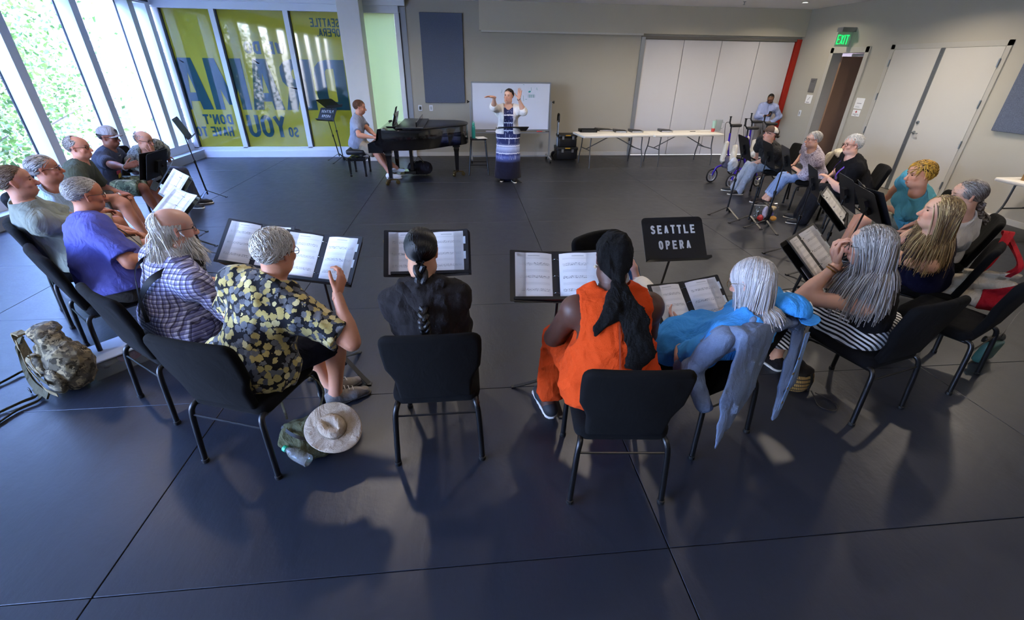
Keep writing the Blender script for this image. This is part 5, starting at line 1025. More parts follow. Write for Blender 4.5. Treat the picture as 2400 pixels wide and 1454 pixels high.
    def hair(s, cols, n=800, length=.05, style='back', seed=3, name='hair', base=True, **kw):
        V, Q, C, P = hair_mesh(s.H, s.hs, int(n*(.45 if s.far else .95)), length, style, cols, seed, r=kw.pop('r', .0034 if not s.far else .0052), **kw); parts = [(V, Q, C)]
        if base:   # scalp layer under the strands
            rg = np.random.default_rng(seed); low = kw.get('low', 0.); bald = kw.get('bald', 0); H = s.H
            nu, nv = 40, 28; ph = np.linspace(0, 2*PI, nu, endpoint=False); th = np.linspace(.02, PI*.92, nv); d = np.stack([np.sin(th)[:, None]*np.cos(ph), np.sin(th)[:, None]*np.sin(ph), np.cos(th)[:, None]+0*ph], -1).reshape(-1, 3)
            Vb = (A3(0, -.015, .035)+d*A3(.0805, .107, .092))*s.hs@H[:3, :3].T+H[:3, 3]; i, j = np.meshgrid(np.arange(nv-1), np.arange(nu), indexing='ij'); i = i.ravel(); j = j.ravel(); j2 = (j+1) % nu
            Qb = np.stack([i*nu+j, (i+1)*nu+j, (i+1)*nu+j2, i*nu+j2], 1); dc = d[Qb].mean(1); t_ = np.interp(dc[:, 1], HL_Y, HL_Z)+low+.04
            k = (dc[:, 2] > t_) & ~((np.abs(dc[:, 0]) > .9) & (dc[:, 2] < -.1) & (dc[:, 1] > -.25))
            if bald == 1: k &= ~((dc[:, 2] > .46) & (dc[:, 1] > -.5))
            if bald == 2: k &= ~((dc[:, 2] > .33) & (dc[:, 1] > .02) & (np.abs(dc[:, 0]) < .78))
            if bald == 3: k &= ~((dc[:, 2] > .2) & (dc[:, 1] > -.7))
            parts.append((Vb, Qb[k], np.tile(np.array(lin(cols[0])[:3]), (len(Vb), 1))))
        s.P = P; V, Q, C = join(*parts); return s.add(name, V, Q, M_HAIR, C)
    def glasses(s, m=None, r=.0016):
        m = m or M_RIM; T = lambda x, y, z: s.H[:3, 3]+s.H[:3, :3]@A3(x, y, z)*s.hs-s.O; g = MB(); r = r*(1.5 if s.far else 1.1)
        for x in (-1, 1):
            g.tube([T(x*.034+.025*math.cos(a), .1-.004*abs(math.cos(a)), .004+.0185*math.sin(a)) for a in np.linspace(0, 2*PI, 17)], r, 5, False); g.tube([T(x*.058, .096, .01), T(x*.074, .07, .012), T(x*.082, -.002, .01), T(x*.083, -.014, -.002)], r, 5)
        g.tube([T(-.01, .103, .008), T(0, .106, .01), T(.01, .103, .008)], r, 5); return g.obj('glasses', m, s.root)
    def ring(s, name, m, c, axis, r, th, n=18, flat=1.):
        axis = nz(axis); a = nz(np.cross(axis, A3(.3, .9, .2))); b_ = np.cross(axis, a); g = MB(); g.tube([A3(*c)+(a*math.cos(t)+b_*math.sin(t))*r-s.O for t in np.linspace(0, 2*PI, n)], th, 6, False, (axis, flat)); return g.obj(name, m, s.root, True)
    def band(s, name, m, pts, w, th=.003, wd=None, n=5):
        P = smooth_path([A3(*p)-s.O for p in pts], n); g = MB(); T = np.gradient(P, axis=0); c = s.waist-s.O; o = P-c; o = o-s.ax*(o@s.ax)[:, None]; wd = np.cross(T, o) if wd is None else np.tile(wd, (len(P), 1)); g.strip(P, wd, w, th); return g.obj(name, m, s.root, True)
    def surf(s, x, t, side=1, e=.02):
        """point on the clothed torso: x across (-1..1 of half width), t along the spine 0..1, side +1 front, -1 back"""
        L = np.linalg.norm(s.N-s.Hc); c = s.Hc+s.ax*L*t-s.F*.02; ctr = [p for p in s.torso(e)]; d0 = nz(s.F*side); p = c+s.R*x*.19*s.sc; q = p+d0*.6
        lo_, hi_ = 0., .6
        ts = np.linspace(0, .6, 121); P = p+d0*ts[:, None]; D = np.full(121, 9.)
        for k in ctr: d_ = pd(P, k); h_ = np.maximum(k['k']-np.abs(D-d_), 0)/k['k']; D = np.minimum(D, d_)-h_*h_*k['k']*.25
        ins = np.where(D < 0)[0]; tt = ts[ins[-1]] if len(ins) else .1; return p+d0*(tt+.009)
def rot_to(z):
    z = nz(z); x = nz(np.cross(A3(.31, .9, .17), z)); return np.stack([x, np.cross(z, x), z], 1)
# ================================================================ PATTERNED CLOTH
def pat(name, fn, rough=.9, wrinkle=.35):
    b = NB(name); fn(b); b.p('Roughness', rough); b.p('Specular IOR Level', .2); b.p('Sheen Weight', .1)
    g = b.noise(b.coord(), 10, 3, .5, .5); b.bump(g, wrinkle, .02); MATS[name] = b.m; return b.m
def plaid(b):
    v = b.coord(rot=(0, 0, math.radians(-53+90))); s = b.sep(v)
    def band(x, f, o, w): return b.math('LESS_THAN', b.math('FRACT', b.math('MULTIPLY_ADD', x, f, o)), w)
    c = b.mix(b.math('MULTIPLY', band(s[0], 38, 0, .5), .62), 'd6d4e2', '5b5a8f'); c = b.mix(b.math('MULTIPLY', band(s[2], 38, 0, .5), .62), c, '5b5a8f')
    c = b.mix(b.math('MULTIPLY', band(s[0], 38, .12, .22), .75), c, '241c34'); c = b.mix(b.math('MULTIPLY', band(s[2], 38, .12, .22), .75), c, '241c34'); b.p('Base Color', c)
def leaves(b):
    v = b.coord(); n = b.n('TexNoise'); b.t.links.new(v, n.inputs['Vector']); n.inputs['Scale'].default_value = 60; mv = b.n('VectorMath', operation='MULTIPLY_ADD'); b.t.links.new(n.outputs['Color'], mv.inputs[0]); mv.inputs[1].default_value = (.022, .022, .022); b.t.links.new(v, mv.inputs[2])
    vo = b.n('TexVoronoi'); b.t.links.new(mv.outputs[0], vo.inputs['Vector']); vo.inputs['Scale'].default_value = 30; vo.inputs['Randomness'].default_value = .85; sp = b.n('SeparateColor'); b.t.links.new(vo.outputs['Color'], sp.inputs[0])
    c = b.ramp(sp.outputs[0], [(0, 'b3a263'), (.42, 'cbbd84'), (.55, '6d6f70'), (.8, '55585c')], 'CONSTANT'); vein = b.math('LESS_THAN', b.voro(mv.outputs[0], 150), .25); c = b.mix(b.math('MULTIPLY', vein, .25), c, '20201c')
    b.p('Base Color', b.mix(b.math('GREATER_THAN', vo.outputs['Distance'], .60), c, '15161a'))
def camo(cols, sc):
    def f(b):
        v = b.coord(); c = b.mix(b.math('GREATER_THAN', b.noise(v, sc, 3, .6, .6), .53), cols[0], cols[1]); c = b.mix(b.math('GREATER_THAN', b.noise(b.coord(loc=(3, 1, 2)), sc*1.4, 3, .6, .5), .57), c, cols[2]); b.p('Base Color', b.mix(b.math('GREATER_THAN', b.noise(b.coord(loc=(7, 4, 1)), sc*1.8, 3, .6, .5), .6), c, cols[3]))
    return f
def stripes(deg):
    def f(b):
        v = b.coord(rot=(0, 0, math.radians(-deg+90))); s = b.sep(v); n = b.noise(v, 5, 2); x = b.math('ADD', b.math('MULTIPLY_ADD', s[0], .8, b.math('MULTIPLY', n, .035)), b.math('MULTIPLY', s[2], 1.0)); b.p('Base Color', b.mix(b.math('GREATER_THAN', b.math('FRACT', b.math('MULTIPLY', x, 34)), .5), '0e0e12', 'd8d6d2'))
    return f
def tiedye(b):
    v = b.coord(); s = b.sep(v); n = b.noise(b.coord(scale=(60, 60, 3)), 1, 2); z = b.math('MULTIPLY_ADD', n, .03, s[2])
    c = b.ramp(s[2], [(.0, '10101c'), (.36, '14142a'), (.46, '5a68a4'), (.5, '30386e'), (.62, 'a9b4d4'), (.70, '28305c'), (1.0, '262a50')]); fr = b.math('FRACT', b.math('MULTIPLY', z, 7.5)); ln = b.math('MULTIPLY', b.math('LESS_THAN', fr, .13), b.math('GREATER_THAN', s[2], .42)); st = b.math('MULTIPLY', b.math('GREATER_THAN', n, .62), b.math('GREATER_THAN', s[2], .42))
    c = b.mix(b.math('MULTIPLY', st, .45), c, 'b8c0dc'); b.p('Base Color', b.mix(b.math('MULTIPLY', ln, .85), c, 'e2e6f2'))
def floralw(b): v = b.coord(); b.p('Base Color', b.ramp(b.noise(v, 62, 3, .6, 1.2), [(.36, '4f4552'), (.46, '9c8f9e'), (.56, 'd2c8d2'), (.7, '8f8494')]))
def tiger(b): v = b.coord(scale=(1, 1, .5)); b.p('Base Color', b.ramp(b.noise(v, 26, 4, .65, 1.6), [(.34, '23262a'), (.45, '5b605c'), (.55, '8d948e'), (.66, '3c4144')]))
M_PLAID = pat('purple white plaid', plaid); M_LEAVES = pat('leaf print cotton', leaves); M_STRIPE = pat('black white stripe jersey', stripes(105)); M_TIE = pat('tie dye jersey', tiedye, wrinkle=.2)
M_CAMO = pat('green camouflage', camo(('4b5540', '6c7458', '33382c', '9a9c80'), 9)); M_TIGER = pat('grey tiger stripe camouflage', tiger); M_FLORW = pat('small floral blouse', floralw)
def cargo_mat():
    pass
DENIM = fabric('faded denim', '64728a', .25, 300, .9, .35); JEANS = fabric('light blue jeans', '7d94bd', .22, 300, .9, .4); KHAKI = fabric('khaki cotton', '9a8c74', .12); BLACKC = fabric('black cotton', '131317', .25, 400, .95, .35); NAVY = fabric('navy jersey', '12132c', .2, 400, .9, .25)
GREYH = ['9b968f', 'b8b2aa', '847e78', 'c9c4bc']; WHITEH = ['d8d4cc', 'e6e2da', 'c4beb4', 'efece6']
SHOE_D = mat('dark shoe', '1a1b1e', .7); SHOE_G = fabric('grey suede shoe', '86807a', .15, 300); SHOE_W = mat('white shoe', 'd8d8da', .6)
def hd(u, v, z): return atz(u, v, z)
def hipof(k, back=.07, side=0.):
    x, y, d = SEATS[k]; a = math.radians(d); return (x-back*math.cos(a)+side*math.sin(a), y-back*math.sin(a)-side*math.cos(a)), d
def seated(key, label, u, v, z, back=.07, side=0., **kw):
    h, d = hipof(key, back, side); return Person(label, h, kw.pop('deg', d), hd(u, v, z), **kw)
def wpx(u, v, z): return atz(u, v, z)
# ---------------------------------------------------------------- P8 leaf print shirt
p = seated('P8', 'seated man in leaf print shirt gripping his music stand', 646, 592, 1.13, .0, look=62, pitch=-12, skin='c58b6c', g=1.08, belly=.03, nose=1.1, sw=.2)
p.arm(1, wpx(790, 690, .93), pole=p.R*.1-p.F*.5-A3(0, 0, 1), d=A3(.2, .45, .55), n=A3(-.8, .3, 0), curl=.75); p.arm(-1, p.loc(-.06, .36, .62))
p.leg(1, p.loc(.2, .36, .09), pole=p.F0+A3(0, 0, .8)+p.R0*.5, toe=p.F0*.7+p.R0*.7); p.leg(-1, p.loc(.12, .42, .09), toe=p.F0*.8+p.R0*.5)
p.body(); p.top(M_LEAVES, .78, e=.022, wr=.004, hem=.09, flare=.02, seed=8); p.bottom(fabric('dark navy shorts', '191d2b'), .85, flare=.025, name='shorts'); p.shoes(SHOE_G, mat('shoe laces sole', '57534e', .8)); p.glasses(mat('dark green rim', '1d2422', .3))
p.hair(WHITEH, 1500, .05, 'side', 8, rough=.35, lift=.7); p.ring('collar', M_LEAVES, p.N+p.ax*.015, p.ax*1+p.F*.35, .078, .02, flat=1.2)
# ---------------------------------------------------------------- P7 white bearded man in plaid
p = seated('P7', 'seated bald man with long white beard, plaid shirt and black suspenders', 408, 538, 1.12, -.03, look=44, pitch=-6, skin='d2a088', g=1.18, belly=.07, sw=.195, nose=1.1, stubble=.0)
p.arm(1, p.loc(.18, .38, .64)); p.arm(-1, p.loc(-.1, .36, .64)); p.leg(1, p.loc(.16, .5, .09)); p.body(); p.top(M_PLAID, 1.15, e=.016, wr=.004, hem=.05, seed=7); p.bottom(BLACKC, 2.); p.shoes(SHOE_D)
bl = lambda d, rg: np.where((d[:, 1] < -.45) & (np.abs(d[:, 0]) < .75), .22, .07)*rg.uniform(.7, 1.2, len(d))
p.hair(WHITEH, 1300, bl, 'tuck', 7, bald=3, grav=.45, rough=.3, lift=.15, rel=-.3, seg=9, base=False, coll=[(p.chest, A3(.16, .125, .22), p.rot)])
rg = np.random.default_rng(2); nb_ = 1000; a_ = rg.uniform(-1.9, 1.9, nb_); h_ = rg.uniform(-.115, -.03, nb_); q_ = np.stack([np.sin(a_)*.062, .02+np.cos(a_)*.066, h_+0*a_], 1); q_ = q_[~((np.abs(q_[:, 0]) < .022) & (q_[:, 2] > -.075))]; f_ = np.stack([q_[:, 0]*3, .22+0*q_[:, 0], -1+0*q_[:, 0]], 1)+rg.normal(0, .25, (len(q_), 3)); L_ = rg.uniform(.06, .15, (len(q_), 1)); pts_ = [q_]
for i in range(6): f_ = f_/np.linalg.norm(f_, axis=1, keepdims=True)+A3(0, .02, -.12)+rg.normal(0, .1, f_.shape); pts_.append(pts_[-1]+nz(1)*f_/np.linalg.norm(f_, axis=1, keepdims=True)*L_/6)
Pb = np.stack(pts_, 1)*p.hs@p.H[:3, :3].T+p.H[:3, 3]; Vb, Qb = tubes(Pb, .0042*np.linspace(1, .3, 7)); Cb = np.repeat(np.array([lin(c)[:3] for c in WHITEH])[rg.integers(0, 4, len(q_))], 21, 0); p.add('beard', Vb, Qb, M_HAIR, Cb)
p.glasses(); Te = lambda x, y, z: p.H[:3, 3]+p.H[:3, :3]@A3(x, y, z)-p.O; g = MB(); g.tube([Te(.084, .004, .002), Te(.086, .008, -.006), Te(.086, .02, -.024)], .0042, 6); g.obj('earbud', SHOE_W, p.root, True)
SUSP = mat('black elastic webbing', '121214', .7)
for x in (-1, 1): p.band('suspender', SUSP, [p.surf(x*.62, .97, 1, .03), p.N+p.R*x*.105+p.ax*.004, p.surf(x*.5, .86, -1, .033), p.surf(x*.12, .55, -1, .033), p.surf(-x*.32, .16, -1, .036)], .036)
p.ring('collar', M_PLAID, p.N+p.ax*.015, p.ax+p.F*.35, .082, .02, flat=1.2)
# ---------------------------------------------------------------- P6 violet blue shirt
p = seated('P6', 'seated man in violet blue t-shirt with grey hair and glasses', 200, 458, 1.14, -.03, look=50, pitch=-8, skin='b9795a', g=1.36, belly=.09, sw=.215, nose=1.15, full=1.06, mouth=.4)
p.arm(1, p.loc(.16, .3, .66)); p.arm(-1, p.loc(-.12, .3, .66)); p.body(); p.top(fabric('violet blue cotton', '5c5ea4', .1), .82, e=.02, wr=.0045, hem=.08, flare=.018, seed=6); p.bottom(fabric('dark khaki twill', '3f3c38'), 2.); p.shoes(SHOE_D); p.hair(GREYH, 1400, .045, 'back', 6, rough=.4, lift=.3, low=.1); p.glasses(mat('thin metal rim', '6b6660', .25, .8))
p.band('lanyard', SUSP, [p.N+p.R*.09-p.ax*.01, p.surf(.45, .75, 1, .03), p.surf(.1, .45, 1, .03)], .012)
# ---------------------------------------------------------------- P5 sage green shirt
p = seated('P5', 'seated man with brown receding hair in sage green t-shirt at the left edge', 38, 428, 1.17, .0, look=36, pitch=6, skin='bd8468', g=1.2, belly=.06, sw=.215, nose=1.1, mouth=.7, stubble=.15)
p.arm(1, p.loc(.05, .38, .63)); p.arm(-1, p.loc(-.05, .4, .63)); p.body(); p.top(fabric('sage green cotton', '83877a', .1), .8, e=.02, wr=.004, hem=.07, flare=.018, seed=5); p.bottom(fabric('tan cargo cotton', '958a78'), .92, flare=.02, name='shorts'); p.shoes(fabric('brown sandal leather', '4a3d33')); p.hair(['5a4634', '6b5542', '8a7762'], 1300, .04, 'back', 5, rough=.25, lift=.2, low=.1)
# ---------------------------------------------------------------- P4 denim collar
p = seated('P4', 'seated grey haired man with glasses and pale denim shirt', 106, 398, 1.13, .06, look=30, pitch=4, skin='b0745a', g=1.12, far=True, sw=.2, nose=1.1)
p.arm(1, p.loc(.08, .36, .63)); p.arm(-1, p.loc(-.08, .36, .63)); p.body(); p.top(fabric('pale denim print', '9fb4c8', .35, 60), .9, e=.018, hem=.07, seed=4); p.bottom(KHAKI, .95, flare=.02, name='shorts'); p.shoes(SHOE_D); p.hair(['8d8a88', '6c6a68', 'a8a6a2'], 1400, .05, 'back', 4, rough=.3, lift=.3); p.glasses(); p.ring('collar', MATS['pale denim print'], p.N+p.ax*.015, p.ax+p.F*.35, .08, .02, flat=1.2)
# ---------------------------------------------------------------- P3 dark olive shirt
p = seated('P3', 'seated balding man with glasses in dark olive t-shirt, hands on knees', 184, 347, 1.13, .07, look=10, pitch=0, skin='c08468', g=1.15, belly=.04, far=True, sw=.205, nose=1.15, mouth=.5)
p.arm(1, p.loc(.1, .42, .6)); p.arm(-1, p.loc(-.06, .42, .6)); p.body(); p.top(fabric('dark olive cotton', '45493a', .12), .85, e=.018, hem=.07, seed=3, flare=.015); p.bottom(fabric('grey shorts', '55524e'), .8, flare=.02, name='shorts'); p.shoes(SHOE_W); p.hair(['6e655c', '8d857c', 'a39b92'], 1100, .022, 'back', 3, rough=.3, lift=.1, bald=2); p.glasses(); p.ring('wristwatch', mat('pale watch', 'b8b8b4', .3, .5), p.wr[1], p.wr[1]-p.el[1], .03, .006, flat=1.5)
# ---------------------------------------------------------------- P2 grey cap
p = seated('P2', 'seated man in grey cap and dark graphic t-shirt with bracelet', 255, 322, 1.13, .07, look=4, pitch=-6, skin='7a4c38', g=1.05, far=True, sw=.205, lips=.8)
p.arm(1, wpx(330, 405, .84), d=A3(.8, .3, .3), curl=.8, n=A3(0, 1, 0)); p.arm(-1, p.loc(-.1, .38, .75)); p.body(); tp = p.top(fabric('charcoal blue cotton', '3c4150', .15), .85, e=.018, hem=.07, seed=2, flare=.018); p.bottom(M_CAMO, .95, flare=.025, name='shorts'); p.shoes(SHOE_D); p.glasses(); p.hair(['1a1512'], 500, .012, 'crop', 2, rough=.3, lift=.1)
for (x, t, w, c) in ((-.25, .52, .05, 'c0533a'), (-.05, .5, .06, '3f6fae'), (.2, .5, .05, 'a63b4e'), (.0, .40, .07, 'd2a93c')): p.band('shirt_print', mat('print '+c, c, .8), [p.surf(x-.22, t, 1, .021), p.surf(x, t+.02, 1, .021), p.surf(x+.22, t, 1, .021)], w, .002)
p.ring('bracelet', mat('silver links', 'a8a8a4', .3, .8), p.wr[1], p.wr[1]-p.el[1], .031, .006); p.ring('necklace', MATS['silver links'], p.N+p.ax*.01+p.F*.02, p.ax+p.F*.5, .085, .004)
def cap(p, dome, brim, name='cap', bill=.075, mesh=None, tilt=0., tall=1., fwd=0.):
    T = p.H.copy(); T[:3, :3] = T[:3, :3]@np.array([[1, 0, 0], [0, math.cos(tilt), -math.sin(tilt)], [0, math.sin(tilt), math.cos(tilt)]]); R = T[:3, :3]; s = p.hs; W_ = lambda x, y, z: T[:3, 3]+R@A3(x, y, z)*s
    V, Q = sdf_mesh([ell(W_(0, -.012, .042), A3(.088, .108, .085*tall)*s, R, .01), ell(W_(0, .02, .06), A3(.07, .078, .07*tall)*s, R, .03)], .006*p.v, (), [(W_(0, 0, .038), -R[:, 2])], 0); c = p.add(name, V, Q, dome)
    o = [(-.078, .04), (.078, .04)]+[(.08*math.cos(a), .06+bill*1.15*math.sin(a)) for a in np.linspace(.05, PI-.05, 12)]; m = MB(); F_ = np.eye(4); F_[:3, :3] = R; F_[:3, 3] = W_(0, 0, .042)-p.O; m.slab(np.array(o)*s, .006, .002, F_, 1, bow=lambda x, y: -5*x*x*1.0); m.obj('bill', brim, c, True)
    m = MB(); m.lathe([(.001, .004), (.007, .003), (.008, 0)], W_(0, -.0, .126*tall)-p.O, 8, R); m.obj('button', brim, c); return c, W_, R
c, W_, R = cap(p, fabric('grey cap wool', '9a9698', .12, 300), MATS['grey cap wool'], tall=1.1, bill=.085); m = MB(); m.slab(np.array([(-.022, -.02), (.022, -.02), (.026, .014), (0, .024), (-.026, .014)]), .004, .001, frame(W_(0, .096, .085)-p.O, R[:, 0], R[:, 2]*.95-R[:, 1]*.35), 1); m.obj('emblem', M_INK, c)
# ---------------------------------------------------------------- P1 camouflage jacket
p = seated('P1', 'seated bald man in grey camouflage jacket with hand at his face', 338, 330, 1.06, .0, look=-8, pitch=-10, skin='b98870', g=1.0, far=True, sw=.19, sc=.96, slouch=.05)
p.arm(1, p.H[:3, 3]+p.H[:3, :3]@A3(.02, .10, -.15), pole=p.R*.6-A3(0, 0, 1), d=p.H[:3, 2], n=-p.H[:3, 1], curl=.5); p.arm(-1, p.loc(-.05, .34, .72)); p.body(); p.top(M_TIGER, 1.9, e=.024, wr=.006, hem=.06, seed=1, name='jacket', neck=.06); p.bottom(fabric('slate trousers', '3f424c'), 2.); p.shoes(SHOE_D); p.hair(['8a8078', 'a09890'], 500, .012, 'back', 1, rough=.3, lift=.1, bald=1, base=False); p.glasses(); p.ring('collar', M_TIGER, p.N+p.ax*.03, p.ax+p.F*.3, .075, .026, flat=1.3)
# ---------------------------------------------------------------- P9 black braid
p = seated('P9', 'seated person in black hooded jacket with a long black braid, seen from behind', 988, 592, 1.15, .03, pitch=-18, skin='b98a6c', g=.86, sw=.15)
p.arm(1, p.loc(.05, .36, .68), pole=p.R*.15-p.F*.3-A3(0, 0, 1)); p.arm(-1, p.loc(-.05, .36, .68), pole=-p.R*.15-p.F*.3-A3(0, 0, 1)); p.body(); p.top(fabric('washed black canvas', '1e1b1c', .25, 300, .85, .4), 1.9, e=.02, wr=.006, hem=.09, seed=9, name='jacket', neck=.06); p.bottom(BLACKC, 2.); p.shoes(SHOE_D)
BH = ['08080a', '0d0d10', '14141a', '050506']; nape = p.H[:3, 3]+p.H[:3, :3]@A3(0, -.1, -.06)
def tonape(d):
    pos = A3(0, -.015, .035)+d*A3(.079, .1, .09); return A3(0, -.115, -.075)-pos
p.hair(BH, 1700, lambda d, rg: np.linalg.norm(tonape(d), axis=1)*rg.uniform(.85, 1.1, len(d)), 'x', 9, flow=tonape, rough=.06, lift=.05, proj=.95, seg=9, grav=.02, r=.0038)
pb_ = [nape-p.F*.0, p.N-p.F*.085-p.ax*.04, p.surf(.02, .78, -1, .085), p.surf(.02, .62, -1, .075), p.surf(.03, .45, -1, .06), p.surf(.04, .25, -1, .05)]; V, Q, C = braid(pb_, .021, BH, 4.5); p.add('braid', V, Q, M_HAIR, C)
V, Q = sdf_mesh([cone(p.N+p.ax*.02-p.F*.055+p.R*.1, p.N-p.F*.09-p.ax*.07, .03, .05, .03), cone(p.N+p.ax*.02-p.F*.055-p.R*.1, p.N-p.F*.09-p.ax*.07, .03, .05, .03), ell(p.N-p.F*.085-p.ax*.1, A3(.115, .035, .085), p.rot, .04)], .009, wr=.003, seed=3); p.add('hood', V, Q, MATS['washed black canvas'])
# ---------------------------------------------------------------- P10 orange jumpsuit
p = seated('P10', 'seated woman in sleeveless orange jumpsuit with a black head scarf', 1436, 606, 1.16, -.06, side=-.02, look=88, pitch=-14, skin='4a2f24', g=1.38, belly=.02, bust=.8, sw=.188, sc=1.02)
p.torso_extra = [ell(p.Hc-p.F0*.03+A3(0, 0, -.0), A3(.235, .17, .115), np.stack([p.R0, p.F0, A3(0, 0, 1)], 1), .07)]
p.arm(1, p.loc(.05, .42, .72)); p.arm(-1, p.loc(-.1, .4, .74)); p.leg(-1, p.loc(-.27, .36, .1), pole=p.F0*1.-p.R0*.25+A3(0, 0, .4), toe=p.F0*.9-p.R0*.3); p.leg(1, p.loc(.16, .4, .1)); p.body(); OR = fabric('burnt orange gauze', 'bb3c0b', .12, 220, .9, .32)
pr_ = p.torso(.012)+p.legp(-1, .022, 1.92, .02)+p.legp(1, .022, 1.92, .02)
for q in (-1, 1): pr_.append(cone(p.N+p.R*q*.085-p.ax*.0, p.chest+p.R*q*.1, .055, .075, .04))
sb_ = [ell(p.N+p.ax*.045+p.F*.012, A3(.09, .1, .085), p.rot, .01)]+[ell(p.sh[q]+p.R*q*.055-p.ax*.03, A3(.10, .13, .17), p.rot, .01) for q in (-1, 1)]
V, Q = sdf_mesh(pr_, .009, sb_, (), .008, 10); p.add('jumpsuit', V, Q, OR); m = MB(); L_ = np.linalg.norm(p.N-p.Hc)
wb_ = [p.waist+p.ax*.02+(p.R*math.cos(a)*.215+p.F*math.sin(a)*.185)*1.0-p.O for a in np.linspace(0, 2*PI, 33)]; p.band('zip_seam', mat('dark orange seam', '8a2c08', .8), [p.surf(0, .9, -1, .012), p.surf(0, .6, -1, .013), p.surf(0, .3, -1, .013)], .008, .003)
p.shoes(SHOE_D); SC_ = fabric('black gauze scarf', '0a0a0b', .3, 200, .95, .7); T = lambda x, y, z: p.H[:3, 3]+p.H[:3, :3]@A3(x, y, z)
V, Q = sdf_mesh([ell(T(0, -.022, .045), A3(.09, .112, .1), p.H[:3, :3], .03), ell(T(0, -.06, -.01), A3(.08, .07, .085), p.H[:3, :3], .03), cone(T(0, -.1, -.055), T(0, -.12, -.085), .036, .03, .03)], .006, [ell(T(0, .11, -.04), A3(.1, .1, .1), p.H[:3, :3], .01)], (), .010, 4); p.add('head_scarf', V, Q, SC_)
kn = T(0, -.12, -.085); pr_ = [cone(kn, p.surf(.3, .78, -1, .03), .03, .055, .02, (p.F, 2.0)), cone(p.surf(.3, .78, -1, .03), p.surf(.5, .42, -1, .02), .055, .07, .03, (p.F, 3.2)), cone(kn, p.surf(-.25, .85, -1, .03), .03, .05, .02, (p.F, 2.0)), cone(p.surf(-.25, .85, -1, .03), p.surf(-.55, .72, -1, .02), .05, .035, .03, (p.F, 3.))]; V, Q = sdf_mesh(pr_, .006, (), (), .016, 5); p.add('scarf_tail', V, Q, SC_)
for x in (-1, 1): g = MB(); g.lathe([(.001, -.011), (.011, 0), (.001, .011)], T(x*.086, -.004, -.04)-p.O, 10); g.obj('earring', mat('pearl earring', 'd8c8a8', .2), p.root, True)
# ---------------------------------------------------------------- P11 white haired person, foot on the empty chair
p = seated('P11', 'reclining person with long white hair, blue shirt and white trousers', 1762, 662, 1.05, -.1, sdeg=138, look=118, pitch=-24, skin='cf9f88', g=1.05, slouch=.05, sw=.19)
p.arm(-1, wpx(1602, 775, .62), pole=-p.R*.8-A3(0, 0, .5), d=A3(-.3, .8, .3), n=A3(.6, .2, .8), curl=.4); p.arm(1, p.loc(.24, .16, .56)); p.leg(-1, wpx(1494, 664, .52), pole=A3(0, 0, 1), toe=A3(-.25, .35, .9)); p.leg(1, p.loc(.12, .5, .09))
p.body(); p.top(fabric('bright blue cotton', '3d8fd6', .1), .9, e=.02, hem=.08, flare=.02, seed=11, wr=.004); p.bottom(fabric('white trousers', 'd4d0c8', .08), 1.9, e=.018, flare=.025); p.shoes(fabric('dusty blue canvas', '33526b', .15), SHOE_W)
fl_ = lambda d, rg: np.where(d[:, 1] < .3, .24, .22)*rg.uniform(.75, 1.15, len(d)); p.hair(['bdbdc0', 'd8d6d4', 'a6a6aa', 'cac8c8'], 1500, fl_, 'tuck', 11, grav=.3, rough=.1, lift=.08, rel=-.25, seg=10, coll=[(p.chest, A3(.16, .12, .23), p.rot), (p.N-p.ax*.06, A3(.18, .07, .06), p.rot)])
p.glasses(mat('thin gold rim', '8a7350', .3, .8))
# ---------------------------------------------------------------- P12 long grey hair, striped trousers
p = seated('P12', 'seated woman with long grey hair, black top and striped trousers', 2040, 578, 1.12, -.0, deg=118, sdeg=128, look=138, pitch=-10, skin='c8977a', g=1.0, bust=.4, sw=.175)
mo = p.H[:3, 3]+p.H[:3, :3]@A3(0, .135, -.10); p.arm(-1, mo+p.R*-.02, pole=-p.R*.7-A3(0, 0, 1), d=A3(-.1, .3, .75), n=nz(-p.H[:3, 1]), curl=.75); p.arm(1, mo+p.R*.04-A3(0, 0, .05), pole=p.R*.8-A3(0, 0, 1), d=A3(-.3, .3, .6), n=nz(-p.H[:3, 1]), curl=.8)
p.leg(-1, p.loc(-.06, .5, .12)); p.leg(1, p.loc(-.1, .42, .1)); p.body(); p.top(BLACKC, 0, e=.01, wr=.003, hem=.03, seed=12, sub=[ell(p.sh[q]+p.R*q*.075-p.ax*.03, A3(.125, .17, .19), p.rot, .01) for q in (-1, 1)]); p.bottom(M_STRIPE, 1.8, e=.025, flare=.05); p.shoes(fabric('black sandal', '191517'))
p.ring('bracelet', mat('brown bead bracelet', '6a4526', .5), p.wr[-1]-nz(p.wr[-1]-p.el[-1])*.03, p.wr[-1]-p.el[-1], .031, .005); p.ring('bracelet', mat('gold bangle', 'b0803a', .3, .8), p.wr[-1]-nz(p.wr[-1]-p.el[-1])*.045, p.wr[-1]-p.el[-1], .032, .004)
co_ = [(p.chest, A3(.165, .125, .24), p.rot), (p.N-p.ax*.06, A3(.19, .075, .065), p.rot)]
p.hair(['7d7976', '96918d', 'b4afa9', '5c5855', 'a39e98'], 2000, lambda d, rg: .46*rg.uniform(.7, 1.08, len(d)), 'tuck', 12, grav=.34, rough=.14, lift=.14, rel=-.1, seg=11, r=.0034, coll=co_, part=.0); p.glasses()
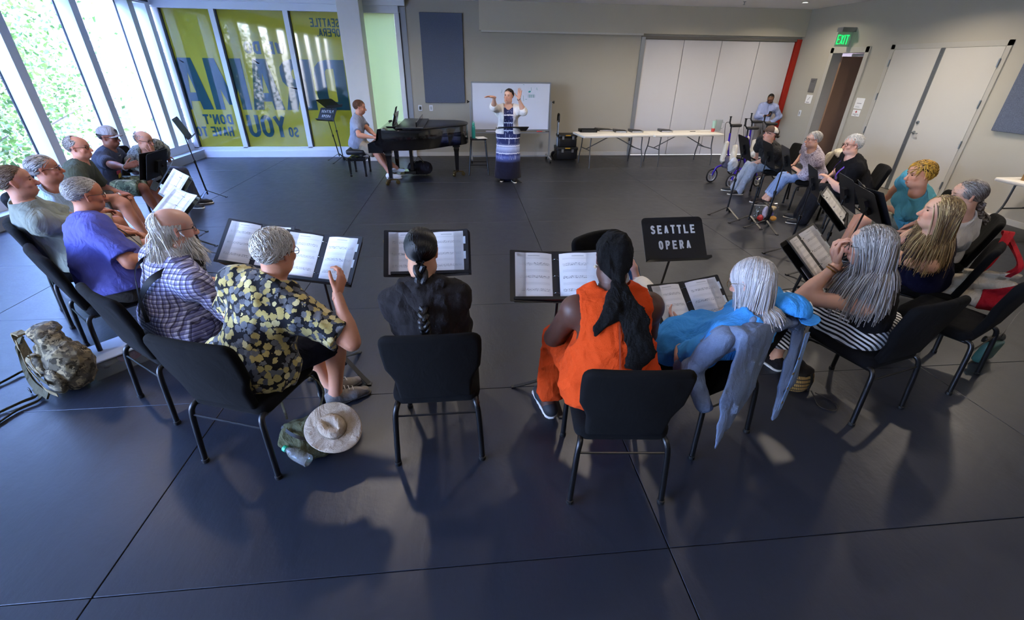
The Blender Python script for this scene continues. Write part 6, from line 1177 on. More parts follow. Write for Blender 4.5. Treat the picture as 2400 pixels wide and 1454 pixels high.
# ---------------------------------------------------------------- P13 blond woman, navy tank
p = seated('P13', 'seated woman with long blond hair in a navy tank top, seen in profile', 2203, 500, 1.12, .0, deg=132, look=148, pitch=6, skin='d6a283', g=1.12, bust=.6, sw=.19, mouth=.6, nose=1.0)
p.arm(-1, p.loc(-.05, .34, .68)); p.arm(1, p.loc(.08, .3, .68)); p.body(); p.top(NAVY, 0, e=.01, wr=.0025, hem=.08, seed=13, sub=[ell(p.sh[q]+p.R*q*.07-p.ax*.03, A3(.12, .17, .19), p.rot, .01) for q in (-1, 1)], neck=.085); p.bottom(NAVY, 2., e=.02); p.shoes(SHOE_D)
co_ = [(p.chest, A3(.165, .125, .24), p.rot), (p.N-p.ax*.06, A3(.18, .07, .065), p.rot)]
p.hair(['6b5233', '8a6d45', 'b89a66', 'd0b47c', '7a603c'], 1900, lambda d, rg: .42*rg.uniform(.65, 1.1, len(d)), 'tuck', 13, grav=.34, rough=.2, lift=.14, rel=-.15, seg=11, r=.0034, coll=co_, part=-.2)
# ---------------------------------------------------------------- P14 braid, white shirt
p = seated('P14', 'seated person with brown grey braid in a white shirt behind the blond woman', 2266, 460, 1.12, .03, look=150, pitch=-6, skin='c89a80', g=1.05, far=True)
p.body(); p.top(fabric('white cotton', 'd0ccc6', .08), .9, e=.018, hem=.07, seed=14); p.bottom(fabric('charcoal trousers', '2c2c30'), 2.); p.shoes(SHOE_D); GB = ['5b5048', '7d736a', '98908a', '4a4038']
p.hair(GB, 1900, lambda d, rg: np.linalg.norm(tonape(d), axis=1)*rg.uniform(.85, 1.1, len(d)), 'x', 14, flow=tonape, rough=.06, lift=.04, proj=.95, low=-.12, seg=8, grav=.02)
nape = p.H[:3, 3]+p.H[:3, :3]@A3(0, -.1, -.06); V, Q, C = braid([nape, p.N-p.F*.09+p.R*.06-p.ax*.03, p.surf(.45, .7, -1, .045), p.surf(.5, .4, -1, .045), p.surf(.5, .15, -1, .045)], .022, GB, 4.5, 3); p.add('braid', V, Q, M_HAIR, C)
# ---------------------------------------------------------------- P15 bleached short hair, teal shirt
p = seated('P15', 'seated person with bleached short hair in a teal t-shirt', 2156, 410, 1.14, .06, look=165, pitch=-6, skin='c08a6c', g=1.2, bust=.9, belly=.03, far=True, sw=.19, mouth=.2)
p.arm(-1, p.loc(-.04, .36, .66)); p.arm(1, p.loc(.04, .34, .66)); p.body(); p.top(fabric('teal cotton', '4f93a3', .1), .62, e=.016, hem=.08, vdepth=.06, seed=15, flare=.015); p.bottom(fabric('olive shorts', '77705c'), .9, flare=.02, name='shorts'); p.shoes(SHOE_D)
p.hair(['b98a2e', 'd0a13c', '8a6424', 'c2963a'], 1500, .07, 'side', 15, rough=.35, lift=.5, proj=.75, grav=.05, base=False); p.hair(['3a2a1c', '4a3826'], 900, .018, 'back', 16, rough=.3, lift=.1, name='undercut')
# ---------------------------------------------------------------- P16 black shirt, purple lanyard
p = seated('P16', 'seated white haired woman in black shirt with a purple lanyard', 1998, 340, 1.13, .06, look=170, pitch=-2, skin='d8a994', g=1.3, bust=.8, belly=.05, far=True, sw=.19, mouth=.7, full=1.05)
p.arm(-1, p.loc(-.08, .36, .66)); p.arm(1, p.loc(.06, .34, .66)); p.body(); p.top(BLACKC, .8, e=.018, hem=.07, vdepth=.05, seed=16, flare=.015); p.bottom(fabric('black slacks', '17181d'), 2., e=.02, flare=.03); p.shoes(SHOE_D); p.hair(WHITEH, 1500, .055, 'messy', 17, rough=.4, lift=.7, proj=.7); p.glasses(mat('brown rim', '5a2418', .3)); LAN = mat('purple lanyard', '6d3fa8', .6)
for x in (-1, 1): p.band('lanyard', LAN, [p.N+p.R*x*.09-p.ax*.0, p.surf(x*.4, .78, 1, .036), p.surf(x*.15, .5, 1, .036), p.surf(0, .32, 1, .036)], .016)
g = MB(); g.lathe([(.001, .003), (.012, .002), (.012, 0)], p.surf(-.55, .78, 1, .022)-p.O, 10, rot_to(p.F)); g.obj('badge_pin', mat('green pin', '8fb83a', .4), p.root)
# ---------------------------------------------------------------- P17 floral blouse, jeans
p = seated('P17', 'seated woman with short grey hair, small floral blouse and rolled jeans', 1906, 328, 1.08, .04, look=172, pitch=-2, skin='d2a288', g=1.02, bust=.4, far=True, sc=.95, sw=.18, mouth=.3)
p.arm(-1, p.loc(-.06, .36, .64)); p.arm(1, p.loc(.06, .32, .66)); p.leg(-1, p.loc(-.06, .6, .09)); p.leg(1, p.loc(.06, .62, .09)); p.body(); p.top(M_FLORW, 1.2, e=.024, hem=.1, seed=17, flare=.012); p.bottom(JEANS, 1.72, e=.014); p.shoes(fabric('dark sandal', '2a2422')); p.hair(GREYH, 1400, .06, 'down', 18, rough=.15, lift=.1, part=.3); p.glasses(); p.ring('wristwatch', M_INK, p.wr[-1], p.wr[-1]-p.el[-1], .03, .006, flat=1.4)
for q in (-1, 1): p.ring('trouser_cuff', fabric('pale denim cuff', 'a3b4d2'), p.kn[q]+(p.an[q]-p.kn[q])*.72, p.an[q]-p.kn[q], .052, .016, flat=2.)
# ---------------------------------------------------------------- P18 trucker cap
p = seated('P18', 'seated woman in brown and white trucker cap and dark t-shirt', 1806, 316, 1.07, .04, look=178, pitch=10, skin='d0a08a', g=1.15, bust=.6, belly=.04, far=True, sc=.96, mouth=.4)
p.arm(-1, p.loc(-.1, .42, .56)); p.arm(1, p.loc(.16, .34, .58)); p.leg(-1, p.loc(-.1, .56, .09)); p.leg(1, p.loc(.14, .6, .09)); p.body(); p.top(fabric('charcoal printed cotton', '232325', .3, 80), 1.0, e=.02, hem=.08, seed=18, flare=.015, vdepth=.03); p.bottom(fabric('grey wash jeans', '8f97a3', .3, 60), 2., e=.016); p.shoes(SHOE_D); p.hair(['3a2a20', '4a382c'], 900, .06, 'back', 19, rough=.2, lift=.08)
c, W_, R = cap(p, fabric('white cap mesh', 'cfc8bc', .15, 200), fabric('brown cap twill', '5d4a40', .12), bill=.07); V, Q = sdf_mesh([ell(W_(0, .0, .045), A3(.089, .106, .087), R, .01), ell(W_(0, .025, .062), A3(.071, .08, .072), R, .03)], .008, (), [(W_(0, 0, .04), -R[:, 2]), (W_(0, .015, 0), -R[:, 1])], 0); p.add('front_panel', V, Q, MATS['brown cap twill'], None, c)
g = MB(); g.lathe([(.001, -.03), (.022, -.018), (.03, 0), (.022, .018), (.001, .03)], p.H[:3, 3]+p.H[:3, :3]@A3(0, -.13, .0)-p.O, 10); g.obj('hair_bun', mat('dark brown bun', '2e221a', .6, bump=(60, .5)), p.root, True)
# ---------------------------------------------------------------- P19 standing man with phone
q0 = aty(1806, 232, 11.35); sz = (q0[2])/1.60
p = Person('standing man in light blue shirt looking down at his phone by the red post', (q0[0]+.02, 11.43), -118, q0, look=-128, pitch=-32, skin='8a5f48', g=.88, far=True, hipz=.92*sz, sc=sz, stand=True, stubble=.6, brow='15100d', sw=.175)
p.arm(1, p.loc(.02, .26, 1.16*sz), d=-p.R+p.F*.3+A3(0, 0, .3), n=A3(0, 0, 1), curl=.6); p.arm(-1, p.loc(-.2, -.02, .95*sz), pole=-p.R-p.F*.2); p.body(); LB = fabric('light blue oxford', '9aa4c6', .1, 300); p.top(LB, 1.85, e=.018, hem=-.02, seed=19, wr=.002); p.bottom(fabric('grey trousers', '6f6a66', .1), 2., e=.014); p.shoes(SHOE_D); p.hair(['120d0b', '1c1512'], 900, .02, 'crop', 20, rough=.3, lift=.2); p.glasses(); p.ring('collar', LB, p.N+p.ax*.015, p.ax+p.F*.35, .075, .018, flat=1.3)
PHONE_AT = p.wr[1]+nz(-p.R+p.F*.3+A3(0, 0, .3))*.1+A3(0, 0, .03); PH_F, PH_R = p.F, p.R; g = MB(); g.slab(rrect(.07, .1, .006), .004, .001, frame(p.Hc+p.R*-.12+p.F*.16-A3(0, 0, .1)-p.O, p.R, A3(0, 0, 1)), 1); g.obj('badge', M_PAPER, p.root)
# ---------------------------------------------------------------- P20 conductor
q0 = aty(1192, 226, 8.95); sz = q0[2]/1.58; q1 = q0
p = Person('standing conductor in white cardigan and tie dye dress with both arms raised', (q0[0]-.0, 8.98), -93, q0, look=-118, pitch=4, roll=4, skin='d3a58e', g=1.16, bust=.8, far=True, hipz=.9*sz, sc=sz, stand=True, sw=.18, mouth=.4, brow='3a2018', lips=1.2)
y_ = 8.55; w1 = aty(1158, 228, y_); w2 = aty(1216, 232, y_+.05)
p.arm(1, w1, pole=p.R*.6-A3(0, 0, 1), d=-A3(.95, .2, -.15), n=A3(0, -.3, -1), curl=.25, spread=.05); p.arm(-1, w2, pole=-p.R*.6-A3(0, 0, 1), d=A3(.12, -.1, 1), n=A3(-.1, -1, .1), curl=.12, spread=.28, thumb=1.); p.leg(-1, p.loc(-.1, .1, .09)); p.body()
hem_ = .06; V, Q = sdf_mesh(p.torso(.008)+[cone(p.Hc, A3(p.O[0], p.O[1], .05)+p.F0*.03, .165*sz, .25*sz, .06, (p.F0, 1.1)), cone(p.Hc+p.R0*.08, p.O+p.R0*.1+A3(0, 0, .05), .135*sz, .17*sz, .05), cone(p.Hc-p.R0*.08, p.O-p.R0*.1+A3(0, 0, .05), .135*sz, .17*sz, .05)], .0105, [ell(p.N+p.ax*.045+p.F*.012, A3(.1, .11, .1), p.rot, .01), cone(p.N+p.F*.1, p.N-p.ax*.1+p.F*.17, .07, .03, .01)]+[ell(p.sh[q]+p.R*q*.05, A3(.09, .12, .12), p.rot, .01) for q in (-1, 1)], [(A3(0, 0, hem_), A3(0, 0, -1))], .004, 20); p.add('dress', V, Q, M_TIE)
ctr_ = p.chest.copy(); opn = lambda P: np.minimum(.085-np.abs((P-ctr_)@p.R), (P-ctr_)@p.F+.02); CG = fabric('white cardigan knit', 'dcd9d6', .06, 240)
V, Q = sdf_mesh(p.torso(.024)+sum([p.upper(q, .02, 1.25, True, .01) for q in (-1, 1)], []), .0105, [ell(p.N+p.ax*.045, A3(.085, .1, .08), p.rot, .01)], [(p.Hc+p.ax*.02, -p.ax)], .004, 21, [opn]); p.add('cardigan', V, Q, CG)
p.shoes(fabric('black strap sandal', '121214')); p.hair(['22140f', '2e1c15', '180e0b'], 1400, .08, 'back', 21, rough=.08, lift=.55, seg=7, grav=.0, proj=.72); p.ring('bracelet', M_INK, p.wr[-1], p.wr[-1]-p.el[-1], .03, .005)
# ---------------------------------------------------------------- P21 pianist
q0 = aty(843, 252, 9.6); p = Person('pianist in grey blue shirt and khaki shorts seated at the grand piano', (-2.1, 9.62), 2, q0, look=6, pitch=-8, skin='c98e72', g=1.02, far=True, hipz=.60, stubble=.3, brow='5a3a22', sw=.195, sc=min(1.04, (q0[2]+.0)/1.22))
p.arm(1, A3(-1.70, 9.15, .765), d=A3(1, .1, -.1), n=A3(0, 0, -1), curl=.4); p.arm(-1, A3(-1.70, 9.4, .765), d=A3(1, -.1, -.1), n=A3(0, 0, -1), curl=.4); p.leg(1, A3(-1.48, 9.2, .1), toe=A3(1, .0, 0)); p.leg(-1, A3(-1.3, 9.42, .1), toe=A3(1, -.05, 0)); p.body(); GS = fabric('grey blue shirt', '8f95a6', .15, 200); p.top(GS, .72, e=.018, hem=.06, seed=21, flare=.014); p.bottom(fabric('light khaki shorts', 'a0947f', .1), .88, flare=.02, name='shorts'); p.shoes(SHOE_W, SHOE_W); p.hair(['6b452c', '7d553a', '5a3a26'], 1300, .045, 'side', 22, rough=.3, lift=.35); p.ring('collar', GS, p.N+p.ax*.015, p.ax+p.F*.35, .075, .018, flat=1.3)
# ================================================================ BAGS, CLOTHES ON CHAIRS, SMALL THINGS
def sdf_obj(name, prims, m, parent, O, vox=.008, **kw):
    V, Q = sdf_mesh(prims, vox, **kw); return obj(name, np_mesh(name, V-A3(*O), Q), m, parent)
M_BPCAMO = pat('brown camouflage nylon', camo(('5b5340', '7d7052', '37301f', '9b8a66'), 14)); M_WEB = fabric('tan webbing', '7c6c4c', .2, 300); M_WEBD = fabric('olive webbing', '4c4733', .2, 300); M_OLIVE = fabric('olive canvas', '4a4a32', .2, 250)
def strap(parent, O, pts, w, m, wd, th=.004, name='strap', n=6):
    P = smooth_path([A3(*p)-A3(*O) for p in pts], n); g = MB(); g.strip(P, np.tile(A3(*wd), (len(P), 1)), w, th); return g.obj(name, m, parent, True)
# backpack
O = (-2.78, 2.8, 0); t = thing('backpack', 'brown camouflage backpack slumped on the floor beside the chairs', 'backpack', O); o = A3(*O); r_ = nz(A3(.8, -.6, 0)); f_ = nz(A3(.6, .8, 0)); W_ = lambda x, y, z: o+r_*x+f_*y+A3(0, 0, z)
RB = np.stack([r_, f_, A3(0, 0, 1)], 1)
sdf_obj('pack', [cone(W_(-.09, 0, .1), W_(.09, 0, .1), .095, k=.05), cone(W_(-.1, .01, .25), W_(.08, .01, .25), .1, k=.06), cone(W_(-.08, .0, .38), W_(.03, .0, .37), .07, k=.05), ell(W_(.12, .02, .2), (.11, .12, .15), RB, .05)], M_BPCAMO, t, O, .009, wr=.012, seed=4, cut=[(A3(0, 0, .004), A3(0, 0, -1))])
sdf_obj('pocket', [ell(W_(-.04, -.1, .2), (.1, .05, .09), RB, .02)], M_BPCAMO, t, O, .008, wr=.008, seed=5); sdf_obj('pocket', [ell(W_(.13, -.09, .13), (.08, .05, .1), RB, .02)], M_BPCAMO, t, O, .008, wr=.008, seed=6); sdf_obj('top_flap', [ell(W_(-.04, .0, .42), (.11, .09, .04), RB, .02)], M_BPCAMO, t, O, .008, wr=.008, seed=7)
strap(t, O, [W_(-.08, -.09, .42), W_(-.2, -.1, .4), W_(-.26, -.1, .28), W_(-.24, -.1, .14), W_(-.16, -.1, .06)], .05, M_WEB, f_, .012, 'shoulder_strap'); strap(t, O, [W_(-.05, -.11, .4), W_(-.15, -.13, .34), W_(-.17, -.15, .2), W_(-.08, -.17, .08), W_(.12, -.16, .05)], .05, M_WEBD, A3(.4, .3, .85), .012, 'shoulder_strap')
for (a, b, mm) in (((-.1, -.14, .3), (.02, -.15, .12), M_WEB), ((.0, -.12, .33), (.12, -.14, .2), M_WEB), ((-.12, -.13, .17), (.18, -.14, .16), M_WEBD), ((-.02, -.14, .42), (-.03, -.13, .28), M_WEB), ((.02, -.15, .1), (.2, -.13, .07), M_WEB)): strap(t, O, [W_(*a), (W_(*a)+W_(*b))/2-f_*.012, W_(*b)], .03, mm, nz(np.cross(W_(*b)-W_(*a), f_)), .004, 'compression_strap')
for pts in ([W_(-.2, -.06, .1), atz(60, 868, .03), atz(20, 888, .02), atz(-60, 930, .01)], [W_(-.12, -.16, .05), atz(90, 925, .02), atz(45, 945, .02), atz(-40, 985, .01)], [W_(-.08, -.18, .04), atz(95, 935, .02), atz(40, 962, .015), atz(-30, 1010, .01)]): strap(t, O, pts, .03, M_WEBD, A3(.5, .5, .6), .004, 'loose_strap')
g = MB(); g.tube([W_(-.1+.02*math.cos(a), -.2, .03+.02*math.sin(a))-o for a in np.linspace(0, 2*PI, 12)], .004, 6); g.obj('buckle', M_TUBE, t)
# clear storage box
c = atz(276, 835, .06); O = (c[0], c[1], 0); t = thing('storage_box', 'clear plastic storage box with pink items under the chairs', 'box', O, math.radians(50)); g = MB(); w, d_, h = .36, .26, .13
for s in (-1, 1): g.b2((s*w/2-.003, -d_/2, 0), (s*w/2+.003, d_/2, h)); g.b2((-w/2, s*d_/2-.003, 0), (w/2, s*d_/2+.003, h))
g.b2((-w/2, -d_/2, 0), (w/2, d_/2, .005)); g.obj('tub', M_CLEAR, t); MB().slab(rrect(w+.03, d_+.03, .02), .012, .004, frame((0, 0, h+.006), (1, 0, 0), (0, 1, 0)), 2).obj('lid', mat('frosted lid', 'b8c2d0', .3), t)
V, Q = sdf_mesh([ell((.07, -.03, .05), (.08, .06, .04), None, .02)], .008, wr=.006, seed=2); obj('pink_cloth', np_mesh('pink_cloth', V, Q), fabric('pink cloth', 'b03560', .2), t); V, Q = sdf_mesh([ell((-.07, .02, .055), (.08, .07, .045), None, .02)], .008, wr=.006, seed=3); obj('cream_cloth', np_mesh('cream_cloth', V, Q), fabric('cream cloth', 'c8bca0', .2), t)
# olive bag, hat, bottle
c = atz(718, 1035, .08); O = (c[0], c[1], 0); o = A3(*O); t = thing('canvas_bag', 'olive canvas bag on the floor under the sun hat', 'bag', O); sdf_obj('bag_body', [ell(o+A3(0, .03, .1), (.14, .1, .11), None, .03), ell(o+A3(.03, -.02, .07), (.14, .09, .075), None, .03), ell(o+A3(-.08, .0, .12), (.06, .06, .07), None, .03)], M_OLIVE, t, O, .007, wr=.008, seed=8, cut=[(A3(0, 0, .003), A3(0, 0, -1))])
strap(t, O, [o+A3(-.12, .02, .18), o+A3(.0, -.08, .19), o+A3(.14, -.06, .12)], .018, M_GLIDE, A3(.2, .8, .5), .006, 'zip'); strap(t, O, [o+A3(-.1, .06, .2), o+A3(-.12, .12, .34), o+A3(-.02, .2, .42), o+A3(.08, .2, .3), o+A3(.06, .1, .2)], .012, M_WEBD, A3(1, .2, 0), .004, 'shoulder_strap')
c = atz(781, 1003, .2); t = thing('sun_hat', 'beige wide brimmed sun hat lying on the olive bag', 'hat', c); HATM = fabric('beige hat cotton', 'a3937f', .1, 250); Rx = np.array(frame((0, 0, 0), (.86, -.46, -.2), (.48, .74, .42)))[:3, :3]
g = MB(); n = 40; prof = [(.205, -.004), (.2, .006), (.16, .004), (.115, .012), (.1, .02), (.094, .06), (.08, .088), (.05, .095), (.02, .078), (.001, .074)]; V = []; 
for (r, z) in prof:
    for j in range(n): a = 2*PI*j/n; x, y = r*1.12*math.cos(a), r*.92*math.sin(a); V.append((x, y, z+(.035*(y/.19)**2 if r > .1 else 0)-(.02*math.exp(-(y/.02)**2) if r < .07 else 0)))
V = np.array(V)*.74@Rx.T; g.add(V, [(i*n+j, i*n+(j+1) % n, (i+1)*n+(j+1) % n, (i+1)*n+j) for i in range(len(prof)-1) for j in range(n)]); hb = g.obj('crown_and_brim', HATM, t, True, sharp=80)
g = MB(); g.tube([np.array([.109*math.cos(a), .09*math.sin(a), .03])*.74@Rx.T for a in np.linspace(0, 2*PI, 28)], .006, 6, False, (Rx[:, 2], 1.8)); g.obj('hat_band', fabric('dark beige band', '7d6f5e', .1), hb, True)
b0 = atz(665, 1050, .12); b1 = atz(702, 1070, .1); dv = nz(b1-b0); t = thing('drink_bottle', 'clear drink bottle with green cap in the olive bag pocket', 'bottle', b0); Rb = rot_to(dv); MB().lathe([(.013, .016), (.014, .03), (.03, .06), (.034, .09), (.034, .17), (.03, .175)], n=16, ax=Rb).obj('body', M_CLEAR, t, True); MB().lathe([(.016, 0), (.017, .003), (.017, .02), (.015, .022)], n=16, ax=Rb).obj('cap', mat('green cap', '2f9f74', .4), t, True)
# denim jacket draped over the chair with the white haired person
def chair_frame(k):
    x, y, d = SEATS[k]; a = math.radians(d); f = A3(math.cos(a), math.sin(a), 0); r = A3(math.sin(a), -math.cos(a), 0); o = A3(x, y, 0); return lambda X, Y, Z: o+r*X+f*Y+A3(0, 0, Z), r, f
W_, r_, f_ = chair_frame('P11'); O = tuple(W_(0, -.33, 0)); t = thing('denim_jacket', 'faded denim jacket hung over the back of a black chair', 'jacket', O)
fl2 = (f_, 2.6)
fl2 = (f_, 5.); fl3 = (f_, 3.)
sdf_obj('jacket_body', [cone(W_(-.22, -.325, .87), W_(.2, -.325, .86), .045, k=.03), cone(W_(-.13, -.36, .78), W_(-.2, -.39, .55), .135, .12, .04, fl2), cone(W_(-.2, -.39, .55), W_(-.31, -.43, .27), .12, .015, .04, fl2), cone(W_(-.24, -.27, .82), W_(-.3, -.12, .56), .07, .06, .04, (r_, 2.2)), cone(W_(.22, -.35, .83), W_(.24, -.40, .5), .05, .06, .04, fl3), cone(W_(.23, -.38, .6), W_(.18, -.42, .27), .065, .03, .05, fl3)], DENIM, t, O, .006, wr=.007, seed=9)
sdf_obj('collar', [cone(W_(-.1, -.3, .905), W_(.12, -.3, .9), .03, k=.02, fl=(f_, 1.6)), cone(W_(.1, -.33, .9), W_(.2, -.37, .82), .035, .02, .02, fl2)], DENIM, t, O, .006, wr=.004, seed=10); sdf_obj('sleeve', [cone(W_(-.27, -.28, .84), W_(-.33, -.2, .62), .062, .05, .03), cone(W_(-.33, -.2, .62), W_(-.31, -.3, .45), .05, .042, .03)], DENIM, t, O, .007, wr=.007, seed=11)
for k in range(4): q = W_(.2-.012*k, -.42-.006*k, .66-.09*k); g = MB(); g.lathe([(.001, .004), (.008, .003), (.009, 0)], q-A3(*O), 8, rot_to(-f_)); g.obj('button', M_BRASS, t)
strap(t, O, [W_(.235, -.4, .8), W_(.225, -.415, .6), W_(.19, -.425, .32)], .03, fabric('denim placket', '6b82a0', .2, 300), r_, .006, 'placket')
# blue cap on the chair
c = W_(.16, -.31, .915); t = thing('baseball_cap', 'bright blue baseball cap resting on the denim jacket', 'cap', c); BC = fabric('bright blue twill', '3b8fd8', .12, 300); Rc = np.array(frame((0, 0, 0), nz(A3(.3, .9, .1)), A3(-.93, .2, .3)))[:3, :3]; Rc = np.stack([nz(A3(-.35, -.93, 0)), nz(A3(.92, -.35, -.2)), np.cross(nz(A3(-.35, -.93, 0)), nz(A3(.92, -.35, -.2)))], 1); Rc[:, 2] *= 1 if Rc[2, 2] > 0 else -1
T = lambda x, y, z: Rc@A3(x, y, z)
V, Q = sdf_mesh([ell(T(0, 0, .0), (.09, .108, .085), Rc, .01)], .006, (), [(T(0, 0, -.0), -Rc[:, 2])], .004, 3); dm = obj('dome', np_mesh('dome', V, Q), BC, t); g = MB(); oo = [(-.078, .05), (.078, .05)]+[(.082*math.cos(a), .07+.085*math.sin(a)) for a in np.linspace(.05, PI-.05, 12)]; F_ = np.eye(4); F_[:3, :3] = Rc; g.slab(oo, .006, .002, F_, 1, bow=lambda x, y: -4*x*x); g.obj('bill', BC, t, True)
g = MB(); g.tube([T(x_, .109*math.sqrt(1-(x_/.09)**2-(z_/.085)**2), z_) for x_, z_ in [(.026*math.cos(a), .042+.022*math.sin(a)) for a in np.linspace(.7, 5.6, 14)]], .004, 5); g.obj('embroidered_letter', M_PAPER, dm); g = MB(); g.strip([T(-.05, -.105, .012), T(0, -.118, .012), T(.05, -.105, .012)], Rc[:, 2], .02, .004); g.obj('back_strap', BC, dm)
# binder on the lap of the white haired person
c = atz(1612, 712, .70); Mb = frame(c, nz(A3(.97, .12, .06)), A3(-.38, .72, .58)); binder(Mb, 'open binder on the lap of the white haired person', pw=.2, ph=.27, pencil=1, cw=.23)
# tote bag on the chair of the blond woman
c = atz(2292, 683, .52); r_ = nz(A3(.72, -.69, 0)); f_ = nz(A3(.69, .72, 0)); O = (c[0], c[1], .52); W_ = lambda x, y, z: A3(*O)+r_*x+f_*y+A3(0, 0, z); t = thing('tote_bag', 'canvas and red tote bag hanging from a black chair back', 'bag', O); CAN = fabric('natural canvas', 'b3a68f', .1, 260); RED = fabric('red canvas', '96101a', .12, 260)
TB = [cone(W_(-.15, 0, .06), W_(.15, 0, .08), .045, k=.05), cone(W_(-.2, 0, -.07), W_(.17, 0, -.06), .065, k=.06), cone(W_(-.11, 0, .15), W_(.15, 0, .18), .03, k=.05)]
sdf_obj('bag_body', TB, CAN, t, O, .0075, cut=[(W_(0, 0, .165), nz(A3(0, 0, 1)-r_*.12)), (W_(0, 0, -.12), A3(0, 0, -1))], wr=.006, seed=12)
sdf_obj('red_panel', [dict(p_, ra=p_['ra']+.004, rb=p_['rb']+.004) for p_ in TB], RED, t, O, .0075, cut=[(W_(.02, 0, .03), nz(A3(0, 0, 1)-r_*.55)), (W_(0, 0, -.122), A3(0, 0, -1)), (W_(.02, 0, 0), -r_)], wr=.006, seed=12)
Wc, rc_, fc_ = chair_frame('P13')
for y in (-.03, .03): strap(t, O, [W_(-.06, y, .14), W_(-.02, y, .24), Wc(.15, -.335+y*.5, .925), Wc(.23, -.33+y*.5, .90), W_(.13, y, .26), W_(.1, y, .16)], .03, RED, r_*.8+fc_*.4, .006, 'handle')
# green pouch under the empty chair, with thin strap
c = atz(2300, 846, 0); O = (c[0], c[1], 0); o = A3(*O); t = thing('green_pouch', 'translucent green pouch on the floor under the empty right chair', 'bag', O); g = MB(); Rg = frame((0, 0, .1), nz(A3(.9, .3, 0)), A3(.05, -.1, 1)); g.slab(rrect(.21, .19, .03), .07, .03, Rg, 3); g.obj('pouch', mat('sea green plastic', '2c4f46', .3), t, True); sdf_obj('gathered_top', [cone(o+A3(-.06, 0, .2), o+A3(.08, .03, .2), .03, k=.02)], M_GLIDE, t, O, .007, wr=.008, seed=2)
strap(t, O, [o+A3(.09, .03, .18), atz(2350, 785, .3), atz(2392, 730, .38), atz(2440, 700, .42)], .006, M_GLIDE, A3(0, 0, 1), .004, 'cord')
# woven basket purse
c = atz(1868, 893, .05); O = (c[0], c[1], 0); t = thing('basket_purse', 'woven straw basket purse on the floor beside the denim jacket', 'purse', O, .3)
def weave():
    b = NB('woven straw'); v = b.coord(); s = b.sep(v); an = b.math('ARCTAN2', s[1], s[0]); q = b.math('FRACT', b.math('ADD', b.math('MULTIPLY', an, 9.), b.math('MULTIPLY', s[2], 22.))); rw = b.math('GREATER_THAN', b.math('FRACT', b.math('MULTIPLY', s[2], 36.)), .3); b.p('Base Color', b.mix(b.math('MULTIPLY', b.math('GREATER_THAN', q, .42), rw), '1a140c', 'a87f3e')); b.p('Roughness', .7); b.bump(q, .5, .004); return b.m
g = MB(); n = 28; prof = [(.001, 0), (.075, .002), (.095, .03), (.1, .07), (.092, .11), (.08, .14), (.082, .145), (.07, .13), (.001, .1)]; V = [(r*1.2*math.cos(2*PI*j/n), r*.85*math.sin(2*PI*j/n), z) for r, z in prof for j in range(n)]; g.add(V, [(i*n+j, i*n+(j+1) % n, (i+1)*n+(j+1) % n, (i+1)*n+j) for i in range(len(prof)-1) for j in range(n)]); g.obj('basket', weave(), t, True)
V, Q = sdf_mesh([ell((0, .0, .14), (.1, .07, .03), None, .02), ell((.0, .05, .16), (.08, .04, .04), None, .02)], .007, wr=.004, seed=1); obj('lid_flap', np_mesh('lid_flap', V, Q), M_GLIDE, t); MB().strip([(0, -.075, .16), (0, -.095, .1), (0, -.09, .03)], (1, 0, 0), .025, .004).obj('closure_strap', M_GLIDE, t)
g = MB(); g.tube(smooth_path([(.02, -.1, .03), (.0, -.15, .012), (-.05, -.22, .008), (.0, -.29, .008), (.07, -.26, .008), (.08, -.18, .008), (.04, -.12, .02)], 5), .004, 6); g.obj('wrist_strap', mat('dark leather cord', '1a1612', .4), t)
# clear plastic bag
c = atz(1797, 522, 0); O = (c[0], c[1]+.08, 0); o = A3(*O); t = thing('clear_bag', 'clear plastic bag full of belongings on the floor under music stands', 'bag', O)
b = NB('thin clear vinyl'); tr = b.n('BsdfTransparent'); gl = b.n('BsdfGlossy'); gl.inputs['Roughness'].default_value = .12; mx = b.n('MixShader'); mx.inputs[0].default_value = .16; b.t.links.new(tr.outputs[0], mx.inputs[1]); b.t.links.new(gl.outputs[0], mx.inputs[2]); b.t.links.new(mx.outputs[0], b.out.inputs[0])
sdf_obj('vinyl_shell', [cone(o+A3(-.1, 0, .08), o+A3(.1, 0, .08), .1, k=.05), cone(o+A3(-.09, 0, .2), o+A3(.09, 0, .2), .09, k=.05)], b.m, t, O, .012, wr=.012, seed=4, cut=[(A3(0, 0, .002), A3(0, 0, -1))])
for (nm, p_, r, cc) in (('red_item', (-.1, -.05, .06), (.045, .04, .045), 'a8141a'), ('orange_item', (.1, -.05, .05), (.05, .04, .04), 'c98a30'), ('purple_item', (.06, .0, .11), (.06, .05, .04), '4a3580'), ('paper_item', (-.03, -.02, .13), (.035, .04, .1), 'b9b4c4'), ('cream_item', (.09, .0, .19), (.05, .04, .035), 'cdb98e'), ('dark_item', (.0, .03, .09), (.1, .06, .08), '15151a')): sdf_obj(nm, [ell(o+A3(*p_), r, None, .01)], mat('bag item '+cc, cc, .5), t, O, .008, wr=.006, seed=len(nm))
strap(t, O, [o+A3(-.08, -.02, .29), o+A3(.0, -.1, .2), o+A3(-.02, -.11, .04)], .045, M_GLIDE, A3(1, .2, 0), .006, 'shoulder_strap'); strap(t, O, [o+A3(-.1, -.06, .02), o+A3(-.2, -.08, .05), o+A3(-.26, -.12, .015), o+A3(-.18, -.16, .012)], .02, M_GLIDE, A3(0, .3, 1), .004, 'loose_strap')
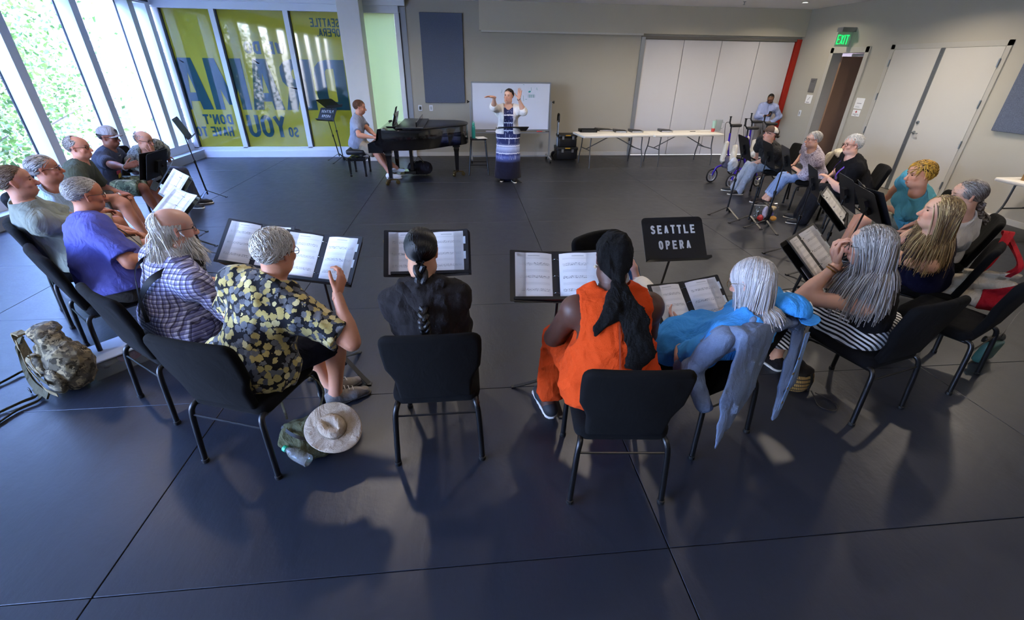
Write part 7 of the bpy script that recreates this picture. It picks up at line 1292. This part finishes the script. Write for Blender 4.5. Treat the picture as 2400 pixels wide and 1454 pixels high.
# cream cardigan on the chair of the woman in the floral blouse
W_, r_, f_ = chair_frame('P17'); O = tuple(W_(0, -.33, 0)); t = thing('cream_cardigan', 'cream knitted cardigan draped over a black chair back', 'cardigan', O); CK = fabric('cream bouclé knit', 'c4bca6', .2, 120, .95, .8)
sdf_obj('knit_body', [cone(W_(-.2, -.32, .86), W_(.2, -.32, .86), .055, k=.04), cone(W_(-.12, -.35, .8), W_(-.14, -.37, .45), .12, .1, .05, (f_, 2.4)), cone(W_(.12, -.35, .8), W_(.16, -.37, .45), .12, .1, .05, (f_, 2.4)), cone(W_(.2, -.25, .8), W_(.24, -.12, .5), .07, .05, .05, (r_, 2.))], CK, t, O, .009, wr=.01, seed=13); sdf_obj('sleeve', [cone(W_(.22, -.3, .82), W_(.3, -.28, .5), .055, .04, .03)], CK, t, O, .009, wr=.006, seed=14)
# phone
t = thing('phone', 'black phone held by the standing man', 'phone', PHONE_AT); g = MB(); g.slab(rrect(.072, .145, .01), .009, .003, frame((0, 0, 0), PH_R, A3(0, 0, .85)+PH_F*.5), 2); g.obj('case', M_DARKG, t); g = MB(); g.slab(rrect(.064, .135, .006, 1), .001, .0003, frame(-PH_F*.006+A3(0, 0, .003), PH_R, A3(0, 0, .85)+PH_F*.5), 1); g.obj('screen', mat('phone glass', '23272c', .1), t)
# bag under the piano
O = (-.92, 9.5, 0); o = A3(*O); t = thing('duffel_bag', 'dark bag lying under the grand piano', 'bag', O); sdf_obj('bag_body', [cone(o+A3(-.12, 0, .14), o+A3(.12, 0, .14), .13, k=.04), ell(o+A3(.02, -.08, .2), (.12, .08, .1), None, .04)], fabric('charcoal nylon', '2b2a30', .3, 120), t, O, .012, wr=.012, seed=15, cut=[(A3(0, 0, .003), A3(0, 0, -1))]); strap(t, O, [o+A3(-.1, -.1, .25), o+A3(0, -.12, .38), o+A3(.1, -.1, .25)], .025, M_WEB, A3(0, 1, .2), .004, 'handle')
# ================================================================ UPRIGHT ROLLATORS
M_PURP = mat('purple enamel tube', '3a1fa0', .3, .2); M_TYRE = mat('black tyre', '0e0e10', .7); M_HUB = mat('silver wheel hub', 'aeb0b4', .35, .5)
def rollator(x, y, deg, label):
    """faces deg; origin between the wheels"""
    t = thing('rollator', label, 'rollator', (x, y, 0), math.radians(deg-90), 'upright rollators'); 
    for sx in (-1, 1):
        for (yy, rr) in ((.32, .135), (-.3, .11)):
            g = MB(); X = sx*(.26 if yy > 0 else .29); g.tube([(X, yy+rr*.9*math.cos(a), rr+rr*.9*math.sin(a)) for a in np.linspace(0, 2*PI, 25)], rr*.11, 6, False); wl = g.obj('wheel', M_TYRE, t, True); h = MB(); h.tube([(X, yy+rr*.74*math.cos(a), rr+rr*.74*math.sin(a)) for a in np.linspace(0, 2*PI, 25)], rr*.09, 5, False); h.lathe([(.001, -.014), (rr*.2, -.014), (rr*.2, .014), (.001, .014)], (X, yy, rr), 12, [(0, 0, 1), (1, 0, 0), (0, 1, 0)])
            for k in range(3): a = k*2.1+.3; h.tube([(X, yy, rr), (X, yy+rr*.74*math.cos(a), rr+rr*.74*math.sin(a))], rr*.1, 5)
            h.obj('hub', M_HUB, wl)
        g = MB(); g.tube(smooth_path([(sx*.26, .32, .135), (sx*.24, .27, .28), (sx*.22, .15, .33), (sx*.22, -.05, .36), (sx*.25, -.2, .3), (sx*.28, -.3, .12)], 4), .019, 8); g.obj('side_frame', M_PURP, t, True)
        g = MB(); g.tube([(sx*.21, .02, .35), (sx*.2, .14, .72), (sx*.2, .16, .92)], .017, 8); up = g.obj('upright', M_PURP, t, True); g = MB(); g.tube([(sx*.2, .12, .66), (sx*.2, .17, 1.04)], .013, 8); g.obj('post', M_TUBE, up, True)
        g = MB(); g.slab(rrect(.09, .24, .03), .05, .018, frame((sx*.2, .06, 1.05), (1, 0, 0), (0, 1, 0)), 3); g.obj('arm_rest', M_TYRE, t, True); g = MB(); g.tube([(sx*.19, .17, 1.04), (sx*.18, .24, 1.1), (sx*.18, .25, 1.2)], .014, 8); hd_ = g.obj('handle', M_TYRE, t, True); MB().lathe([(.001, 0), (.02, .001), (.022, .016), (.001, .018)], (sx*.18, .25, 1.2), 10).obj('cap', M_TYRE, hd_, True)
        g = MB(); g.tube(smooth_path([(sx*.18, .25, 1.12), (sx*.22, .3, 1.08), (sx*.24, .22, .8), (sx*.26, .1, .4), (sx*.27, -.2, .2)], 4), .005, 5); g.obj('brake_cable', M_TUBE, t)
    MB().tube([(-.22, .1, .34), (.22, .1, .34)], .015, 8).obj('cross_tube', M_PURP, t); g = MB(); g.slab(rrect(.4, .26, .03), .03, .01, frame((0, -.06, .5), (1, 0, 0), (0, 1, 0)), 2); g.obj('seat', M_TYRE, t, True); g = MB(); g.slab(rrect(.3, .22, .03), .12, .04, frame((0, .22, .42), (1, 0, 0), (0, .25, .97)), 3); g.obj('pouch', fabric('patterned pouch cloth', '5a5460', .5, 40), t, True)
    V, Q = sdf_mesh([cone((-.14, .3, .5), (-.12, .28, .72), .06, .05, .03), cone((.1, .3, .45), (.12, .26, .75), .05, .045, .03)], .01, wr=.008, seed=3); obj('cloth_bundle', np_mesh('cloth_bundle', V, Q), fabric('cream towel', 'c6bfae', .1), t); V, Q = sdf_mesh([ell((-.22, .34, .42), (.07, .1, .14), None, .02)], .01, wr=.012, seed=6); obj('plastic_bag', np_mesh('plastic_bag', V, Q), mat('pale plastic bag', '9aa0a8', .25), t)
    return t
rollator(5.2, 8.45, 195, 'purple upright rollator with bags beside the seated woman in cap'); rollator(6.0, 9.1, 190, 'purple upright rollator partly hidden behind the first one')
